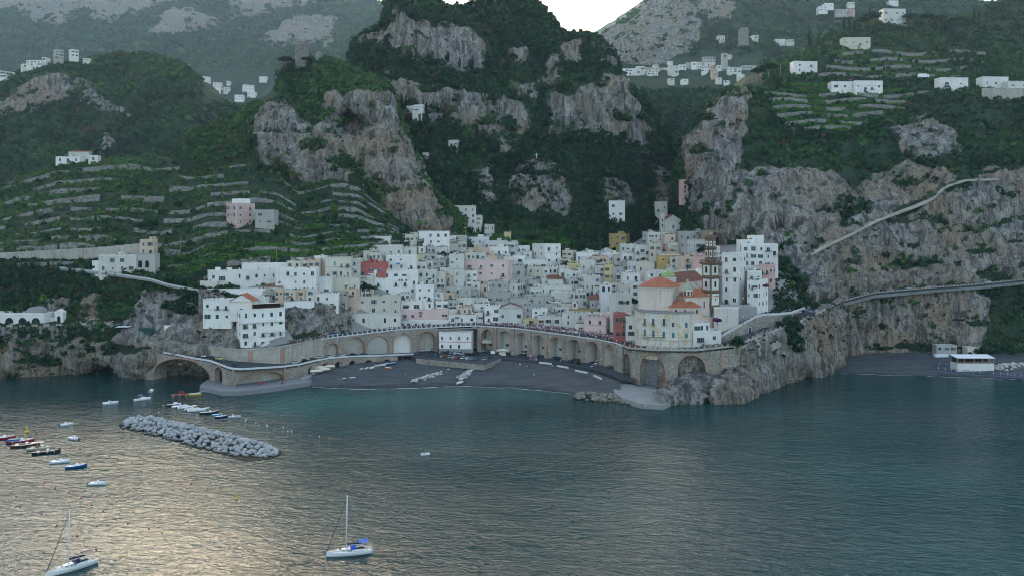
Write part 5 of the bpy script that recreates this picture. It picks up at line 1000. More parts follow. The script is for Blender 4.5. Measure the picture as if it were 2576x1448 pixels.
house(0, 352, 397, 602, 640, 'peach', 2, 2, 'peach yellow tower house above the left path', yaw=-15, s=.75, y=474, group=GH, stuff=1)
o = house(0, 338, 388, 638, 690, 'stone', 0, 0, 'grey stone base house with two brick arches under the tower house', y=468, d=8, group=GH, stuff=0); o, w, d, h = HN['grey stone base house with two brick arches under the tower house']
for k in (.28, .62): ob('arch', winmesh('hole', 2.2, 3.0, 'w'), o, (w * k, 0, h * .45))
house(0, -40, 116, 786, 816, 'white', 0, 0, 'long white beach club building with a vaulted roof at far left', y=442, d=9, F=4, group=GH, stuff=0, name='building'); o, w, d, h = HN['long white beach club building with a vaulted roof at far left']
for k in (.42, .64, .86): ob('arch', winmesh('hole', 4.6, .9, 'd'), o, (w * k, 0, 1.3))
MB().extrude([(w * .76 - 4.5 * math.cos(math.pi * i / 10), 3, h - .3 + 3.4 * math.sin(math.pi * i / 10)) for i in range(11)], (0, 6, 0), M_CONC).build('vault', o)
o = thing('gatehouse', 'little white pedimented gatehouse beside the beach club', 'gatehouse', W(148, 812, 445)); m = MB(); m.b2(-2.4, 2.4, 0, 3, -1, 6, PL['white']); m.extrude([(-2.9, -.2, 6), (2.9, -.2, 6), (0, -.2, 7.8)], (0, 3.4, 0), PL['white']); m.build('wall', o); MB().b2(-6, -2.4, .5, 3, -1, 3, PL['white']).build('side_wall', o); ob('arch', winmesh('hole', 1.8, 2.6, 'd'), o, (0, 0, 1.8))
o = thing('kiosk', 'white flat kiosk with canopies on the rocky point', 'kiosk', W(320, 828, 434)); MB().box((-2, 0, 1.6), (7, 4, .2), M_WHITE).build('roof', o); MB().box((-2, 0, 0), (6, 3, 3), M_DARK).build('body', o)
o = thing('kiosk', 'green arched kiosk under the left cliff', 'kiosk', W(368, 836, 436)); MB().extrude([(-4 * math.cos(math.pi * i / 8), -2, 1.5 + 1.3 * math.sin(math.pi * i / 8)) for i in range(9)], (0, 4, 0), M_GREEN).build('roof', o); MB().box((0, 0, .2), (7.6, 3.6, 3), M_GREEN).build('body', o)
house(0, 413, 429, 818, 837, 'white', 1, 1, 'white hut projecting from the rock above the road', y=437, d=5, F=.6, group=GH, stuff=0, bal=0)
o = thing('panel', 'blue and white information board beside the road junction', 'sign', W(376, 866, 430)); MB().b2(-2.4, 2.4, 0, .5, -1, 2, PL['white']).build('stand', o); MB().b2(-1.2, 1.0, -.1, .0, .2, 1.6, flat('blue_tile', (.08, .2, .42))).build('board', o)
# white church and hermit houses on the central cliff
o = house(0, 1022, 1077, 266, 291, 'white', 0, 0, 'white cliff church alone below the cave', yaw=-18, s=.72, d=12, group=GH, stuff=0, F=8, name='church'); o, w, d, h = HN['white cliff church alone below the cave']; MB().b2(w * .45, w * .8, -3, 0, -6, h * .5, PL['white']).build('apse', o); MB().poly([(0, 0, h), (w, 0, h), (w, d, h), (0, d, h), (0, d / 2, h + 2), (w, d / 2, h + 2)], [(0, 1, 5, 4), (1, 2, 5), (2, 3, 4, 5), (3, 0, 4)], PL['white']).build('roof', o)
for i in range(3): ob('window', winmesh('plain', .6, .9, 'd'), o, (w * (.2 + .3 * i), 0, h * .6))
house(0, 1128, 1166, 352, 374, 'ivory', 1, 2, 'ruined ivory house on the ledge below the cliff church', yaw=-18, s=.6, group=GH, stuff=0); house(0, 1060, 1086, 384, 397, 'chalk', 1, 1, 'small grey and white hut on the cliff path', yaw=-20, s=.6, group=GH, stuff=0)
house(0, 1532, 1572, 505, 548, 'white', 2, 2, 'white house with pinnacles alone in the valley', group=GH, stuff=1, bal=0); house(0, 1648, 1679, 507, 560, 'chalk', 2, 2, 'square stone tower house below the gorge', group=GH, stuff=0, d=7); house(0, 1714, 1733, 452, 500, 'pink', 4, 1, 'slim rose tower house tucked behind the right cliff', group=GH, stuff=0, d=7, kinds=('arch',), bal=0)
# right hill
for a in ((1997,2058,154,183,'white',2,2,'white cube house on the road bend of the right hill',735),(2092,2160,205,226,'white',1,3,'low white farmhouse in the vine terraces',712),(2150,2222,203,228,'white',1,4,'white farmhouse with red terrace in the vine terraces',716),
          (2365,2438,195,222,'white',1,2,'white house with sloping roof on the right hillside',690),(2472,2540,193,221,'white',1,3,'long white house at the right edge of the hill',690),(2536,2620,204,222,'chalk',1,3,'pale house cut by the right edge of the view',688),
          (2120,2188,95,116,'cream',1,4,'cream villa with crenellations below the hilltop pines',800),(2222,2280,22,58,'ivory',2,4,'large ivory villa among the hilltop pines',880)):
    house(0, *a[:5 - 1], a[4], a[5], a[6], a[7], group=GH, d=9, stuff=1, F=9)
o = thing('retaining_wall', 'high grey wall carrying the house at the right edge of the hill', 'wall', W(2475, 222, 684)); MB().b2(-1, 45, 0, 1.5, -13, 0, M_WALL).build('wall_face', o)
o = thing('round_tower', 'ruined round watchtower on the lower crag', 'tower', W(760, 158, 684)); MB().lathe((0, 0, -8), [(6.3, 0), (5.9, 10), (5.6, 24), (5.9, 25.5), (5.2, 25.5)], M_DRY, 20).build('drum', o)
for i in range(7): t = i * .9; MB().box((5.5 * math.cos(t), 5.5 * math.sin(t), 18.2), (1.8, 1.2, 2.2), M_DRY, t).build('merlon', o)
house(0, 792, 812, 132, 152, M_DRY, 0, 0, 'ruined stone chapel wall beside the watchtower', y=686, d=5, group=GH, stuff=0, roof='gable', rm=M_DRY)
o = thing('cross', 'small white cross on the valley slope', 'cross', W(1350, 392, 690)); MB().box((0, 0, 0), (.5, .5, 4.6), M_WHITE).box((0, 0, .9), (2.6, .5, .5), M_WHITE).build('arms', o)
# ---- hazy villages
VR = random.Random(3)
def hamlet(items, keys, grp, where):
    for k, (u0, u1, v0, v1, col) in enumerate(items):
        yy = land((u0 + u1) / 2, v1, keys) * .982; sz = (u1 - u0) * (v1 - v0); rw = 1 if v1 - v0 < 12 else 2 if v1 - v0 < 22 else 3
        adj = 'tiny' if sz < 110 else 'small' if sz < 260 else 'larger'; pos = ('far left', 'left part', 'middle', 'right part', 'far right')[min(4, int(5 * (u0 - items[0][0]) / (max(i[1] for i in items) - items[0][0] + 1)))]
        nm = {'white': 'white', 'chalk': 'chalky', 'cream': 'cream', 'stone': 'grey stone', 'peach': 'peach', 'ivory': 'ivory', 'pink': 'pink', 'yellow': 'yellow'}[col]
        house(0, u0, u1, v0, v1, col, rw, max(1, int((u1 - u0) / 9)), f'{adj} {nm} house in the {pos} of {where}', y=yy, d=.009 * yy, group=grp, F=7, stuff=0, bal=0, kinds=('plain', 'shut'), roof=VR.choice(('flat', 'flat', 'flat', 'shed')), rm=M_ROOF2, ws=1.0 + yy / 2200, yaw=VR.choice((None, None, 14, -14)), s=.8)
hamlet([(1562,1582,173,186,'white'),(1580,1606,172,188,'white'),(1601,1622,167,186,'ivory'),(1620,1638,170,184,'cream'),(1628,1656,181,196,'white'),(1638,1662,168,182,'chalk'),(1643,1656,163,169,'white'),(1665,1688,171,188,'ivory'),(1684,1708,165,186,'chalk'),(1707,1726,163,189,'white'),(1722,1742,158,178,'stone'),
  (1748,1768,164,187,'white'),(1764,1782,166,180,'white'),(1775,1800,165,188,'pink'),(1772,1784,174,190,'ivory'),(1790,1806,176,192,'peach'),(1740,1752,156,166,'white'),(1752,1765,156,166,'chalk'),(1772,1800,157,165,'white'),(1785,1806,138,152,'ivory'),(1762,1800,143,158,'stone'),(1804,1824,164,174,'white'),(1818,1836,168,180,'cream'),(1834,1866,170,182,'white'),(1866,1902,165,185,'stone'),(1853,1873,187,199,'white'),(1880,1900,147,160,'cream'),(1896,1918,147,157,'white'),(1683,1697,197,204,'ivory'),(1716,1732,199,207,'white'),(1566,1583,198,205,'white'),(1800,1816,196,202,'chalk'),(1820,1836,202,208,'white'),(1682,1693,154,160,'white'),(1824,1842,137,143,'cream')], ('gorge', 'east'), 'hazy hill village houses', 'the hazy hill village')
hamlet([(1786,1806,96,110,'peach'),(1806,1824,90,102,'chalk'),(1816,1850,82,92,'stone'),(1823,1840,95,105,'pink'),(1894,1908,89,98,'ivory'),(1922,1950,96,106,'stone'),(1950,1976,99,107,'white'),(1976,1998,100,107,'chalk')], ('east',), 'houses above the hill village', 'the row above the hill village')
hamlet([(503,530,192,207,'white'),(528,548,203,212,'white'),(536,562,208,220,'chalk'),(560,574,198,206,'ivory'),(570,580,204,211,'white'),(578,610,213,224,'white'),(608,640,213,225,'white'),(588,612,192,203,'yellow'),(590,618,239,252,'white'),(622,642,231,241,'white'),(652,670,193,203,'white'),(676,694,179,190,'white'),(560,580,219,232,'chalk'),(540,556,222,232,'white'),(456,474,162,169,'white'),(424,436,149,155,'chalk')], ('far',), 'hazy houses in the left valley', 'the hazy left valley')
hamlet([(-8,38,178,192,'ivory'),(54,70,160,170,'white'),(66,104,152,165,'white'),(106,116,145,152,'white'),(134,160,124,148,'stone'),(173,198,124,142,'white'),(-4,14,186,196,'white'),(208,225,147,151,'chalk')], ('mid',), 'houses on the misty left ridge', 'the misty left ridge')
hamlet([(2060,2082,16,28,'white'),(2075,2098,8,18,'white'),(2096,2120,4,14,'white'),(2100,2130,0,12,'cream'),(2128,2150,6,14,'chalk'),(2138,2162,13,23,'white'),(2058,2072,30,38,'chalk'),(2095,2130,24,36,'stone'),(2130,2150,22,34,'pink'),(1891,1908,90,99,'white'),(1925,1960,96,106,'chalk'),(1948,1985,95,104,'white'),(2340,2352,0,6,'white'),(2236,2260,2,9,'white'),(1972,1986,12,20,'white'),(1938,1950,12,18,'white')], ('east',), 'houses of the high misty village', 'the high misty village')
o = thing('ruined_tower', 'square ruined tower above the hazy hill village', 'tower', W(1870, 100, 1520)); MB().box((0, 0, 4), (17, 17, 34), M_DRY, taper=.86).build('wall', o)
o = thing('bell_tower', 'grey bell tower of the hazy hill village', 'tower', W(1822, 165, 1280)); MB().box((0, 0, 6), (8.5, 8.5, 26), PL['stone']).build('wall', o); ob('window', winmesh('hole', 2, 4, 'd'), o, (0, -4.3, 14))
# ================================================================== the collegiate church, tower, steps
GC = 'church above the sea road'
M_DOME = None
def m_dome():
    t = NT('majolica_dome'); p = t.coord('Object'); s = t.add('ShaderNodeSeparateXYZ'); t.set(s, '0', p)
    at = t.math('ARCTAN2', s.outputs[1], s.outputs[0]); a = t.math('MULTIPLY', at, 16 / (2 * math.pi)); b = t.math('MULTIPLY', s.outputs[2], 1.15)
    u = t.math('FRACT', t.math('ADD', a, b)); v = t.math('FRACT', t.math('SUBTRACT', b, a)); m = t.math('MULTIPLY', t.math('PINGPONG', u, .5), t.math('PINGPONG', v, .5))
    col = t.mix(t.ramp(m, [(.10, 0.0), (.12, 1.0)]), (.22, .34, .12), (.60, .52, .10)); col = t.mix(t.ramp(m, [(.19, 0.0), (.2, 1.0)]), col, (.14, .24, .30)); col = t.mix(t.ramp(t.noise(p, 4, 4), [(.5, 0.0), (.75, .5)]), col, (.3, .34, .28)); t.base(col, .35); return t.m
M_DOME = m_dome(); M_PINKW = plaster('plaster_pale_pink', (.72, .56, .45), .45); M_CR = PL['ivory']
def zz(x, y, dist): return W(*Z(10, x, y), dist)
ch = thing('church', 'large church with orange tiled roofs and a green majolica dome above the road', 'church', zz(450, 960, 404))
base = ch.location.copy()
def L3(x, y, dist): return zz(x, y, dist) - base
# apse block
k = 404 * .2259 / FPX; th = R(-26); w = 463 * k * .80 * .985 / math.cos(R(16)); d = 16.0; p0 = L3(232, 965, 404); h = 268 * k; ap = MB(); ap.X = Matrix.Translation(Vector((p0.x, p0.y + w * abs(math.sin(th)), p0.z))) @ Matrix.Rotation(th, 4, 'Z')
ap.b2(0, w, 0, d, -6, h, M_PINKW); ap.build('wall', ch)
m = MB(); m.X = ap.X
for x in np.linspace(.4, w - .4, 5): m = MB(); m.X = ap.X; m.b2(x - .4, x + .4, -.18, .1, 0, h - 1, M_CR); m.build('pilaster', ch)
for y_ in (.4, 7): m = MB(); m.X = ap.X; m.b2(w - .1, w + .18, y_, y_ + .8, 0, h - 1, M_CR); m.build('pilaster', ch)
m = MB(); m.X = ap.X; m.b2(-.4, w + .4, -.4, d, h - 1.0, h - .3, M_CR); m.b2(-.6, w + .6, -.6, d, h - .3, h, M_CR); m.build('cornice', ch)
m = MB(); m.X = ap.X; e = .9; rh = 4.6; m.poly([(-e, -e, h), (w + e, -e, h), (w + e, d + e, h), (-e, d + e, h), (w * .38, d * .55, h + rh), (w * .62, d * .55, h + rh)], [(0, 1, 5, 4), (1, 2, 5), (2, 3, 4, 5), (3, 0, 4), (3, 2, 1, 0)], M_ROOF); m.build('roof', ch)
wo = ob('window', winmesh('plain', 1.2, 4.2, 'd'), ch, (0, 0, 0)); wo.matrix_local = ap.X @ Matrix.Translation((w, 3.6, h * .62)) @ Matrix.Rotation(math.pi / 2, 4, 'Z')
# main dome
c = L3(535, 600, 424); r = 80 * 424 * .2259 / FPX; o = MB().lathe((0, 0, -4), [(r * 1.16, 0), (r * 1.16, 4.3), (r * 1.22, 4.6), (r * 1.02, 4.9)], M_CR, 16, False).build('drum', ch, c)
dm = MB().lathe((0, 0, .9), [(r * math.cos(t), r * .98 * math.sin(t)) for t in np.linspace(0, 1.42, 10)], M_DOME, 24).build('dome', ch, c)
lt = MB(); z0 = .9 + r * .97
for i in range(8): a = i * math.pi / 4; lt.tube((.75 * math.cos(a), .75 * math.sin(a), z0), (.75 * math.cos(a), .75 * math.sin(a), z0 + 2), .16, M_CR, n=5)
lt.lathe((0, 0, z0 + 2), [(1.15, 0), (1.15, .25), (.95, .3), (.6, .9), (.05, 1.3)], M_DOME, 12); lt.tube((0, 0, z0 + 3.2), (0, 0, z0 + 4.6), .07, M_IRON, n=4); lt.build('lantern', dm)
# small turret at left corner
c = L3(322, 605, 428); MB().lathe((0, 0, -3), [(1.1, 0), (1.1, 4.2), (1.3, 4.3), (.9, 4.8), (.1, 5.6)], M_CR, 8, False).build('corner_turret', ch, c)
# nave: gabled block running back to the right
a, b = L3(640, 640, 424), L3(930, 625, 446); dv = (b - a); dv.z = 0; ln = dv.length; an = math.atan2(dv.y, dv.x); m = MB(); m.X = Matrix.Translation((a.x, a.y, a.z)) @ Matrix.Rotation(an, 4, 'Z')
m.b2(-4, ln, 0, 11, -12, 0, M_PINKW); m.build('wall', ch); n2 = MB(); n2.X = m.X; n2.poly([(-5, -.8, 0), (ln + .6, -.8, 0), (ln + .6, 5.5, 5), (-5, 5.5, 5), (-5, 12, 0), (ln + .6, 12, 0)], [(0, 1, 2, 3), (3, 2, 5, 4), (0, 3, 4), (1, 5, 2), (0, 4, 5, 1)], M_ROOF2); n2.build('roof', ch)
for i in range(2): f = MB(); f.X = m.X; x = ln * (.42 + .27 * i); f.extrude([(x, -5.8, -4.2), (x, -.1, -.3), (x, -.1, -1.6), (x, -5.8, -5.4)], (.7, 0, 0), M_CR); f.build('flying_buttress', ch)
for i in range(3): ob('window', winmesh('arch', 1.0, 1.2, 'd'), ch, m.X @ Vector((ln * (.3 + .27 * i), 0, -3)), an)
# side aisle / transept with two tall windows
p0 = L3(820, 1060, 408); p1 = L3(1078, 1060, 414); dv = p1 - p0; dv.z = 0; ln = dv.length; an = math.atan2(dv.y, dv.x); h = 258 * 410 * .2259 / FPX; X = Matrix.Translation(p0) @ Matrix.Rotation(an, 4, 'Z')
m = MB(); m.X = X; m.b2(0, ln, 0, 13, -8, h, M_PINKW); m.build('wall', ch); m = MB(); m.X = X
for x in (.5, ln * .34, ln - .5): m.b2(x - .45, x + .45, -.15, .1, h * .35, h, M_CR)
m.b2(-.4, ln + .4, -.4, 13, h - .7, h, M_CR); m.b2(-.1, ln + .1, -.2, .1, h * .33, h * .38, M_CR); m.build('cornice', ch)
m = MB(); m.X = X; m.poly([(-.9, -.9, h), (ln + .9, -.9, h), (ln + .9, 13.5, h + .5), (-.9, 13.5, h + .5), (ln * .2, 8, h + 3.8), (ln * .75, 8, h + 3.8)], [(0, 1, 5, 4), (1, 2, 5), (2, 3, 4, 5), (3, 0, 4), (3, 2, 1, 0)], M_ROOF); m.build('roof', ch)
for x in (.45, .70): ob('window', winmesh('plain', 1.0, 3.6, 'd'), ch, X @ Vector((ln * x, 0, h * .66)), an)
ob('window', winmesh('closed', 1.3, 1.8, 't'), ch, X @ Vector((ln * .74, 0, h * .2)), an); mm = MB(); mm.X = X; mm.poly([(ln * .42, 0, h * .24), (ln * .66, 0, h * .24), (ln * .66, -1.6, h * .19), (ln * .42, -1.6, h * .19)], [(0, 1, 2, 3), (3, 2, 1, 0)], M_WHITE); mm.build('awning', ch)
# low chapel with hip roof and the small domed turret
p0 = L3(595, 1005, 400); p1 = L3(900, 1000, 404); dv = p1 - p0; dv.z = 0; ln = dv.length; an = math.atan2(dv.y, dv.x); h = 88 * 402 * .2259 / FPX; X = Matrix.Translation(p0) @ Matrix.Rotation(an, 4, 'Z')
plan = [(0, 0), (ln * .62, -2.4), (ln * .9, -1.6), (ln, 1), (ln, 8), (0, 9)]; m = MB(); m.X = X; m.prism(plan, -4, h, M_PINKW); m.build('wall', ch)
m = MB(); m.X = X; cx, cyy = ln * .52, 4.2; q = [(cx + (x - cx) * 1.1, cyy + (y_ - cyy) * 1.12, h) for x, y_ in plan]; m.poly(q + [(cx - 1, cyy, h + 4.2), (cx + 1.5, cyy, h + 4.2)], [(0, 1, 7, 6), (1, 2, 7), (2, 3, 7), (3, 4, 7), (4, 5, 6, 7), (5, 0, 6), (5, 4, 3, 2, 1, 0)], M_ROOF); m.build('roof', ch)
for x, y_ in ((.08, -.3), (.38, -1.45), (.78, -2.05)): ob('window', winmesh('plain', 1.1, 2.2, 'd'), ch, X @ Vector((ln * x, y_, h * .5)), an - .2)
c = L3(752, 800, 408); sq = MB().box((0, 0, -1.6), (6.6, 6.6, 3.6), M_CR, .4); sq.build('wall', ch, c); MB().poly([(-3.9, -3.9, .2), (3.9, -3.9, .2), (3.9, 3.9, .2), (-3.9, 3.9, .2), (0, 0, 1.6)], [(0, 1, 4), (1, 2, 4), (2, 3, 4), (3, 0, 4)], M_ROOF).build('roof', ch, c, .4)
o = MB().lathe((0, 0, .4), [(2.5, 0), (2.5, 3.2), (2.9, 3.3), (2.9, 3.6), (2.5, 3.7)], M_CR, 8, False, rot=.39); 
for i in range(8): a = i * math.pi / 4 + .78; o.box((2.36 * math.cos(a), 2.36 * math.sin(a), 2.0), (.12, 1.05, 2.2), M_WOOD, a)
tr = o.build('turret', ch, c); MB().lathe((0, 0, 4.0), [(2.4 * math.cos(t), 2.5 * math.sin(t)) for t in np.linspace(0, 1.4, 8)], plaster('turret_dome', (.36, .37, .26), .6), 16).build('dome', tr)
lt = MB(); 
for i in range(6): a = i * math.pi / 3; lt.tube((.6 * math.cos(a), .6 * math.sin(a), 6.4), (.6 * math.cos(a), .6 * math.sin(a), 7.9), .13, M_CR, n=5)
lt.lathe((0, 0, 7.9), [(.85, 0), (.85, .2), (.6, .8), (.05, 1.3)], M_DOME, 10); lt.build('lantern', tr)
# baroque front gable seen from behind
c = L3(885, 640, 452); m = MB(); m.extrude([(-5, 0, -6), (5, 0, -6), (5, 0, 1.5), (4, 0, 2.2), (3.6, 0, 4.4), (2.4, 0, 5.4), (2.0, 0, 7.2), (.9, 0, 8.2), (-.9, 0, 8.2), (-2.0, 0, 7.2), (-2.4, 0, 5.4), (-3.6, 0, 4.4), (-4, 0, 2.2), (-5, 0, 1.5)], (0, 1.0, 0), PL['white']); m.build('front_gable', ch, c, R(20))
# bell tower
tw = thing('bell_tower', 'tall brown and white bell tower beside the church', 'tower', zz(1083, 915, 412), R(31)); s = .0469 * 412 / 416; hh = lambda y: (915 - y) * s; S = 6.6
def stage(z0, z1, a, nm):
    m = MB(); m.box((0, 0, (z0 + z1) / 2), (a, a, z1 - z0), M_TUFA); st = m.build(nm, tw, (0, a0, 0)); return st
a0 = S * .7071
def panel(par, z0, z1, a, win, wh, ww=1.3):
    for i in range(4):
        n = MB(); t = i * math.pi / 2; n.X = Matrix.Rotation(t, 4, 'Z'); n.b2(-a / 2 + .75, a / 2 - .75, -a / 2 - .07, -a / 2, z0 + .7, z1 - .6, PL['ivory']); n.build('white_panel', par)
        if i in (0, 3): ob('window', winmesh(win, ww, wh, 'w'), par, Matrix.Rotation(t, 3, 'Z') @ Vector((0, -a / 2 - .1, (z0 + z1) / 2 - .1)), t)
def cornice(z, a, th, par, ov=.5): MB().box((0, 0, z), (a + ov, a + ov, th * .5), M_TUFA).box((0, 0, z + th * .45), (a + ov * 2, a + ov * 2, th * .5), M_TUFA).build('cornice', par)
zA = [hh(915) - 3, hh(750), hh(590), hh(435)]
st = stage(zA[0], zA[1], S, 'base_stage'); panel(st, hh(905), zA[1], S, 'plain', 1.2, .9); cornice(zA[1], S, .7, st)
st = stage(zA[1], zA[2], S - .2, 'middle_stage'); panel(st, zA[1] + .5, zA[2], S - .2, 'hole', 2.4, 1.3); cornice(zA[2], S, .8, st)
st = stage(zA[2], zA[3], S - .4, 'belfry_stage'); panel(st, zA[2] + .6, zA[3], S - .4, 'hole', 2.6, 1.5); cornice(zA[3], S + .6, 1.0, st, .7)
m = MB(); 
for i in range(4):
    for k in range(9): m.X = Matrix.Rotation(i * math.pi / 2, 4, 'Z'); m.box((-3.6 + k * .9, -3.75, zA[3] + 1.3), (.3, .3, 1.1), M_TUFA)
    m.box((0, -3.75, zA[3] + 1.9), (7.8, .4, .22), M_TUFA)
m.X = None; m.build('balustrade', tw, (0, a0, 0))
for z0, z1, rr, nm in ((zA[3], hh(255), 3.1, 'octagon_stage'), (hh(255), hh(165), 2.8, 'octagon_stage')):
    o = MB().lathe((0, 0, z0), [(rr, 0), (rr, z1 - z0 - .5), (rr + .45, z1 - z0 - .3), (rr + .5, z1 - z0), (rr, z1 - z0 + .05)], M_TUFA, 8, False, rot=.39).build(nm, tw, (0, a0, 0))
    for i in range(8):
        t = i * math.pi / 4; ap_ = rr * math.cos(math.pi / 8); hz = z1 - z0; n = MB(); n.X = Matrix.Rotation(t, 4, 'Z'); n.b2(-.72, .72, -ap_ - .07, -ap_ + .05, z0 + hz * (.42 if rr > 3 else .2), z0 + hz * .84, PL['ivory']); n.build('white_panel', o)
        q = Matrix.Rotation(t, 3, 'Z') @ Vector((0, -ap_ - .1, z0 + hz * (.60 if rr > 3 else .5))); ob('window', winmesh('hole', .62 if rr > 3 else .8, hz * (.22 if rr > 3 else .05), 'w'), o, q, t)
MB().lathe((0, 0, hh(165)), [(3.0, 0), (3.0, .6), (3.35, 1.0), (3.35, 1.5), (2.6, 1.6), (2.6, 2.2), (1.2, 2.5)], M_TUFA, 8, False, rot=.39).build('cap', tw, (0, a0, 0))
MB().lathe((0, 0, hh(135) + .6), [(.4, 0), (.3, .8), (.05, 1.1)], M_TUFA, 6).build('finial', tw, (-1.5, a0 - 1.5, 0))
# curved house under the church
pl = [(1598,416),(1603,408),(1614,403),(1635,399.5),(1665,397),(1700,395.5),(1730,396),(1747,399),(1752,430),(1600,440)]; pts = [((u - CU) * y / FPX, y) for u, y in pl]
ctr = Vector(((1675 - CU) * 410 / FPX, 410, 18)); cb = thing('curved_house', 'big curved cream house with peeling plaster under the church apse', 'house', ctr); zt = 81 - (787 - HV) * 398 / FPX
q = [(x - ctr.x, y - ctr.y) for x, y in pts]; MB().prism(q, -3, zt - 18, PL['peeling']).build('wall', cb); q2 = [(x * 1.012, y * 1.03 - .1) for x, y in q]; MB().prism(q2, zt - 18, zt - 17.6, M_CONC).build('roof', cb); MB().prism([(x * 1.004, y * 1.02) for x, y in q], 6.8, 7.0, M_CONC).build('string_course', cb)
m = MB()
for i in range(len(q2) - 3):
    a, b = Vector((*q2[i], zt - 17.5)), Vector((*q2[i + 1], zt - 17.5))
    for z in (.5, 1.0): m.tube(a + Vector((0, 0, z)), b + Vector((0, 0, z)), .06, M_IRON, n=4)
    for k in range(5): c = a.lerp(b, k / 5); m.tube(c, c + Vector((0, 0, 1)), .05, M_IRON, n=4)
m.build('roof_railing', cb)
def onface(x):
    u = Z(10, x, 0)[0]; us = [p[0] for p in pl[:8]]; ys = [p[1] for p in pl[:8]]; i = min(max(int(np.searchsorted(us, u)), 1), 7); y = float(np.interp(u, us, ys)); a, b = Vector(pts[i - 1]), Vector(pts[i]); return (u - CU) * y / FPX, y, math.atan2(b.y - a.y, b.x - a.x)
for x, y_, w_, h_, kd in [(203,1055,.8,2.4,'plain'),(203,1170,.7,2.2,'plain')] + [(x, 1075, 1.2, 3.4, 'plain') for x in (277, 372, 490)] + [(x, 1195 + (x - 277) * .1, 1.2, 3.2, 'closed') for x in (277, 372, 488)] + [(593,1107,1.2,2.2,'plain'),(738,1110,1.2,2.3,'closed'),(593,1222,1.2,2.3,'closed'),(740,1227,1.2,2.3,'closed')]:
    X, Y, an = onface(x); wo = ob('window', winmesh(kd, w_, h_, 't' if kd == 'closed' else 'w'), cb, Vector((X, Y, zz(x, y_, Y).z)) - ctr + Vector((math.sin(an), -math.cos(an), 0)) * .06, an)
    if kd == 'plain' and h_ > 3: ob('balcony', balcmesh(1.7), wo, (0, 0, -h_ / 2))
m = MB()
for xa, xb in ((255, 330), (330, 420), (420, 510)):
    A_, B_ = onface(xa), onface(xb); a = Vector((A_[0], A_[1], zz(xa, 1238, A_[1]).z)) - ctr; b = Vector((B_[0], B_[1], zz(xb, 1246, B_[1]).z)) - ctr; n = Vector((math.sin(A_[2]), -math.cos(A_[2]), 0)); m.poly([a, b, b + n, a + n, a - Vector((0, 0, .2)), b - Vector((0, 0, .2)), b + n - Vector((0, 0, .2)), a + n - Vector((0, 0, .2))], [(0, 1, 2, 3), (7, 6, 5, 4), (3, 2, 6, 7)], M_CONC)
    m.tube(a + n + Vector((0, 0, 1)), b + n + Vector((0, 0, 1)), .05, M_IRON, n=4)
m.build('long_balcony', cb)
# annex with flowering terrace
o = house(10, 828, 1000, 1085, 1180, 'white', 1, 3, 'white terrace house with a flowering bougainvillea below the church', y=399, d=8, F=3, stuff=0, st='g'); o = house(10, 815, 1130, 1172, 1310, 'white', 1, 2, 'white lower house under the flowering terrace', y=397.5, d=9, F=6, stuff=0)
# church terrace wall and monumental steps
o = thing('terrace', 'white walled church terrace at the foot of the bell tower', 'terrace', zz(1190, 930, 410)); MB().b2(-6.5, 6, 0, 14, -12, 0, PL['chalk']).build('wall', o); MB().b2(-6.6, 6.2, -.1, .3, 0, .9, PL['white']).build('parapet', o)
o2 = thing('terrace', 'paved square with lamp in front of the tallest white house', 'terrace', zz(1330, 905, 416)); MB().b2(-9, 9, 0, 14, -9, -.3, M_STEP).build('floor', o2)
stp = thing('stairway', 'long stone stairway with white balustrade climbing to the church', 'stairs', zz(880, 1375, 396)); b0 = stp.location
def flight(A, B, wv, n, par):
    for i in range(n):
        a = A.lerp(B, i / n); b = A.lerp(B, (i + 1) / n); z = b.z; m = MB(); q = [Vector((a.x, a.y, 0)), Vector((b.x, b.y, 0)), Vector((b.x, b.y, 0)) + wv, Vector((a.x, a.y, 0)) + wv]; m.prism([(v.x, v.y) for v in q], a.z - 3.5, z, M_STEP); m.build('step', par)
A = L_ = zz(900, 1372, 397) - b0; B = zz(1500, 1035, 414) - b0; flight(A, B, Vector((-2.0, 5.5, 0)), 38, stp)
A2 = zz(1440, 1020, 418) - b0; B2 = zz(1330, 925, 421) - b0; flight(A2, B2, Vector((3.2, 3.2, 0)), 18, stp)
m = MB(); n = 14
for i in range(n):
    a = A.lerp(B, i / n); b = A.lerp(B, (i + 1) / n); m.extrude([a + Vector((0, -.35, .0)), b + Vector((0, -.35, .0)), b + Vector((0, -.35, 1.15)), a + Vector((0, -.35, 1.15))], (0, .3, 0), M_KERB)
m.build('balustrade_wall', stp)
for i in range(n + 1): a = A.lerp(B, i / n); MB().box((0, 0, .75), (.55, .5, 1.6), M_KERB).build('pier', stp, a + Vector((0, -.25, 0)))
m = MB(); C = zz(1900, 985, 428) - b0; D = zz(2060, 930, 446) - b0; P_ = [B, zz(1600, 1005, 418) - b0, zz(1750, 1000, 424) - b0, C, D]
for a, b in zip(P_[:-1], P_[1:]): m.extrude([a, b, b + Vector((0, 0, 1.1)), a + Vector((0, 0, 1.1))], (0, .35, 0), M_KERB)
m.build('parapet', stp)
o = thing('retaining_wall', 'rough stone wall with a door under the church steps', 'wall', b0); q = [A + Vector((0, -.3, -.05)), B + Vector((0, -.3, -.05)), P_[1], P_[2], C, D]; m = MB()
for a, b in zip(q[:-1], q[1:]): za, zb2 = 17 - b0.z + (a.x) * .16, 17 - b0.z + (b.x) * .16; m.extrude([Vector((a.x, a.y, za)), Vector((b.x, b.y, zb2)), b, a], (.3, 1.6, 0), M_MASON)
m.build('wall_face', o)
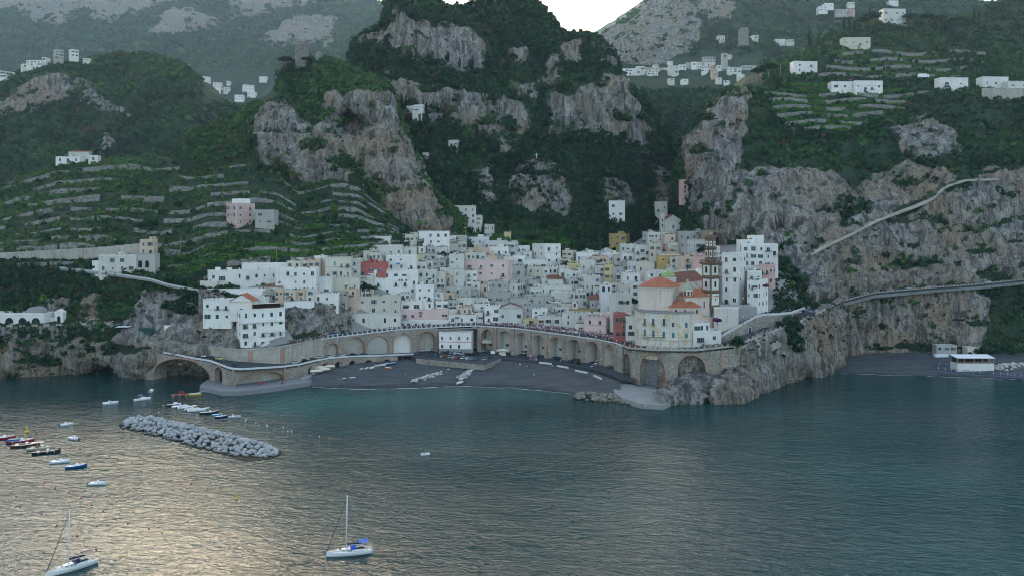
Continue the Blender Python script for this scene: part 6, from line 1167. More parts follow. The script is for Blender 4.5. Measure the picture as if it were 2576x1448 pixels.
for x, y_, w_, h_ in ((1492, 1185, 1.7, 2.6), (1425, 1190, .9, 3.2)): p = zz(x, y_, 405) - b0; t = (p.x - A.x) / (B.x - A.x); y2 = A.y + (B.y - A.y) * t - .45; ob('door', winmesh('plain', w_, h_, 'w'), o, (p.x, y2, p.z), R(26))
o = thing('car_terrace', 'raised parking terrace behind the white parapet above the road', 'terrace', zz(1750, 985, 432)); MB().prism([(-9, -5), (0, -6.5), (24, 9), (22, 16), (-7, 7)], -6, -.2, M_ASPH).build('floor', o); CAR_TER = o.location.copy()
# ================================================================== rocks
def rockmesh(seed, name='boulder', mat=None):
    import bmesh
    bm = bmesh.new(); bmesh.ops.create_icosphere(bm, subdivisions=1, radius=1.0); P = np.array([v.co for v in bm.verts]); n = fbm(P * .9 + seed * 5.1, 3, seed) * .45
    for v, k in zip(bm.verts, n): v.co = v.co * (1 + float(k)); v.co.z *= .78
    me = bpy.data.meshes.new(name); bm.to_mesh(me); bm.free(); me.materials.append(mat); me.polygons.foreach_set('use_smooth', [False] * len(me.polygons)); return me
def m_rock(nm, a, b):
    t = NT(nm); rnd = t.add('ShaderNodeObjectInfo').outputs['Random']; n = t.noise(t.pos(), 1.4, 5, .65); z = t.add('ShaderNodeSeparateXYZ'); t.set(z, '0', t.pos())
    col = t.mix(n, a, b); col = t.mix(t.math('MULTIPLY', rnd, .45), col, tuple(x * .5 for x in a)); col = t.mix(t.ramp(z.outputs[2], [(.25, 1.0), (1.1, 0.0)]), col, (.045, .038, .022)); t.base(col, .9); t.bump(n, .8, .3); return t.m
M_BOULD = m_rock('boulder_rock', (.32, .32, .31), (.58, .575, .56)); M_LIME = m_rock('limestone_block', (.42, .40, .36), (.66, .63, .56)); M_BRN = m_rock('brown_boulder', (.17, .15, .12), (.33, .30, .25))
RK = {id(m): [rockmesh(i, 'boulder', m) for i in range(7)] for m in (M_BOULD, M_LIME, M_BRN)}
def heap(name, label, cat, a, b, wid, hgt, n, s0, s1, mat, seed, base=0.0, clip=None):
    r = random.Random(seed); o = thing(name, label, cat, (a + b) / 2); d = b - a; d.z = 0; nn = Vector((-d.y, d.x, 0)).normalized()
    for i in range(n):
        t = r.random(); q = r.uniform(-1, 1); tp = min(1, 8 * t, 8 * (1 - t)) ** .5; s = r.uniform(s0, s1); z = base + hgt * tp * (1 - abs(q) ** 1.6) * r.uniform(.75, 1.05) - s * .25
        p = a.lerp(b, t) + nn * (q * wid * tp); k = ob('boulder', r.choice(RK[id(mat)]), o, Vector((p.x, p.y, z)) - o.location); k.scale = (s * r.uniform(.8, 1.25), s * r.uniform(.8, 1.2), s * r.uniform(.75, 1.1)); k.rotation_euler = (r.uniform(-.5, .5), r.uniform(-.5, .5), r.uniform(0, 6.3))
    return o
heap('breakwater', 'long breakwater of pale grey boulders lying in the water', 'breakwater', G(322, 1056), G(690, 1147), 8.0, 3.4, 298, .75, 1.45, M_BOULD, 1)
MB().prism([((G(u, v).x), G(u, v).y) for u, v in ((322,1066),(620,1160),(690,1152),(560,1105),(330,1046))], -2, .15, M_BRN).build('core', bpy.data.objects['breakwater'], -bpy.data.objects['breakwater'].location)
def rockpile(o, a, b, wid, hgt, n, s0, s1, mat, seed):
    r = random.Random(seed); d = b - a; nn = Vector((-d.y, d.x, 0)).normalized(); Vs, Fs, k = [], [], 0; src = []
    for me in RK[id(mat)]: src.append((np.array([v.co for v in me.vertices]), np.array([p.vertices[:] for p in me.polygons])))
    for i in range(n):
        V0, F0 = r.choice(src); t = r.random(); q = r.uniform(-1, 1); tp = min(1, 8 * t, 8 * (1 - t)) ** .5; s = r.uniform(s0, s1); p = a.lerp(b, t) + nn * (q * wid * tp); z = hgt * tp * (1 - abs(q) ** 1.6) * r.uniform(.5, .95) - s * .3; A_ = np.array(Matrix.Rotation(r.uniform(0, 6.3), 3, 'Z') @ Matrix.Rotation(r.uniform(-.6, .6), 3, 'X')); Vs.append((V0 * np.array([s * r.uniform(.8, 1.3), s, s * r.uniform(.7, 1.0)])) @ A_.T + np.array([p.x, p.y, z]) - np.array(o.location)); Fs.append(F0 + k); k += len(V0)
    tag(ob('small_boulders', mesh_np('small_boulders', np.concatenate(Vs), np.concatenate(Fs), mat), o), kind='stuff')
rockpile(bpy.data.objects['breakwater'], G(320, 1056), G(692, 1147), 8.8, 2.9, 620, .6, 1.2, M_BOULD, 9)
heap('riprap', 'dark riprap boulders at the right end of the beach', 'riprap', G(1445, 998), G(1560, 1006), 6.5, 2.6, 105, .8, 1.6, M_BRN, 2); heap('riprap', 'brown boulders along the edge of the round quay', 'riprap', G(1555, 1008), G(1655, 1024), 4.0, 1.6, 60, .7, 1.5, M_BRN, 3)
heap('groyne', 'left groyne of white limestone blocks on the beach', 'groyne', G(1034, 962, .8), G(1160, 917, 2.8), 2.4, 1.1, 75, .55, 1.25, M_LIME, 4, 1.2); heap('groyne', 'right groyne of white limestone blocks beside the culvert', 'groyne', G(1152, 956, .8), G(1201, 920, 2.8), 2.6, 1.3, 70, .6, 1.3, M_LIME, 5, 1.4)
heap('riprap', 'small rocks around the foot of the left quay', 'riprap', G(505, 978), G(600, 987), 2.4, .8, 40, .6, 1.3, M_BRN, 6)
# ================================================================== boats
WP = {k: flat('boat_' + k, c, .3, var=.05) for k, c in dict(white=(.78, .78, .77), red=(.30, .02, .03), brown=(.09, .035, .02), blue=(.02, .09, .25), beige=(.55, .48, .36), black=(.02, .02, .022), yellow=(.65, .45, .04), grey=(.50, .51, .52), orange=(.60, .19, .05), green=(.25, .55, .08), navy=(.012, .02, .06), teal=(.03, .16, .22), lightblue=(.15, .38, .58), wood=(.26, .14, .06)).items()}
def hull(m, L, B, H, col, deck, n=12, full=.55, sheer=.25, tr=.75, dh=.78, dr=.25):
    "boat hull along +X (bow at +L/2): outside, gunwale and sunken deck"
    rows = []
    for i in range(n + 1):
        t = i / n; x = -L / 2 + L * t; w = B / 2 * (tr + (1 - tr) * math.sin(min(1, t / .4) * math.pi / 2)) * (1 - max(0, (t - full) / (1 - full)) ** 2.2); z = H * (1 + sheer * (2 * t - .7) ** 2 * (1 if t > .35 else .4)); k = max(w, .02); rows.append((x, k, z))
    P = []; W2 = 7
    for x, w, z in rows: P += [(x, -w * .0, -dr), (x, -w * .72, -dr * .3), (x, -w, z * .55), (x, -w * 1.03, z), (x, w * 1.03, z), (x, w, z * .55), (x, w * .72, -dr * .3)]
    f = []
    for i in range(n):
        for a, b in ((0, 1), (1, 2), (2, 3), (4, 5), (5, 6), (6, 0)): f.append((i * W2 + a, (i + 1) * W2 + a, (i + 1) * W2 + b, i * W2 + b))
    f.append(tuple(range(W2))); m.poly(P, f, col); q = []
    for x, w, z in rows: q += [(x, -w * 1.03, z), (x, -w * .82, z + .02), (x, w * .82, z + .02), (x, w * 1.03, z)]
    m.poly(q, [(i * 4 + a, (i + 1) * 4 + a, (i + 1) * 4 + a + 1, i * 4 + a + 1) for i in range(n) for a in (0, 2)], WP['white'] if col is not WP['white'] else col); q = []
    for x, w, z in rows: q += [(x, -w * .82, z + .02), (x, -w * .78, z * dh), (x, w * .78, z * dh), (x, w * .82, z + .02)]
    m.poly(q, [(i * 4 + a, (i + 1) * 4 + a, (i + 1) * 4 + a + 1, i * 4 + a + 1) for i in range(n) for a in (0, 1, 2)], deck)
def at_sea(u, v, L): return G(u, v, 0)
def boat(kind, u, v, L, hd, col, label, deck='white', z=0.0, extra=(), group='boats moored in the bay'):
    p = G(u, v, z); o = thing('boat', label, 'boat', p, R(hd), group); B = L * (.36 if L < 7.5 else .32); H = .42 + L * .045; m = MB(); hull(m, L, B, H, WP[col], WP[deck], dh=.62 if kind in ('open', 'gozzo') else .9); m.build('hull', o)
    if kind == 'row':
        for x in (-.2, .15): MB().box((L * x, 0, H * .85), (.3, B * .82, .06), WP['wood']).build('thwart', o)
    if kind == 'cruiser':
        MB().poly([(-L * .1, -B * .34, H * .9), (L * .30, -B * .22, H * .9), (L * .30, B * .22, H * .9), (-L * .1, B * .34, H * .9), (-L * .08, -B * .28, H + .75), (L * .12, -B * .22, H + .75), (L * .12, B * .22, H + .75), (-L * .08, B * .28, H + .75)], [(0, 1, 5, 4), (1, 2, 6, 5), (2, 3, 7, 6), (3, 0, 4, 7), (4, 5, 6, 7)], WP['white']).build('cabin', o)
        MB().poly([(L * .125, -B * .25, H + .45), (L * .24, -B * .2, H + .2), (L * .24, B * .2, H + .2), (L * .125, B * .25, H + .45), (L * .09, -B * .26, H + 1.05), (L * .09, B * .26, H + 1.05)], [(0, 1, 2, 3), (0, 3, 5, 4)], M_GLASS).build('windscreen', o); MB().box((-L * .28, 0, H * .95), (L * .2, B * .6, .35), WP['beige']).build('seat', o)
    if kind in ('open', 'gozzo'):
        MB().box((L * .05, 0, H + .2), (L * .09, B * .3, .8), WP['white']).build('console', o); MB().box((-L * .3, 0, H * .8), (L * .12, B * .7, .3), WP['beige'] if kind == 'gozzo' else WP['white']).build('seat', o)
    if kind == 'gozzo': MB().box((L * .28, 0, H * .98), (L * .26, B * .5, .12), WP['wood']).build('foredeck', o)
    if kind == 'rib':
        t = MB(); pts = [(-L / 2, -B * .42), (L * .15, -B * .42), (L * .36, -B * .27), (L * .48, 0), (L * .36, B * .27), (L * .15, B * .42), (-L / 2, B * .42)]
        for a, b in zip(pts[:-1], pts[1:]): t.tube((*a, H), (*b, H), B * .13, WP['grey'] if col == 'grey' else WP['white'], n=8)
        t.build('tube', o); MB().box((-.1 * L, 0, H + .4), (.6, .7, .9), WP['white']).build('console', o)
    if kind != 'row' and 'nomotor' not in extra: MB().box((-L * .5 - .2, 0, H * .9), (.45, .35, .7), WP['black']).tube((-L * .5 - .2, 0, H * .6), (-L * .5 - .2, 0, -.3), .1, WP['black']).build('outboard_motor', o)
    if 'bimini' in extra or 'blue_bimini' in extra or 'canopy' in extra:
        cm = WP['blue'] if 'blue_bimini' in extra else WP['beige']; cx = -L * .12; lw = L * (.42 if 'canopy' in extra else .26); c = MB(); c.poly([(cx - lw / 2, -B * .42, H + 1.75), (cx + lw / 2, -B * .42, H + 1.75), (cx + lw / 2, B * .42, H + 1.75), (cx - lw / 2, B * .42, H + 1.75), (cx - lw / 2, 0, H + 1.95), (cx + lw / 2, 0, H + 1.95)], [(0, 1, 5, 4), (4, 5, 2, 3), (0, 4, 3), (1, 2, 5)], cm); c.build('canopy', o)
        f = MB()
        for sx in (-.5, .5):
            for sy in (-.4, .4): f.tube((cx + lw * sx, B * sy, H * .9), (cx + lw * sx, B * sy, H + 1.75), .03, M_GREYM, n=4)
        f.build('canopy_frame', o)
    if 'cover' in extra: MB().box((-L * .25, 0, H + .3), (L * .5, B * .85, .5), WP['blue'], taper=.7).build('boat_cover', o)
    if 'fenders' in extra:
        for x in (-.25, .05, .3): MB().tube((L * x, -B * .5 - .05, H * .35), (L * x, -B * .5 - .05, H * .85), .14, WP['white'], n=8).build('fender', o)
    o.rotation_euler.x = R(random.uniform(-2, 2)); return o
BT = [('rib',278,1015,6.6,38,'white','white inflatable boat leaving a wake, with two people aboard',()),('cruiser',381,984,5.2,100,'white','small white cabin boat nearest the arched bridge',()),('cruiser',358,1005,7.6,38,'white','white cruiser with a blue canopy left of the pontoon',('blue_bimini','fenders')),
 ('cruiser',440,1019,6.6,28,'black','dark hulled motorboat first of the moored row',()),('open',451,1023,6.4,26,'white','white open motorboat second of the moored row',()),('cruiser',467,1026,7.0,24,'white','white motorboat third of the moored row',()),('open',482,1030,6.0,22,'white','white open motorboat fourth of the moored row',('nomotor',)),('cruiser',494,1033,7.6,22,'white','white cruiser with hardtop fifth of the moored row',('bimini',)),
 ('open',526,1039,7.8,20,'black','black and white motorboat with a beige sunshade',('bimini',)),('row',546,1044,3.8,15,'lightblue','small light blue rowing boat next to the sunshade boat',()),('open',556,1049,5.0,20,'navy','navy and white open boat right of the moored row',('nomotor',)),('rib',590,1050,5.2,15,'grey','grey inflatable boat alone at the right end of the moored row',()),
 ('row',491,992,5.6,15,'yellow','yellow rowing boat beside the red pontoon',()),('rib',168,1069,4.8,40,'white','little inflatable boat with a red seat under way',()),('rib',184,1104,4.8,165,'white','round white inflatable boat moored alone',()),
 ('gozzo',8,1103,8.5,20,'red','red hulled boat cut by the left edge of the picture',('nomotor',)),('gozzo',52,1111,9.4,16,'red','long maroon boat with a blue cover',('cover','fenders','nomotor')),('gozzo',64,1121,9.4,18,'brown','brown wooden boat with a yellow waterline',('nomotor',)),('gozzo',104,1128,9.2,20,'beige','beige wooden boat with a cream canopy and a man at the bow',('canopy','nomotor')),('gozzo',117,1138,9.0,20,'black','dark varnished boat with white fenders',('fenders','nomotor')),
 ('open',151,1162,6.2,18,'white','plain white open boat below the wooden boats',('nomotor',)),('open',192,1174,6.6,26,'blue','blue hulled open boat below the wooden boats',('nomotor',)),('open',245,1217,5.2,8,'white','white small open boat alone toward the sailing boats',()),('open',1070,1143,3.4,200,'white','tiny white dinghy alone in the middle of the bay',())]
for kd, u, v, L, hd, col, lab, ex in BT: boat(kd, u, v, L, hd, col, lab, 'wood' if kd == 'gozzo' and col != 'red' else 'white', extra=ex)
GB = 'boats pulled up on the beach'
for kd, u, v, L, hd, col, lab, z in (('row',951,920,4.2,40,'beige','peach rowing boat first of those pulled up on the beach',3.2),('row',962,918,4.2,35,'white','white rowing boat with a red stripe pulled up on the beach',3.3),('row',972,916,4.0,30,'teal','green rowing boat pulled up on the beach',3.4),('row',987,914,4.0,25,'blue','blue rowing boat pulled up near the scooters',3.5),('row',976,926,4.4,150,'orange','orange rowing boat lying on the dark sand',2.8),('row',1136,915,4.6,180,'red','red kayak boat under the car park wall',3.2),
  ('open',1156,963,5.0,235,'white','white motorboat beached at the tip of the right groyne',.5),('row',849,948,3.4,60,'lightblue','bright blue dinghy by the restaurant quay',1.6),('row',860,954,5.0,30,'green','lime green kayak lying by the restaurant quay',1.2),('row',887,951,3.6,20,'lightblue','blue dinghy alone on the sand',1.4),('row',909,929,3.6,80,'orange','orange and white dinghy at the top of the beach',2.8),('row',922,927,3.6,70,'beige','cream dinghy at the top of the beach',2.9),('row',936,925,4.0,60,'white','white dinghy at the top of the beach',3.0),('open',2343,880,4.5,20,'white','white boat with cabin pulled up on the far beach',3.9)): boat(kd, u, v, L, hd, col, lab, z=z, extra=('nomotor',), group=GB)
def sailboat(u0, v0, u1, v1, mh, label, sailc, dodger, sel):
    a, b = G(u0, v0), G(u1, v1); d = a - b; L = d.length; o = thing('sailing_boat', label, 'sailing boat', (a + b) / 2, math.atan2(d.y, d.x), 'sailing boats at anchor'); B = L * .31; H = 1.05; m = MB(); hull(m, L, B, H, WP['white'], flat('teak_deck', (.50, .44, .34), .7), n=16, full=.35, sheer=.12, tr=.62, dh=.97, dr=.35); m.build('hull', o)
    m = MB(); q = [(-L * .02, .55), (L * .12, .5), (L * .26, .26), (L * .30, .12)]; 
    P_ = [(x, -w * B * .5, H) for x, w in q] + [(x, w * B * .5, H) for x, w in q] + [(x * .96, -w * B * .42, H + .5 - i * .09) for i, (x, w) in enumerate(q)] + [(x * .96, w * B * .42, H + .5 - i * .09) for i, (x, w) in enumerate(q)]
    f = [(i, i + 1, 8 + i + 1, 8 + i) for i in range(3)] + [(4 + i + 1, 4 + i, 12 + i, 12 + i + 1) for i in range(3)] + [(8 + i, 8 + i + 1, 12 + i + 1, 12 + i) for i in range(3)] + [(3, 7, 15, 11), (4, 0, 8, 12)]; m.poly(P_, f, WP['white']); cb = m.build('coachroof', o)
    for s in (-1, 1):
        for x in (.03, .13): MB().box((L * x, s * B * .5 * (.53 - x * .6), H + .26), (.75, .06, .18), M_GLASS).build('porthole', cb)
    MB().box((L * .2, 0, H + .42), (.6, .6, .06), M_GLASS).build('hatch', cb); MB().b2(-L * .34, -L * .05, -B * .24, B * .24, H - .5, H + .05, M_DARK).build('cockpit', o); 
    for s in (-1, 1): MB().b2(-L * .34, -L * .05, s * B * .26, s * B * .36, H, H + .28, WP['white']).build('coaming', o)
    MB().lathe((-L * .27, 0, H + .2), [(.06, 0), (.06, .5), (.5, .5), (.5, .58), (.06, .58)], M_GREYM, 12).build('wheel', o)
    mx = L * .07; ms = MB().tube((mx, 0, H), (mx - .25, 0, mh), .17, WP['white'], .12, n=8).build('mast', o)
    for z, w in ((mh * .42, .85), (mh * .68, .6)): MB().tube((mx - .1, -w, z), (mx - .1, w, z), .04, WP['white'], n=4).build('spreader', ms)
    MB().tube((mx - .1, 0, 2.3), (-L * .30, 0, 2.15), .09, WP['white'], n=6).build('boom', o); MB().tube((mx - .15, 0, 2.55), (-L * .27, 0, 2.4), .26, sailc, .16, n=8).build('sail_cover', o)
    MB().tube((L * .49, 0, H + .1), (mx - .24, 0, mh * .95), .11, sel, .05, n=6).build('furled_jib', o)
    r = MB(); r.tube((-L * .49, 0, H), (mx - .25, 0, mh), .025, M_GREYM, n=3, cap=False)
    for s in (-1, 1): r.tube((mx, s * B * .47, H), (mx - .12, s * .8, mh * .42), .02, M_GREYM, n=3, cap=False); r.tube((mx - .12, s * .8, mh * .42), (mx - .2, 0, mh * .93), .02, M_GREYM, n=3, cap=False)
    r.build('rigging', o); rl = MB()
    for s in (-1, 1):
        pr = None
        for i in range(9):
            t = i / 8; x = -L * .47 + L * .93 * t; w = B * .5 * (.62 + .38 * math.sin(min(1, t / .4) * math.pi / 2)) * (1 - max(0, (t - .35) / .65) ** 2.2) * .98; c = Vector((x, s * w, H * 1.02)); rl.tube(c, c + Vector((0, 0, .65)), .025, M_GREYM, n=4)
            if pr is not None: rl.tube(pr, c + Vector((0, 0, .65)), .018, M_GREYM, n=3)
            pr = c + Vector((0, 0, .65))
    rl.build('guard_rail', o); MB().poly([(-L * .12, -B * .3, H + .3), (-L * .02, -B * .3, H + .3), (-L * .02, B * .3, H + .3), (-L * .12, B * .3, H + .3), (-L * .14, -B * .28, H + 1.1), (-L * .05, -B * .26, H + 1.0), (-L * .05, B * .26, H + 1.0), (-L * .14, B * .28, H + 1.1)], [(0, 1, 5, 4), (1, 2, 6, 5), (2, 3, 7, 6), (4, 5, 6, 7)], dodger).build('dodger', o)
    MB().poly([(-L * .40, -B * .36, H + 1.9), (-L * .20, -B * .36, H + 1.95), (-L * .20, B * .36, H + 1.95), (-L * .40, B * .36, H + 1.9), (-L * .40, 0, H + 2.1), (-L * .20, 0, H + 2.15)], [(0, 1, 5, 4), (4, 5, 2, 3), (0, 4, 3), (1, 2, 5)], dodger).build('bimini', o); bf = MB()
    for x in (-.39, -.21):
        for s in (-1, 1): bf.tube((L * x, s * B * .36, H), (L * x, s * B * .36, H + 1.9), .025, M_GREYM, n=4)
    bf.build('bimini_frame', o)
    for x in (.05, -.12, -.3): MB().tube((L * x, -B * .5 - .05, .35), (L * x, -B * .5 - .05, .9), .16, WP['navy'], n=8).build('fender', o)
    return o
sailboat(116, 1450, 243, 1411, 14.2, 'white sailing boat with a dark blue sail cover at the lower left corner', WP['navy'], WP['navy'], flat('furled_sail', (.16, .07, .08))); sb = sailboat(821, 1398, 936, 1386, 14.6, 'white sailing boat with a bright blue bimini and a red towel', WP['navy'], flat('bright_blue', (.02, .12, .50)), WP['navy'])
MB().box((.6, -.75, 1.62), (.9, .7, .06), flat('red_towel', (.55, .08, .05))).build('towel', sb)
o = thing('pontoon', 'red wooden pontoon with swimmers near the left quay', 'pontoon', G(458, 993), R(16)); MB().box((0, 0, .35), (10, 2.6, .3), flat('red_deck', (.30, .07, .05))).build('deck', o)
for x in (-4, -1, 2, 4.3): MB().tube((x, -1.3, .15), (x, 1.3, .15), .3, WP['white'], n=8).build('float', o)
MB().tube((5, .5, .5), (14, 3.5, 1.6), .09, M_GREYM, n=4).tube((5, -.5, .5), (14, 2.5, 1.6), .09, M_GREYM, n=4).build('gangway', o)
# buoys
def buoy(x, y, col, k, r=.29):
    u, v = Z(11, x, y); return tag(MB().lathe((0, 0, 0), [(.02, -r * .6), (r * .8, -r * .4), (r, .05), (r * .8, r * .65), (r * .25, r * .95), (r * .16, r * 1.5), (.02, r * 1.55)], flat('buoy_' + col, dict(red=(.55, .05, .03), white=(.75, .75, .75), yellow=(.70, .48, .03))[col], .4), 10).build('buoy', None, G(u, v)), k, 'buoy', f'{col} mooring buoys')
for x, y in ((230,385),(310,402),(548,505),(750,553),(810,578),(908,598),(48,652),(155,671),(305,737),(380,773),(475,805),(555,842),(627,890),(708,932),(795,984),(877,1017),(1023,1052),(110,833),(140,905),(285,953),(392,1030),(530,1104),(660,1195)): buoy(x, y, 'red', 'round red mooring buoy in the left half of the bay')
for x, y in ((1313,747),(1425,780)): buoy(x, y, 'red', 'red mooring buoy right of the tip of the breakwater')
for x, y in ((2062,402),(2118,415)): buoy(x, y, 'red', 'red buoy at the end of the white buoy line')
for x, y in ((1120,207),(1090,255),(1690,302),(1685,314),(1757,330),(1780,343),(1832,342),(1836,351),(1945,359),(1976,385),(2003,388),(2195,421)): buoy(x, y, 'white', 'small white buoy in the line marking the swimming area', .3)
for x, y in ((1030,255),(2263,432),(1115,1080),(835,1247)): buoy(x, y, 'yellow', 'small yellow buoy floating on the water', .3)
for x, y, lab, s in ((183,392,'large yellow marker buoy beside the wooden boats',.8),(1622,848,'tall thin yellow marker buoy in the middle of the bay',.5)):
    u, v = Z(11, x, y); o = thing('marker_buoy', lab, 'buoy', G(u, v)); ym = flat('buoy_yellow', (.70, .48, .03)); MB().lathe((0, 0, 0), [(.3 * s, -.4), (.95 * s, -.1), (1.0 * s, .6 * s), (.5 * s, 1.1 * s)], ym, 12).build('float', o); MB().lathe((0, 0, 1.0 * s), [(.45 * s, 0), (.22 * s, 2.2 * s), (.05, 2.25 * s)], ym, 8).build('mast', o); MB().box((0, 0, 3.4 * s), (.6 * s, .1, .5 * s), ym, .7).build('top_mark', o)
# ================================================================== vehicles
CP = {k: flat('car_' + k, c, .28, .1, .04) for k, c in dict(white=(.72, .73, .74), silver=(.42, .43, .45), black=(.018, .019, .022), grey=(.12, .125, .135), red=(.33, .02, .025), blue=(.03, .08, .22), lightblue=(.22, .38, .52), yellow=(.62, .52, .16), green=(.30, .42, .12), teal=(.02, .10, .11)).items()}
M_TYRE = flat('tyre', (.02, .02, .02), .8)
CARM = {}
def carmesh(col, kind):
    if (col, kind) in CARM: return CARM[(col, kind)]
    L = {'car': 4.0, 'small': 3.5, 'van': 4.6}[kind]; h = {'car': 1.45, 'small': 1.5, 'van': 1.95}[kind]; b = MB(); w = .84; a = L / 2
    prof = [(-a, .35), (-a, .8), (-a * .92, .92), (a * .45, .95), (a * .92, .72), (a, .55), (a, .3)]
    if kind == 'van': prof = [(-a, .35), (-a, 1.0), (-a * .95, 1.05), (a * .55, 1.05), (a * .92, .85), (a, .6), (a, .3)]
    b.extrude([(x, -w, z) for x, z in prof], (0, 2 * w, 0), CP[col])
    z0 = prof[3][1]; r0, r1 = (-a * .70, a * .10) if kind != 'van' else (-a * .9, a * .25); t0, t1 = (-a * .90, a * .48) if kind != 'van' else (-a * .96, a * .55)
    b.poly([(r0, -w * .74, h - .04), (r1, -w * .74, h - .04), (r1, w * .74, h - .04), (r0, w * .74, h - .04), (r0, -w * .72, h), (r1, -w * .72, h), (r1, w * .72, h), (r0, w * .72, h)], [(0, 1, 5, 4), (1, 2, 6, 5), (2, 3, 7, 6), (3, 0, 4, 7), (4, 5, 6, 7)], CP[col])
    g = MB(); g.poly([(t0, -w * .95, z0 - .03), (t1, -w * .95, z0 - .03), (t1, w * .95, z0 - .03), (t0, w * .95, z0 - .03), (r0, -w * .74, h - .03), (r1, -w * .74, h - .03), (r1, w * .74, h - .03), (r0, w * .74, h - .03)], [(0, 1, 5, 4), (1, 2, 6, 5), (2, 3, 7, 6), (3, 0, 4, 7), (4, 5, 6, 7)], M_GLASS)
    wh = MB().tube((0, -.1, 0), (0, .1, 0), .31, M_TYRE, n=10).tube((0, -.11, 0), (0, .11, 0), .17, M_GREYM, n=8).mesh('wheel'); CARM[(col, kind)] = (b.mesh('body'), g.mesh('glazing'), wh, a); return CARM[(col, kind)]
def car(p, rz, col, label, kind='car', group='parked cars'):
    o = thing('car', label, 'car', p, rz, group); b, g, w, a = carmesh(col, kind); ob('body', b, o); ob('glazing', g, o)
    for sx in (-.62, .62):
        for sy in (-.78, .78): ob('wheel', w, o, (a * sx, sy, .31))
    return o
CR = random.Random(8)
def word(i): return ('first', 'second', 'third', 'fourth', 'fifth', 'sixth', 'seventh', 'eighth', 'ninth', 'tenth', 'eleventh', 'twelfth', 'thirteenth', 'fourteenth', 'fifteenth')[i]
for row, y0, z, hd, lst, wr in ((0, 0, 5.45, 68, [(700,455,'grey'),(800,460,'teal'),(970,470,'blue'),(1090,478,'green'),(1190,488,'red'),(1290,495,'silver'),(1395,510,'silver'),(1505,520,'red'),(1630,525,'white'),(1745,535,'white'),(1862,548,'lightblue'),(1962,560,'grey'),(2185,555,'silver'),(2290,510,'teal')], 'front row of the car park'),
                            (1, 0, 5.45, 68, [(1095,385,'grey'),(1235,380,'black'),(1330,385,'silver'),(1440,405,'white'),(1560,400,'white'),(1650,420,'silver'),(1755,425,'black'),(1870,430,'black'),(1985,435,'black')], 'middle row of the car park'),
                            (2, 0, 5.45, 6, [(40,335,'red'),(235,345,'black'),(430,330,'red'),(615,325,'white'),(860,315,'silver'),(1095,310,'white'),(1290,315,'white'),(1560,330,'grey'),(1930,300,'black'),(2070,330,'grey'),(2165,335,'silver'),(2260,340,'grey')], 'row along the viaduct foot')):
    for i, (x, y, c) in enumerate(lst): u, v = Z(14, x, y + 15); car(G(u, v, z), R(hd + CR.uniform(-5, 5)), c, f'{c} car, {word(i)} from the left in the {wr}', 'van' if (row == 1 and x == 1560) else CR.choice(('car', 'small')))
def roadcar(line, u, off, c, lab, kind='car', fl=0): p = on(line, u); t = on(line, u + 3) - on(line, u - 3); n = Vector((-t.y, t.x, 0)).normalized(); car(p + n * off + Vector((0, 0, .02)), math.atan2(t.y, t.x) + (math.pi if fl else 0), c, lab, kind, 'cars on the roads')
for i, (x, c) in enumerate(((390,'black'),(455,'white'),(530,'white'),(610,'silver'),(700,'white'),(790,'black'),(868,'yellow'),(1020,'black'))): roadcar(LE, Z(7, x, 0)[0], 6.2 - max(0, (i - 3)) * .1, c, f'{c} car, {word(i)} from the left on the hairpin road above the bridge')
for i, (x, c) in enumerate(((1838,'white'),(1925,'black'),(2000,'grey'),(2080,'white'),(2175,'white'),(2290,'white'),(2390,'black'),(2500,'blue'))): roadcar(LE, Z(7, x, 0)[0], 5.2, c, f'{c} car, {word(i)} from the left below the viaduct wall')
for i, (x, y, c) in enumerate(((1520,405,'grey'),(1552,412,'white'),(1842,470,'teal'),(1890,475,'black'),(2022,510,'black'),(2090,520,'black'),(2210,535,'blue'),(2252,548,'silver'),(2290,520,'white'),(2420,560,'grey'),(2470,460,'silver'))): u, v = Z(8, x, y); car(G(u, v + 2, 4.65), R(60 + CR.uniform(-8, 8)), c, f'{c} car, {word(i)} from the left among the viaduct piers', 'van' if c == 'white' else 'car')
for i in range(10): p = CAR_TER + Vector((-6.5 + i * 2.7, -1.5 + i * 1.15 + (i % 2) * 1.2, -.15)); c = CR.choice(('black', 'black', 'grey', 'silver', 'white')); car(p, R(75), c, f'{c} car, {word(i)} from the steps on the raised parking terrace')
for i, (u, off, c) in enumerate(((2032,2.0,'white'),(2040,4.6,'red'),(2052,2.2,'silver'),(2060,4.4,'lightblue'),(2066,2.0,'white'),(2098,6.5,'black'),(2116,6.0,'black'),(2160,5,'grey'),(2235,5,'black'),(2300,5,'silver'),(2380,5,'grey'),(2440,5,'black'),(2500,5,'white'))): roadcar(DE, u, off, c, f'{c} car, {word(i)} from the left on the cliff road right of the church')
roadcar(DE, 838, 6, 'white', 'white car halfway up the crowded viaduct road'); roadcar(DE, 858, 6, 'lightblue', 'light blue van in the crowd on the viaduct road', 'van'); roadcar(DE, 1116, 6.5, 'white', 'white car in front of the pink road house'); roadcar(DE, 1155, 7, 'silver', 'silver car by the dark street mouth')
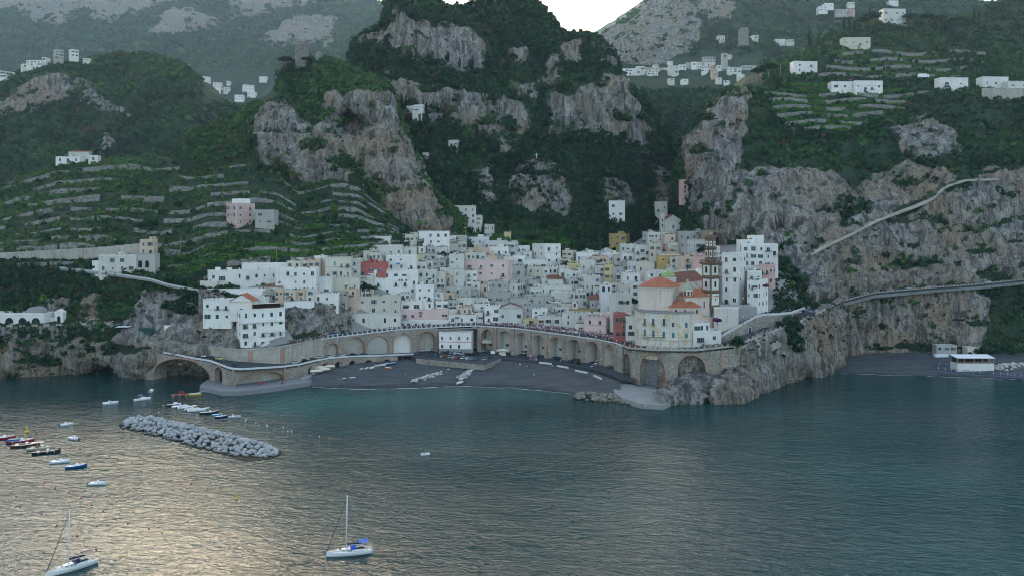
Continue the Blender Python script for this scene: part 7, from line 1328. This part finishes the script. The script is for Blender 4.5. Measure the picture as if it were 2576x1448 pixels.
# scooters
smesh = MB().tube((-.55, -.06, .25), (-.55, .06, .25), .25, M_TYRE, n=8).tube((.6, -.06, .25), (.6, .06, .25), .25, M_TYRE, n=8).mesh('wheel'); sbod = [MB().box((-.3, 0, .6), (.9, .35, .35), CP[c]).box((.3, 0, .35), (.6, .3, .12), CP[c]).tube((.6, 0, .25), (.45, 0, 1.05), .1, CP[c], n=5).box((.45, 0, 1.05), (.08, .6, .06), M_IRON).mesh('body') for c in ('black', 'grey', 'red', 'blue', 'white')]
for i in range(34):
    u, v = Z(8, -95 + i * 11.5, 492 - i * 1.1 + (i % 2) * 7); o = thing('scooter', 'scooter parked in the dense row at the back of the beach', 'scooter', G(u, v, 4.35), R(80 + CR.uniform(-14, 14)), 'scooters parked along the beach'); ob('body', CR.choice(sbod), o); ob('wheels', smesh, o)
# ================================================================== people
def bodymesh(seed, walk=.0, arm=.0):
    r = random.Random(seed); V = [(0, 0, .95), (0, 0, 1.15), (0, 0, 1.38), (0, 0, 1.52), (0, -.02, 1.66)]; E = [(0, 1), (1, 2), (2, 3), (3, 4)]; RD = [.15, .14, .17, .06, .105]
    def chain(root, pts, rad):
        k = root
        for p, q in zip(pts, rad): V.append(p); RD.append(q); E.append((k, len(V) - 1)); k = len(V) - 1
    for s in (-1, 1):
        chain(0, [(s * .10, 0, .90), (s * .11, -.12 * walk * s, .48), (s * .11, .05 * s * walk, .06), (s * .12, -.13 + .05 * s * walk, .03)], [.10, .065, .045, .04])
        chain(2, [(s * .21, 0, 1.36), (s * (.25 + .12 * arm), .02 - .1 * arm, 1.12 + .08 * arm), (s * (.24 + .05 * arm), -.06 - .22 * arm, .88 + .28 * arm)], [.06, .048, .04])
    me = bpy.data.meshes.new('person'); me.from_pydata(V, E, []); o = bpy.data.objects.new('tmp', me); COL.objects.link(o); m = o.modifiers.new('s', 'SKIN'); m.use_smooth_shade = True
    for i, q in enumerate(RD): me.skin_vertices[0].data[i].radius = (q, q)
    me.skin_vertices[0].data[0].use_root = True; dg = bpy.context.evaluated_depsgraph_get(); ev = bpy.data.meshes.new_from_object(o.evaluated_get(dg)); bpy.data.objects.remove(o); return ev
SKIN = flat('skin', (.42, .25, .17), .6); HAIRM = [flat('hair_dark', (.02, .014, .01)), flat('hair_brown', (.08, .045, .025))]
CLO = {k: flat('cloth_' + k, c, .85) for k, c in dict(red=(.38, .03, .04), maroon=(.16, .015, .03), white=(.70, .70, .70), blue=(.05, .13, .33), navy=(.02, .03, .07), grey=(.2, .2, .21), black=(.02, .02, .02), yellow=(.60, .42, .06), green=(.06, .22, .09), pink=(.55, .16, .25), beige=(.42, .36, .26), orange=(.6, .16, .04)).items()}
BODY = [bodymesh(i, w, a) for i, (w, a) in enumerate(((0, 0), (1, .2), (.6, .8), (1, 0)))]; PM = {}
def pmesh(b, top, bot, hair, robe=False):
    key = (b, top, bot, hair, robe)
    if key not in PM:
        me = BODY[b].copy(); me.name = 'person'; me.materials.clear()
        for m in (CLO[top], CLO[bot], SKIN, HAIRM[hair]): me.materials.append(m)
        for p in me.polygons:
            z = p.center.z; x = abs(p.center.x); p.material_index = (3 if p.center.z > 1.68 or (p.center.y > .02 and z > 1.58) else 2) if z > 1.50 else (2 if x > .24 and z < 1.15 else 0) if z > .93 or (robe and z > .2) else 1 if z > .35 else 2
        PM[key] = me
    return PM[key]
PR = random.Random(17)
def person(p, lab, top=None, bot=None, grp='people in the crowd on the viaduct road', robe=False):
    top = top or PR.choice(list(CLO)); bot = bot or PR.choice(('navy', 'black', 'grey', 'blue', 'beige', 'white')); o = ob('person', pmesh(PR.randrange(4), top, bot, PR.randrange(2), robe), None, p, PR.uniform(0, 6.28)); s = PR.uniform(.92, 1.08); o.scale = (s, s, s)
    return tag(o, lab.format(top=top), 'person', grp)
def onroad(u, off): p = on(DE, u); t = on(DE, u + 3) - on(DE, u - 3); return p + Vector((-t.y, t.x, 0)).normalized() * off + Vector((0, 0, .02))
CROWD = []
for i in range(900):
    t = PR.random(); u = (PR.uniform(1225, 1560) if t < .74 else PR.triangular(830, 1225, 1200) if t < .92 else PR.uniform(735, 830)); mx = (19 if 1290 < u < 1470 else 12) if u > 1225 else 5; off = 1.0 + PR.random() ** 1.2 * mx; CROWD.append((u, off, PR.choices(['red', 'maroon', 'white', 'navy', 'blue', 'grey', 'black', 'beige', 'yellow', 'pink'], [22, 16, 20, 8, 8, 6, 8, 6, 2, 3])[0]))
for i in range(130): CROWD.append((PR.triangular(1556, 1650, 1585), 1.2 + PR.random() * 8, PR.choices(['maroon', 'red', 'white', 'blue'], [50, 30, 12, 6])[0]))
CROWD.sort(key=lambda c: c[1]); wh = lambda u: 'by the rock left of the viaduct' if u < 830 else 'on the left half of the viaduct' if u < 1225 else 'in the thick crowd over the beach arches' if u < 1556 else 'in the procession below the curved house'
for u, off, c in CROWD[:255]: person(onroad(u, off), 'person in {top} standing ' + wh(u), c, robe=u > 1556 and c in ('maroon', 'red'))
def crowdmesh(lst):
    Vs, Fs, Ms, mats, n = [], [], [], [], 0
    for u, off, c in lst:
        me = pmesh(PR.randrange(4), c, PR.choice(('navy', 'black', 'grey', 'blue')), PR.randrange(2)); a = PR.uniform(0, 6.28); P_ = np.empty(len(me.vertices) * 3, np.float32); me.vertices.foreach_get('co', P_); P_ = P_.reshape(-1, 3); q = onroad(u, off); P_ = np.stack([P_[:, 0] * math.cos(a) - P_[:, 1] * math.sin(a) + q.x, P_[:, 0] * math.sin(a) + P_[:, 1] * math.cos(a) + q.y, P_[:, 2] + q.z], 1)
        for p in me.polygons:
            m = me.materials[p.material_index]
            if m not in mats: mats.append(m)
            v = list(p.vertices)
            if len(v) == 3: v.append(v[2])
            Fs.append([n + k for k in v[:4]]); Ms.append(mats.index(m))
        Vs.append(P_); n += len(P_)
    me = bpy.data.meshes.new('crowd'); me.from_pydata(np.concatenate(Vs).tolist(), [], [f if f[2] != f[3] else f[:3] for f in Fs]); [me.materials.append(m) for m in mats]; me.polygons.foreach_set('material_index', Ms); return me
tag(ob('crowd', crowdmesh(CROWD[255:])), 'dense festival crowd packed behind the front row on the viaduct road', 'crowd', kind='stuff')
GP = 'people near the water'
for x, y, z, lab, c in ((1462,540,3.6,'person in {top} standing near the sand heap on the beach','red'),(1476,552,3.5,'person in {top} standing near the sand heap on the beach','navy'),(1490,540,3.6,'person in {top} in the small group on the sand','white'),(1500,545,3.6,'person in {top} in the small group on the sand','white'),(1535,540,3.6,'person in {top} right of the small group on the sand','blue'),(1568,560,3.3,'person in {top} of the pair on the sand','white'),(1584,558,3.3,'person in {top} of the pair on the sand','black'),(1788,608,2.6,'dark dressed person alone in the middle of the sand','black'),(1820,560,3.4,'person in {top} by the white bench wall','pink'),(1830,556,3.4,'person in {top} by the white bench wall','white'),(1915,500,4.7,'person in {top} by the lamp post behind the bench walls','white'),(1640,655,2,'person in {top} sitting low on the sand','white'),(318,640,2,'person in {top} alone on the left sand','beige')):
    u, v = Z(8, x, y); person(G(u, v + 2, z), lab, c, grp=GP)
for i in range(26): u, v = Z(8, 1590 + PR.random() * 85, 445 + PR.random() * 60); person(G(u, v, 4.65), 'person in {top} in the sports group beside the viaduct pier', PR.choice(('white', 'white', 'pink', 'blue')), grp=GP)
for x, y, z, lab, c in ((740,760,2.25,'person in {top} walking on the round quay','pink'),(880,778,2.25,'person in {top} sitting at the edge of the round quay','white'),(660,880,1.2,'person in {top} standing on the quay step by the water','white'),(375,690,2.3,'person in {top} on the quay ramp','blue'),(1335,300,0,'shirtless person in {top} walking up the cliff road','orange'),(600,330,0,'person in {top} at the parapet left of the church','red')):
    u, v = Z(9, x, y); person(G(u, v, z) if z else onroad(u, 2.0), lab, c, grp=GP)
for x, c in ((1845,'red'),(1865,'orange'),(1885,'white'),(1650,'orange'),(1680,'red')): person(onroad(Z(9, x, 0)[0], 2.5), 'person in {top} strolling along the cliff road', c, grp=GP)
for i in range(9): u, v = Z(7, 1390 + i * 8 + (170 if i > 5 else 0), 735 - i * 1.5); person(G(u, v + 3, 2.25), 'person in red on the quay under the bridge arch', 'red', 'red', GP)
for i in range(6): u, v = Z(11, 1228 + i * 7, 130); person(G(u, v, .52), 'bather standing on the red pontoon', 'red', 'red', GP)
for i in range(24): u = PR.uniform(160, 275); person(W(u, np.interp(u, [0, 150, 290], [822, 818, 814]), np.interp(u, [0, 150, 300], [431, 437, 440])) + Vector((0, 1.5 + PR.random() * 3, 0)), 'person in {top} waiting on the promenade by the gatehouse', grp='people on the left promenade')
for u, v in ((160, 1012), (272, 1010)): pass
b = bpy.data.objects.get('boat'); person(G(278, 1013, .6), 'person in {top} riding the inflatable boat', 'white', grp=GP); person(G(94, 1127, .75), 'man in {top} standing at the bow of the beige boat', 'white', 'navy', GP); person(G(1068, 1142, .35), 'person in {top} in the tiny dinghy', 'blue', grp=GP)
# ================================================================== trees as things
def tree_protos():
    out = {}; r = np.random.default_rng(5)
    def proto(kind, crown, trunk): out[kind] = (crown, trunk)
    for k, tone in (('round_dark', .22), ('round_olive', .6), ('round_green', .85)):
        C = np.concatenate([[(0, 0, 2.6)], np.stack([1.25 * np.cos(np.arange(6) * 1.05), 1.25 * np.sin(np.arange(6) * 1.05), 2.2 + .5 * r.random(6)], 1), [(0, 0, 3.7), (.6, -.4, 3.4)]]); proto(k, leafmesh('crown', [leafcloud(C, np.array([1.5] + [1.0] * 6 + [1.0, .9]), np.clip(tone + r.normal(0, .05, 9), 0, .94), 34, seed=3, lsz=.42)]), MB().tube((0, 0, -.6), (0, 0, 2.4), .2, M_WOOD, .12, n=6).tube((0, 0, 1.4), (.9, .3, 2.5), .1, M_WOOD, .05, n=5).tube((0, 0, 1.5), (-.8, -.4, 2.6), .1, M_WOOD, .05, n=5).mesh('trunk'))
    z = np.linspace(.6, 9.4, 16); C = np.stack([z * 0 + r.normal(0, .08, 16), z * 0 + r.normal(0, .08, 16), z], 1); proto('cypress', leafmesh('crown', [leafcloud(C, .95 * np.sin(np.clip((z + 1.6) / 11.3, 0, 1) * np.pi) ** .7 + .12, np.clip(r.normal(.1, .05, 16), 0, .3), 20, (1, 1, 1.2), seed=4, lsz=.5)]), MB().tube((0, 0, -1), (0, 0, 2), .16, M_WOOD, n=6).mesh('trunk'))
    C = np.concatenate([np.stack([3.6 * np.cos(np.arange(9) * .7), 3.6 * np.sin(np.arange(9) * .7), 7.6 + .6 * r.random(9)], 1), np.stack([1.6 * np.cos(np.arange(5) * 1.26), 1.6 * np.sin(np.arange(5) * 1.26), 8.7 + .3 * r.random(5)], 1)]); m = MB().tube((0, 0, -1), (.2, 0, 5.2), .4, M_WOOD, .28, n=7)
    for a in range(5): m.tube((.2, 0, 4.8), (2.6 * math.cos(a * 1.26), 2.6 * math.sin(a * 1.26), 7.6), .17, M_WOOD, .08, n=5)
    proto('pine', leafmesh('crown', [leafcloud(C, np.full(14, 1.9), np.clip(r.normal(.2, .07, 14), 0, .5), 40, (1, 1, .62), seed=5, lsz=.36)]), m.mesh('trunk'))
    C = np.concatenate([[(0, 0, 1.6)], np.stack([1.1 * np.cos(np.arange(5) * 1.26), 1.1 * np.sin(np.arange(5) * 1.26), 1.4 + .4 * r.random(5)], 1)]); proto('bougainvillea', leafmesh('crown', [leafcloud(C, np.array([1.4] + [.9] * 5), np.full(6, .992), 34, seed=6, lsz=.4)]), MB().tube((0, 0, -.5), (0, 0, 1.5), .12, M_WOOD, n=5).mesh('trunk')); return out
TP_ = tree_protos()
def tree(kind, p, s, label, group, cat='tree', name=None):
    o = thing(name or {'cypress': 'cypress', 'pine': 'umbrella_pine', 'bougainvillea': 'flowering_shrub'}.get(kind, 'tree'), label, cat, p, PR.uniform(0, 6.3), group); o.scale = (s, s, s * PR.uniform(.9, 1.12)); ob('crown', TP_[kind][0], o); ob('trunk', TP_[kind][1], o); return o
for u, v, s, lab in ((1073,292,1.35,'slender cypress beside the white cliff church'),(1047,146,.9,'cypress at the foot of the upper cliff, leftmost'),(1087,150,.9,'cypress below the upper cliff, second'),(1127,158,1.2,'cypress below the upper cliff, third'),(1142,175,1.0,'cypress below the upper cliff, fourth'),(1156,172,1.1,'cypress below the upper cliff, fifth'),(1183,178,1.2,'tall cypress below the upper cliff, sixth'),(1189,178,1.3,'tall cypress at the right end of the upper cliff'),(1010,262,1.0,'cypress left of the white cliff church'),(2242-118,76,1.5,'cypress first of three beside the hilltop pines'),(2137,80,1.7,'tallest cypress of three beside the hilltop pines'),(2150,82,1.5,'cypress nearest the hilltop pines'),(2036,118,1.9,'big cypress on the shoulder of the right hill'),(2061,112,1.0,'small cypress on the shoulder of the right hill'),(2123,116,1.0,'cypress beside the cream villa'),(2450,55,1.4,'cypress at the far right ridge'),(2462,58,1.5,'second cypress at the far right ridge'),(418,616,.6,'small cypress behind the peach tower house'),(1333,150,1.0,'cypress on the main crag')): tree('cypress', W(u, v, land(u, v) - .5), s, lab, 'cypresses on the slopes')
for u, v, s, lab in ((2192,76,1.9,'largest umbrella pine of the hilltop'),(2172,76,1.5,'dense pine left of the hilltop villa'),(2290,66,1.5,'umbrella pine right of the hilltop villa'),(2330,68,1.5,'second umbrella pine right of the hilltop villa'),(2360,70,1.5,'third umbrella pine right of the hilltop villa'),(2400,72,1.3,'fourth umbrella pine on the hilltop ridge'),(1935,200,1.5,'broad umbrella pine beside the hill village road'),(1908,205,1.2,'small pine in front of the hill village'),(718,178,1.1,'pine left of the round watchtower'),(770,168,.8,'pine in front of the round watchtower'),(925,180,1.4,'dark pine on the saddle of the crag'),(945,185,1.3,'second dark pine on the saddle of the crag')): tree('pine', W(u, v, land(u, v) - .5), s, lab, 'pines on the heights')
for i in range(64):
    u = PR.uniform(10, 960); k = PR.randrange(1, NT_); us, vb, vt, y = TIER[k]; v = np.interp(u, us, vb); v2 = np.interp(u, us, vt)
    if 560 < u < 720 and 500 < v < 580: continue
    kd = PR.choice(('round_dark', 'round_olive', 'round_green')); tree(kd, W(u, v2 - 2, np.interp(u, us, y) + 3.5), PR.uniform(.7, 1.5), {'round_dark': 'dark carob tree', 'round_olive': 'silvery olive tree', 'round_green': 'bright lemon tree'}[kd] + f' on the {_ord[k]} terrace tier ' + ('at far left' if u < 200 else 'left of the pink villa' if u < 560 else 'right of the pink villa'), 'orchard trees on the terraces')
for z, x, y, s, kd, lab in ((2,415,840,1.3,'round_dark','dark tree in the court under the red house'),(2,470,835,1.1,'round_dark','second dark tree in the court under the red house'),(2,525,835,.9,'round_green','green tree beside the broad white house'),(3,265,800,1.25,'round_dark','big dark tree against the pink palace'),(3,545,640,1.1,'round_dark','tree in the walled garden behind the stairs'),(3,960,580,1.2,'round_dark','tree at the head of the alley'),(4,310,900,1.1,'round_dark','tree below the left side of the church'),(4,340,895,.9,'round_dark','smaller tree below the left side of the church'),(1,925,660,.6,'round_green','young palm green tree among the white houses'),(2,1240,500,1.3,'round_dark','tree on the green bank under the mansion'),(2,1330,490,1.2,'round_dark','second tree on the green bank under the mansion'),(2,1120,500,1.1,'round_dark','third tree on the green bank under the mansion'),(4,960,410,1.0,'round_dark','tree behind the bell tower'),(4,1000,400,1.1,'round_dark','second tree behind the bell tower'),(3,340,330,1.2,'round_green','green tree right of the pale tall house'),(3,390,340,1.0,'round_green','second green tree right of the pale tall house'),(3,1050,440,1.0,'round_dark','tree under the ochre villa')):
    u, v = Z(z, x, y); tree(kd, W(u, v, ty(u, v) - 3), s, lab, 'trees between the houses')
p = zz(1085, 1075, 396.5); tree('bougainvillea', p + Vector((0, 0, -1.0)), 1.15, 'purple bougainvillea on the terrace below the church', None, 'shrub'); p = zz(1605, 660, 430); tree('bougainvillea', p + Vector((0, -3, -2)), .9, 'magenta bougainvillea on the white terraced house', None, 'shrub'); tree('bougainvillea', W(2145, 208, land(2145, 208) - 2), 1.6, 'magenta bougainvillea on the right hill terraces', None, 'shrub')
for u, v, s, lab in ((1855,884,1.1,'dark ivy bush hanging from the cliff road wall'),(1984,862,2.2,'largest ivy mass on the headland wall'),(1990,890,1.9,'lower ivy mass on the headland wall'),(2000,905,1.4,'ivy tongue near the headland rocks')): tree('round_dark', W(u, v, np.interp(u, [p[0] for p in DE], [p[2] for p in DE]) - 1.5 + (880 - v) * .06), s * 1.5, lab, 'ivy on the headland wall', 'ivy', 'ivy')
# ================================================================== beach furniture, lamps, signs
def lamp(p, h, label, arms=1):
    o = thing('lamp_post', label, 'lamp post', p, 0, 'lamp posts'); MB().tube((0, 0, 0), (0, 0, h), .09, M_IRON, .05, n=6).lathe((0, 0, 0), [(.22, 0), (.2, .5), (.1, .7)], M_IRON, 8).build('post', o); MB().lathe((0, 0, h), [(.08, -.1), (.26, .15), (.3, .45), (.05, .65)], M_WFRAME, 8).build('lantern', o)
for i, (x, y) in enumerate(((1795,470),(1977,505),(2165,530),(2330,560),(2420,600))): u, v = Z(8, x, y + 55); lamp(G(u, v, 4.7), 7, f'dark lamp post, {word(i)} from the left along the beach road')
p = zz(1372, 915, 417); lamp(p, 4.5, 'ornate lamp post in front of the tallest white house'); lamp(zz(1372, 1110, 408), 4, 'lamp post halfway up the church steps')
for i, (u, v, h, lab) in enumerate(((1963,190,11,'thin wooden pole beside the hill road bend'),(2227,186,11,'utility pole above the white farmhouse'),(2410,195,11,'utility pole beside the sloping roof house'),(695,655,9,'pole on the terraces above the white houses'),(455,628,8,'thin pole by the left path'))): yy = land(u, v); o = tag(MB().tube((0, 0, -2), (0, 0, h), .18, M_TIMBER, n=5).box((0, 0, h - 1), (2, .15, .15), M_TIMBER).build('utility_pole', None, W(u, v, yy)), lab, 'pole', 'utility poles')
def parasol(p, s, label, closed, mat, group): 
    o = thing('parasol', label, 'parasol', p, PR.uniform(0, 1), group); MB().tube((0, 0, 0), (0, 0, 2.3), .04, M_TIMBER, n=5).build('pole', o)
    (MB().lathe((0, 0, 0), [(.06, 1.0), (.2, 1.3), (.15, 2.2), (.02, 2.6)], mat, 8) if closed else MB().lathe((0, 0, 0), [(s, 2.1), (s * .97, 2.2), (.05, 2.75)], mat, 8, False)).build('canopy', o)
YEL = flat('yellow_canvas', (.55, .45, .16), .85); lm = MB().box((0, 0, .3), (.62, 1.9, .08), flat('lounger_blue', (.015, .08, .33), .7)).box((0, .75, .5), (.62, .5, .06), flat('lounger_blue', (.015, .08, .33))); [lm.box((a, b, .15), (.06, .06, .3), M_WHITE) for a in (-.26, .26) for b in (-.8, .8)]; lm = lm.mesh('sun_lounger'); li = 0
for x, ys in ((670,(640,700,750,815)),(825,(660,710,765,830)),(965,(770,840)),(1125,(785,855)),(1290,(795,870)),(1470,(825,890)),(1640,(835,905)),(1930,(860,915)),(2100,(875,935)),(2255,(890,945)),(2415,(915,955)),(2565,(920,970))):
    for j, y in enumerate(ys):
        u, v = Z(15, x - (y - 640) * .15, y); z = 1.0 + (955 - v) * .035
        if j % 2 == 1: parasol(G(u, v, z), 1, f'closed yellow parasol, column {word(min(14, [670,825,965,1125,1290,1470,1640,1930,2100,2255,2415,2565].index(x)))} of the far beach', True, YEL, 'closed parasols on the far beach')
        for sd in (-1, 1): o = ob('sun_lounger', lm, None, G(u + sd * 4.6, v, z), R(180 + PR.uniform(-6, 6))); tag(o, 'blue sun lounger in the ' + ('first rows left of the beach bar' if x < 900 else 'rows in front of the beach bar' if x < 1700 else 'rows right of the beach bar'), 'sun lounger', 'blue sun loungers on the far beach')
o = thing('beach_bar', 'white beach bar on boards with a flat canopy on the far beach', 'building', G(2408, 930, 2.0)); w = 20.5; MB().b2(0, w, 0, 7, -1, 3.6, PL['white']).build('base', o); MB().b2(.3, w - .3, 1, 7, 3.6, 3.8, M_TIMBER).build('floor', o)
for x in (0, 3.8, 9.4, 14, 18, w - .3): MB().b2(x, x + .3, 0, .3, 3.6, 6.6, M_TIMBER).build('post', o)
MB().b2(0, w, -.1, .1, 4.5, 4.62, M_TIMBER).build('handrail', o); MB().poly([(-.4, -.5, 6.6), (w + .4, -.5, 6.6), (w + .4, 7, 7.6), (-.4, 7, 7.6), (-.4, -.5, 6.75), (w + .4, -.5, 6.75), (w + .4, 7, 7.75), (-.4, 7, 7.75)], [(3, 2, 1, 0), (4, 5, 6, 7), (0, 1, 5, 4), (1, 2, 6, 5), (2, 3, 7, 6), (3, 0, 4, 7)], M_WHITE).build('roof', o); MB().b2(.5, w - .5, 5.5, 5.8, 3.8, 6.6, M_DARK).build('back_wall', o)
house(0, 2356, 2405, 867, 881, 'stone', 1, 3, 'shabby white bathing hut at the back of the far beach', y=484, d=6, F=3, stuff=0, bal=0, group=None, name='hut'); house(0, 2434, 2458, 873, 883, 'chalk', 0, 0, 'plain white shed right of the bathing hut', y=482, d=5, F=3, stuff=0, group=None, name='shed'); o = tag(MB().box((0, 0, 1.2), (8, 2.6, 2.6), WP['white']).build('container', None, G(2367, 900, 2.6)), 'white storage box on legs on the far beach', 'container')
for u, lab in ((2434, 'left white flag pole on the far beach'), (2460, 'right white flag pole on the far beach')): tag(MB().tube((0, 0, 0), (0, 0, 9), .09, M_WHITE, .05, n=6).lathe((0, 0, 9), [(.12, 0), (.05, .2)], M_WHITE, 6).build('flag_pole', None, G(u, 884, 4)), lab, 'flag pole')
heap('rockfall', 'heap of pale rocks at the right end of the far beach', 'rocks', G(2500, 925, 2.4), G(2576, 915, 2.8), 6, 2.2, 70, .6, 1.6, M_LIME, 12, 1.8)
for i in range(9): tree('round_dark', G(2440 + i * 17, 897 - (i % 3) * 3, 3.6), PR.uniform(.7, 1.2), f'dark shrub, {word(i)} from the left behind the beach bar', 'shrubs behind the beach bar', 'shrub', 'shrub')
# restaurant on the quay
for i, (u, v) in enumerate(((795,934),(806,925),(816,930),(828,922))): o = thing('sunshade', f'square cream sunshade of the quay restaurant, {word(i)} from the left', 'sunshade', G(u, v + 12, 2.25), R(20), 'restaurant sunshades'); MB().tube((0, 0, 0), (0, 0, 3.2), .07, M_TIMBER, n=6).build('pole', o); MB().poly([(-3.1, -2.6, 3.0), (3.1, -2.6, 3.0), (3.1, 2.6, 3.0), (-3.1, 2.6, 3.0), (0, 0, 3.9)], [(0, 1, 4), (1, 2, 4), (2, 3, 4), (3, 0, 4), (3, 2, 1, 0)], M_CANVAS).build('canopy', o)
tm = MB().box((0, 0, .74), (.9, .9, .05), M_WHITE).tube((0, 0, 0), (0, 0, .74), .05, M_WHITE, n=5).box((0, -.75, .45), (.45, .45, .05), M_WHITE).box((0, .75, .45), (.45, .45, .05), M_WHITE).mesh('table')
for i in range(24): u, v = Z(7, 1830 + (i % 8) * 28 + (i // 8) * 14, 690 - (i % 8) * 6.5 - (i // 8) * 16); tag(ob('table', tm, None, G(u, v, 2.25), R(20)), 'white restaurant table with seats at the edge of the quay', 'table', 'restaurant tables on the quay')
o = thing('kiosk', 'kiosk with a straw coloured canopy beside the car park', 'kiosk', G(1264, 893, 4.7)); MB().box((0, 0, 1.2), (4, 3, 2.4), PL['white']).build('body', o); MB().poly([(-4, -3, 3), (4, -3, 3), (4, 3, 3), (-4, 3, 3), (0, 0, 4.2)], [(0, 1, 4), (1, 2, 4), (2, 3, 4), (3, 0, 4), (3, 2, 1, 0)], M_CANVAS).build('canopy', o)
o = thing('awning', 'cream awning stretched in the first viaduct arch', 'awning', on(DE, 1225) + Vector((0, 2, -10))); MB().poly([(-3, -3, 0), (3, -3, 0), (3, 3, 1.6), (-3, 3, 1.6), (-3, -3, -.1), (3, -3, -.1), (3, 3, 1.5), (-3, 3, 1.5)], [(0, 1, 2, 3), (7, 6, 5, 4), (0, 4, 5, 1), (1, 5, 6, 2), (3, 2, 6, 7), (0, 3, 7, 4)], M_CANVAS).build('cloth', o)
o = thing('notice_board', 'white and blue notice board by the second arch', 'sign', G(1240, 895, 5.4)); MB().tube((-1, 0, 0), (-1, 0, 3), .06, M_GREYM, n=5).tube((1, 0, 0), (1, 0, 3), .06, M_GREYM, n=5).build('post', o); MB().box((0, -.1, 2.4), (2.6, .08, 1.8), M_WHITE).box((.8, -.15, 2.8), (.9, .06, .8), flat('sign_blue', (.15, .42, .6))).build('board', o)
for i, (u, c) in enumerate(((1005, 'red'), (1011, 'blue'), (1017, 'white'), (1022, 'red'))): p = W(u, 703, HN['broad white house with flags hanging from the balcony'][0].location.y - .8); tag(MB().extrude([(-.55, 0, -1.0), (.55, 0, -1.0), (.55, -.1, .2), (-.55, -.1, .2)], (0, .03, 0), CLO[c]).tube((0, -.3, .25), (0, 1, .25), .04, M_IRON, n=4).build('flag', None, p), f'{c} flag, {word(i)} in the row hanging from the broad white house', 'flag', 'flags on the broad white house')
# white utility truck on the right hill
o = thing('truck', 'white box truck parked on the right hill road', 'truck', W(2322, 197, land(2322, 197) - 1), R(-8)); MB().b2(-4.5, 2.8, -1.25, 1.25, .8, 4.0, CP['white']).build('box', o); MB().b2(3.0, 5.0, -1.15, 1.15, .6, 3.0, CP['white']).build('cab', o)
for x in (-3, 3.6):
    for s in (-1.1, 1.1): MB().tube((x, s - .15, .5), (x, s + .15, .5), .5, M_TYRE, n=10).build('wheel', o)
# foam at the waterline
def foam(line, label, seed, w0=.5):
    r = np.random.default_rng(seed); us = np.linspace(line[0][0], line[-1][0], 240); v = np.interp(us, [p[0] for p in line], [p[1] for p in line]); y = np.array([yz(k, 0.0) for k in v]); A = np.stack([(us - CU) * y / FPX, y, us * 0 + .05], 1); n = fbm(A / 6.0, 3, seed); off = n * 1.5 - 1.0; wd = np.clip(w0 + .9 * fbm(A / 3.3, 3, seed + 1), 0.02, 1.6); a = A.copy(); a[:, 1] += off; b = a.copy(); b[:, 1] += wd; b[:, 2] += .02
    m = MB(); q = np.concatenate([a, b]); N = len(us); m.poly([tuple(p) for p in q], [(i, i + 1, N + i + 1, N + i) for i in range(N - 1) if wd[i] > .06], flat('sea_foam', (.62, .64, .64), .8)); tag(m.build('foam'), label, 'foam', kind='stuff')
foam(_bw, 'thin white foam where the sea meets the town beach', 71); foam(_rw[:5], 'broken foam line on the far beach', 72, .2)
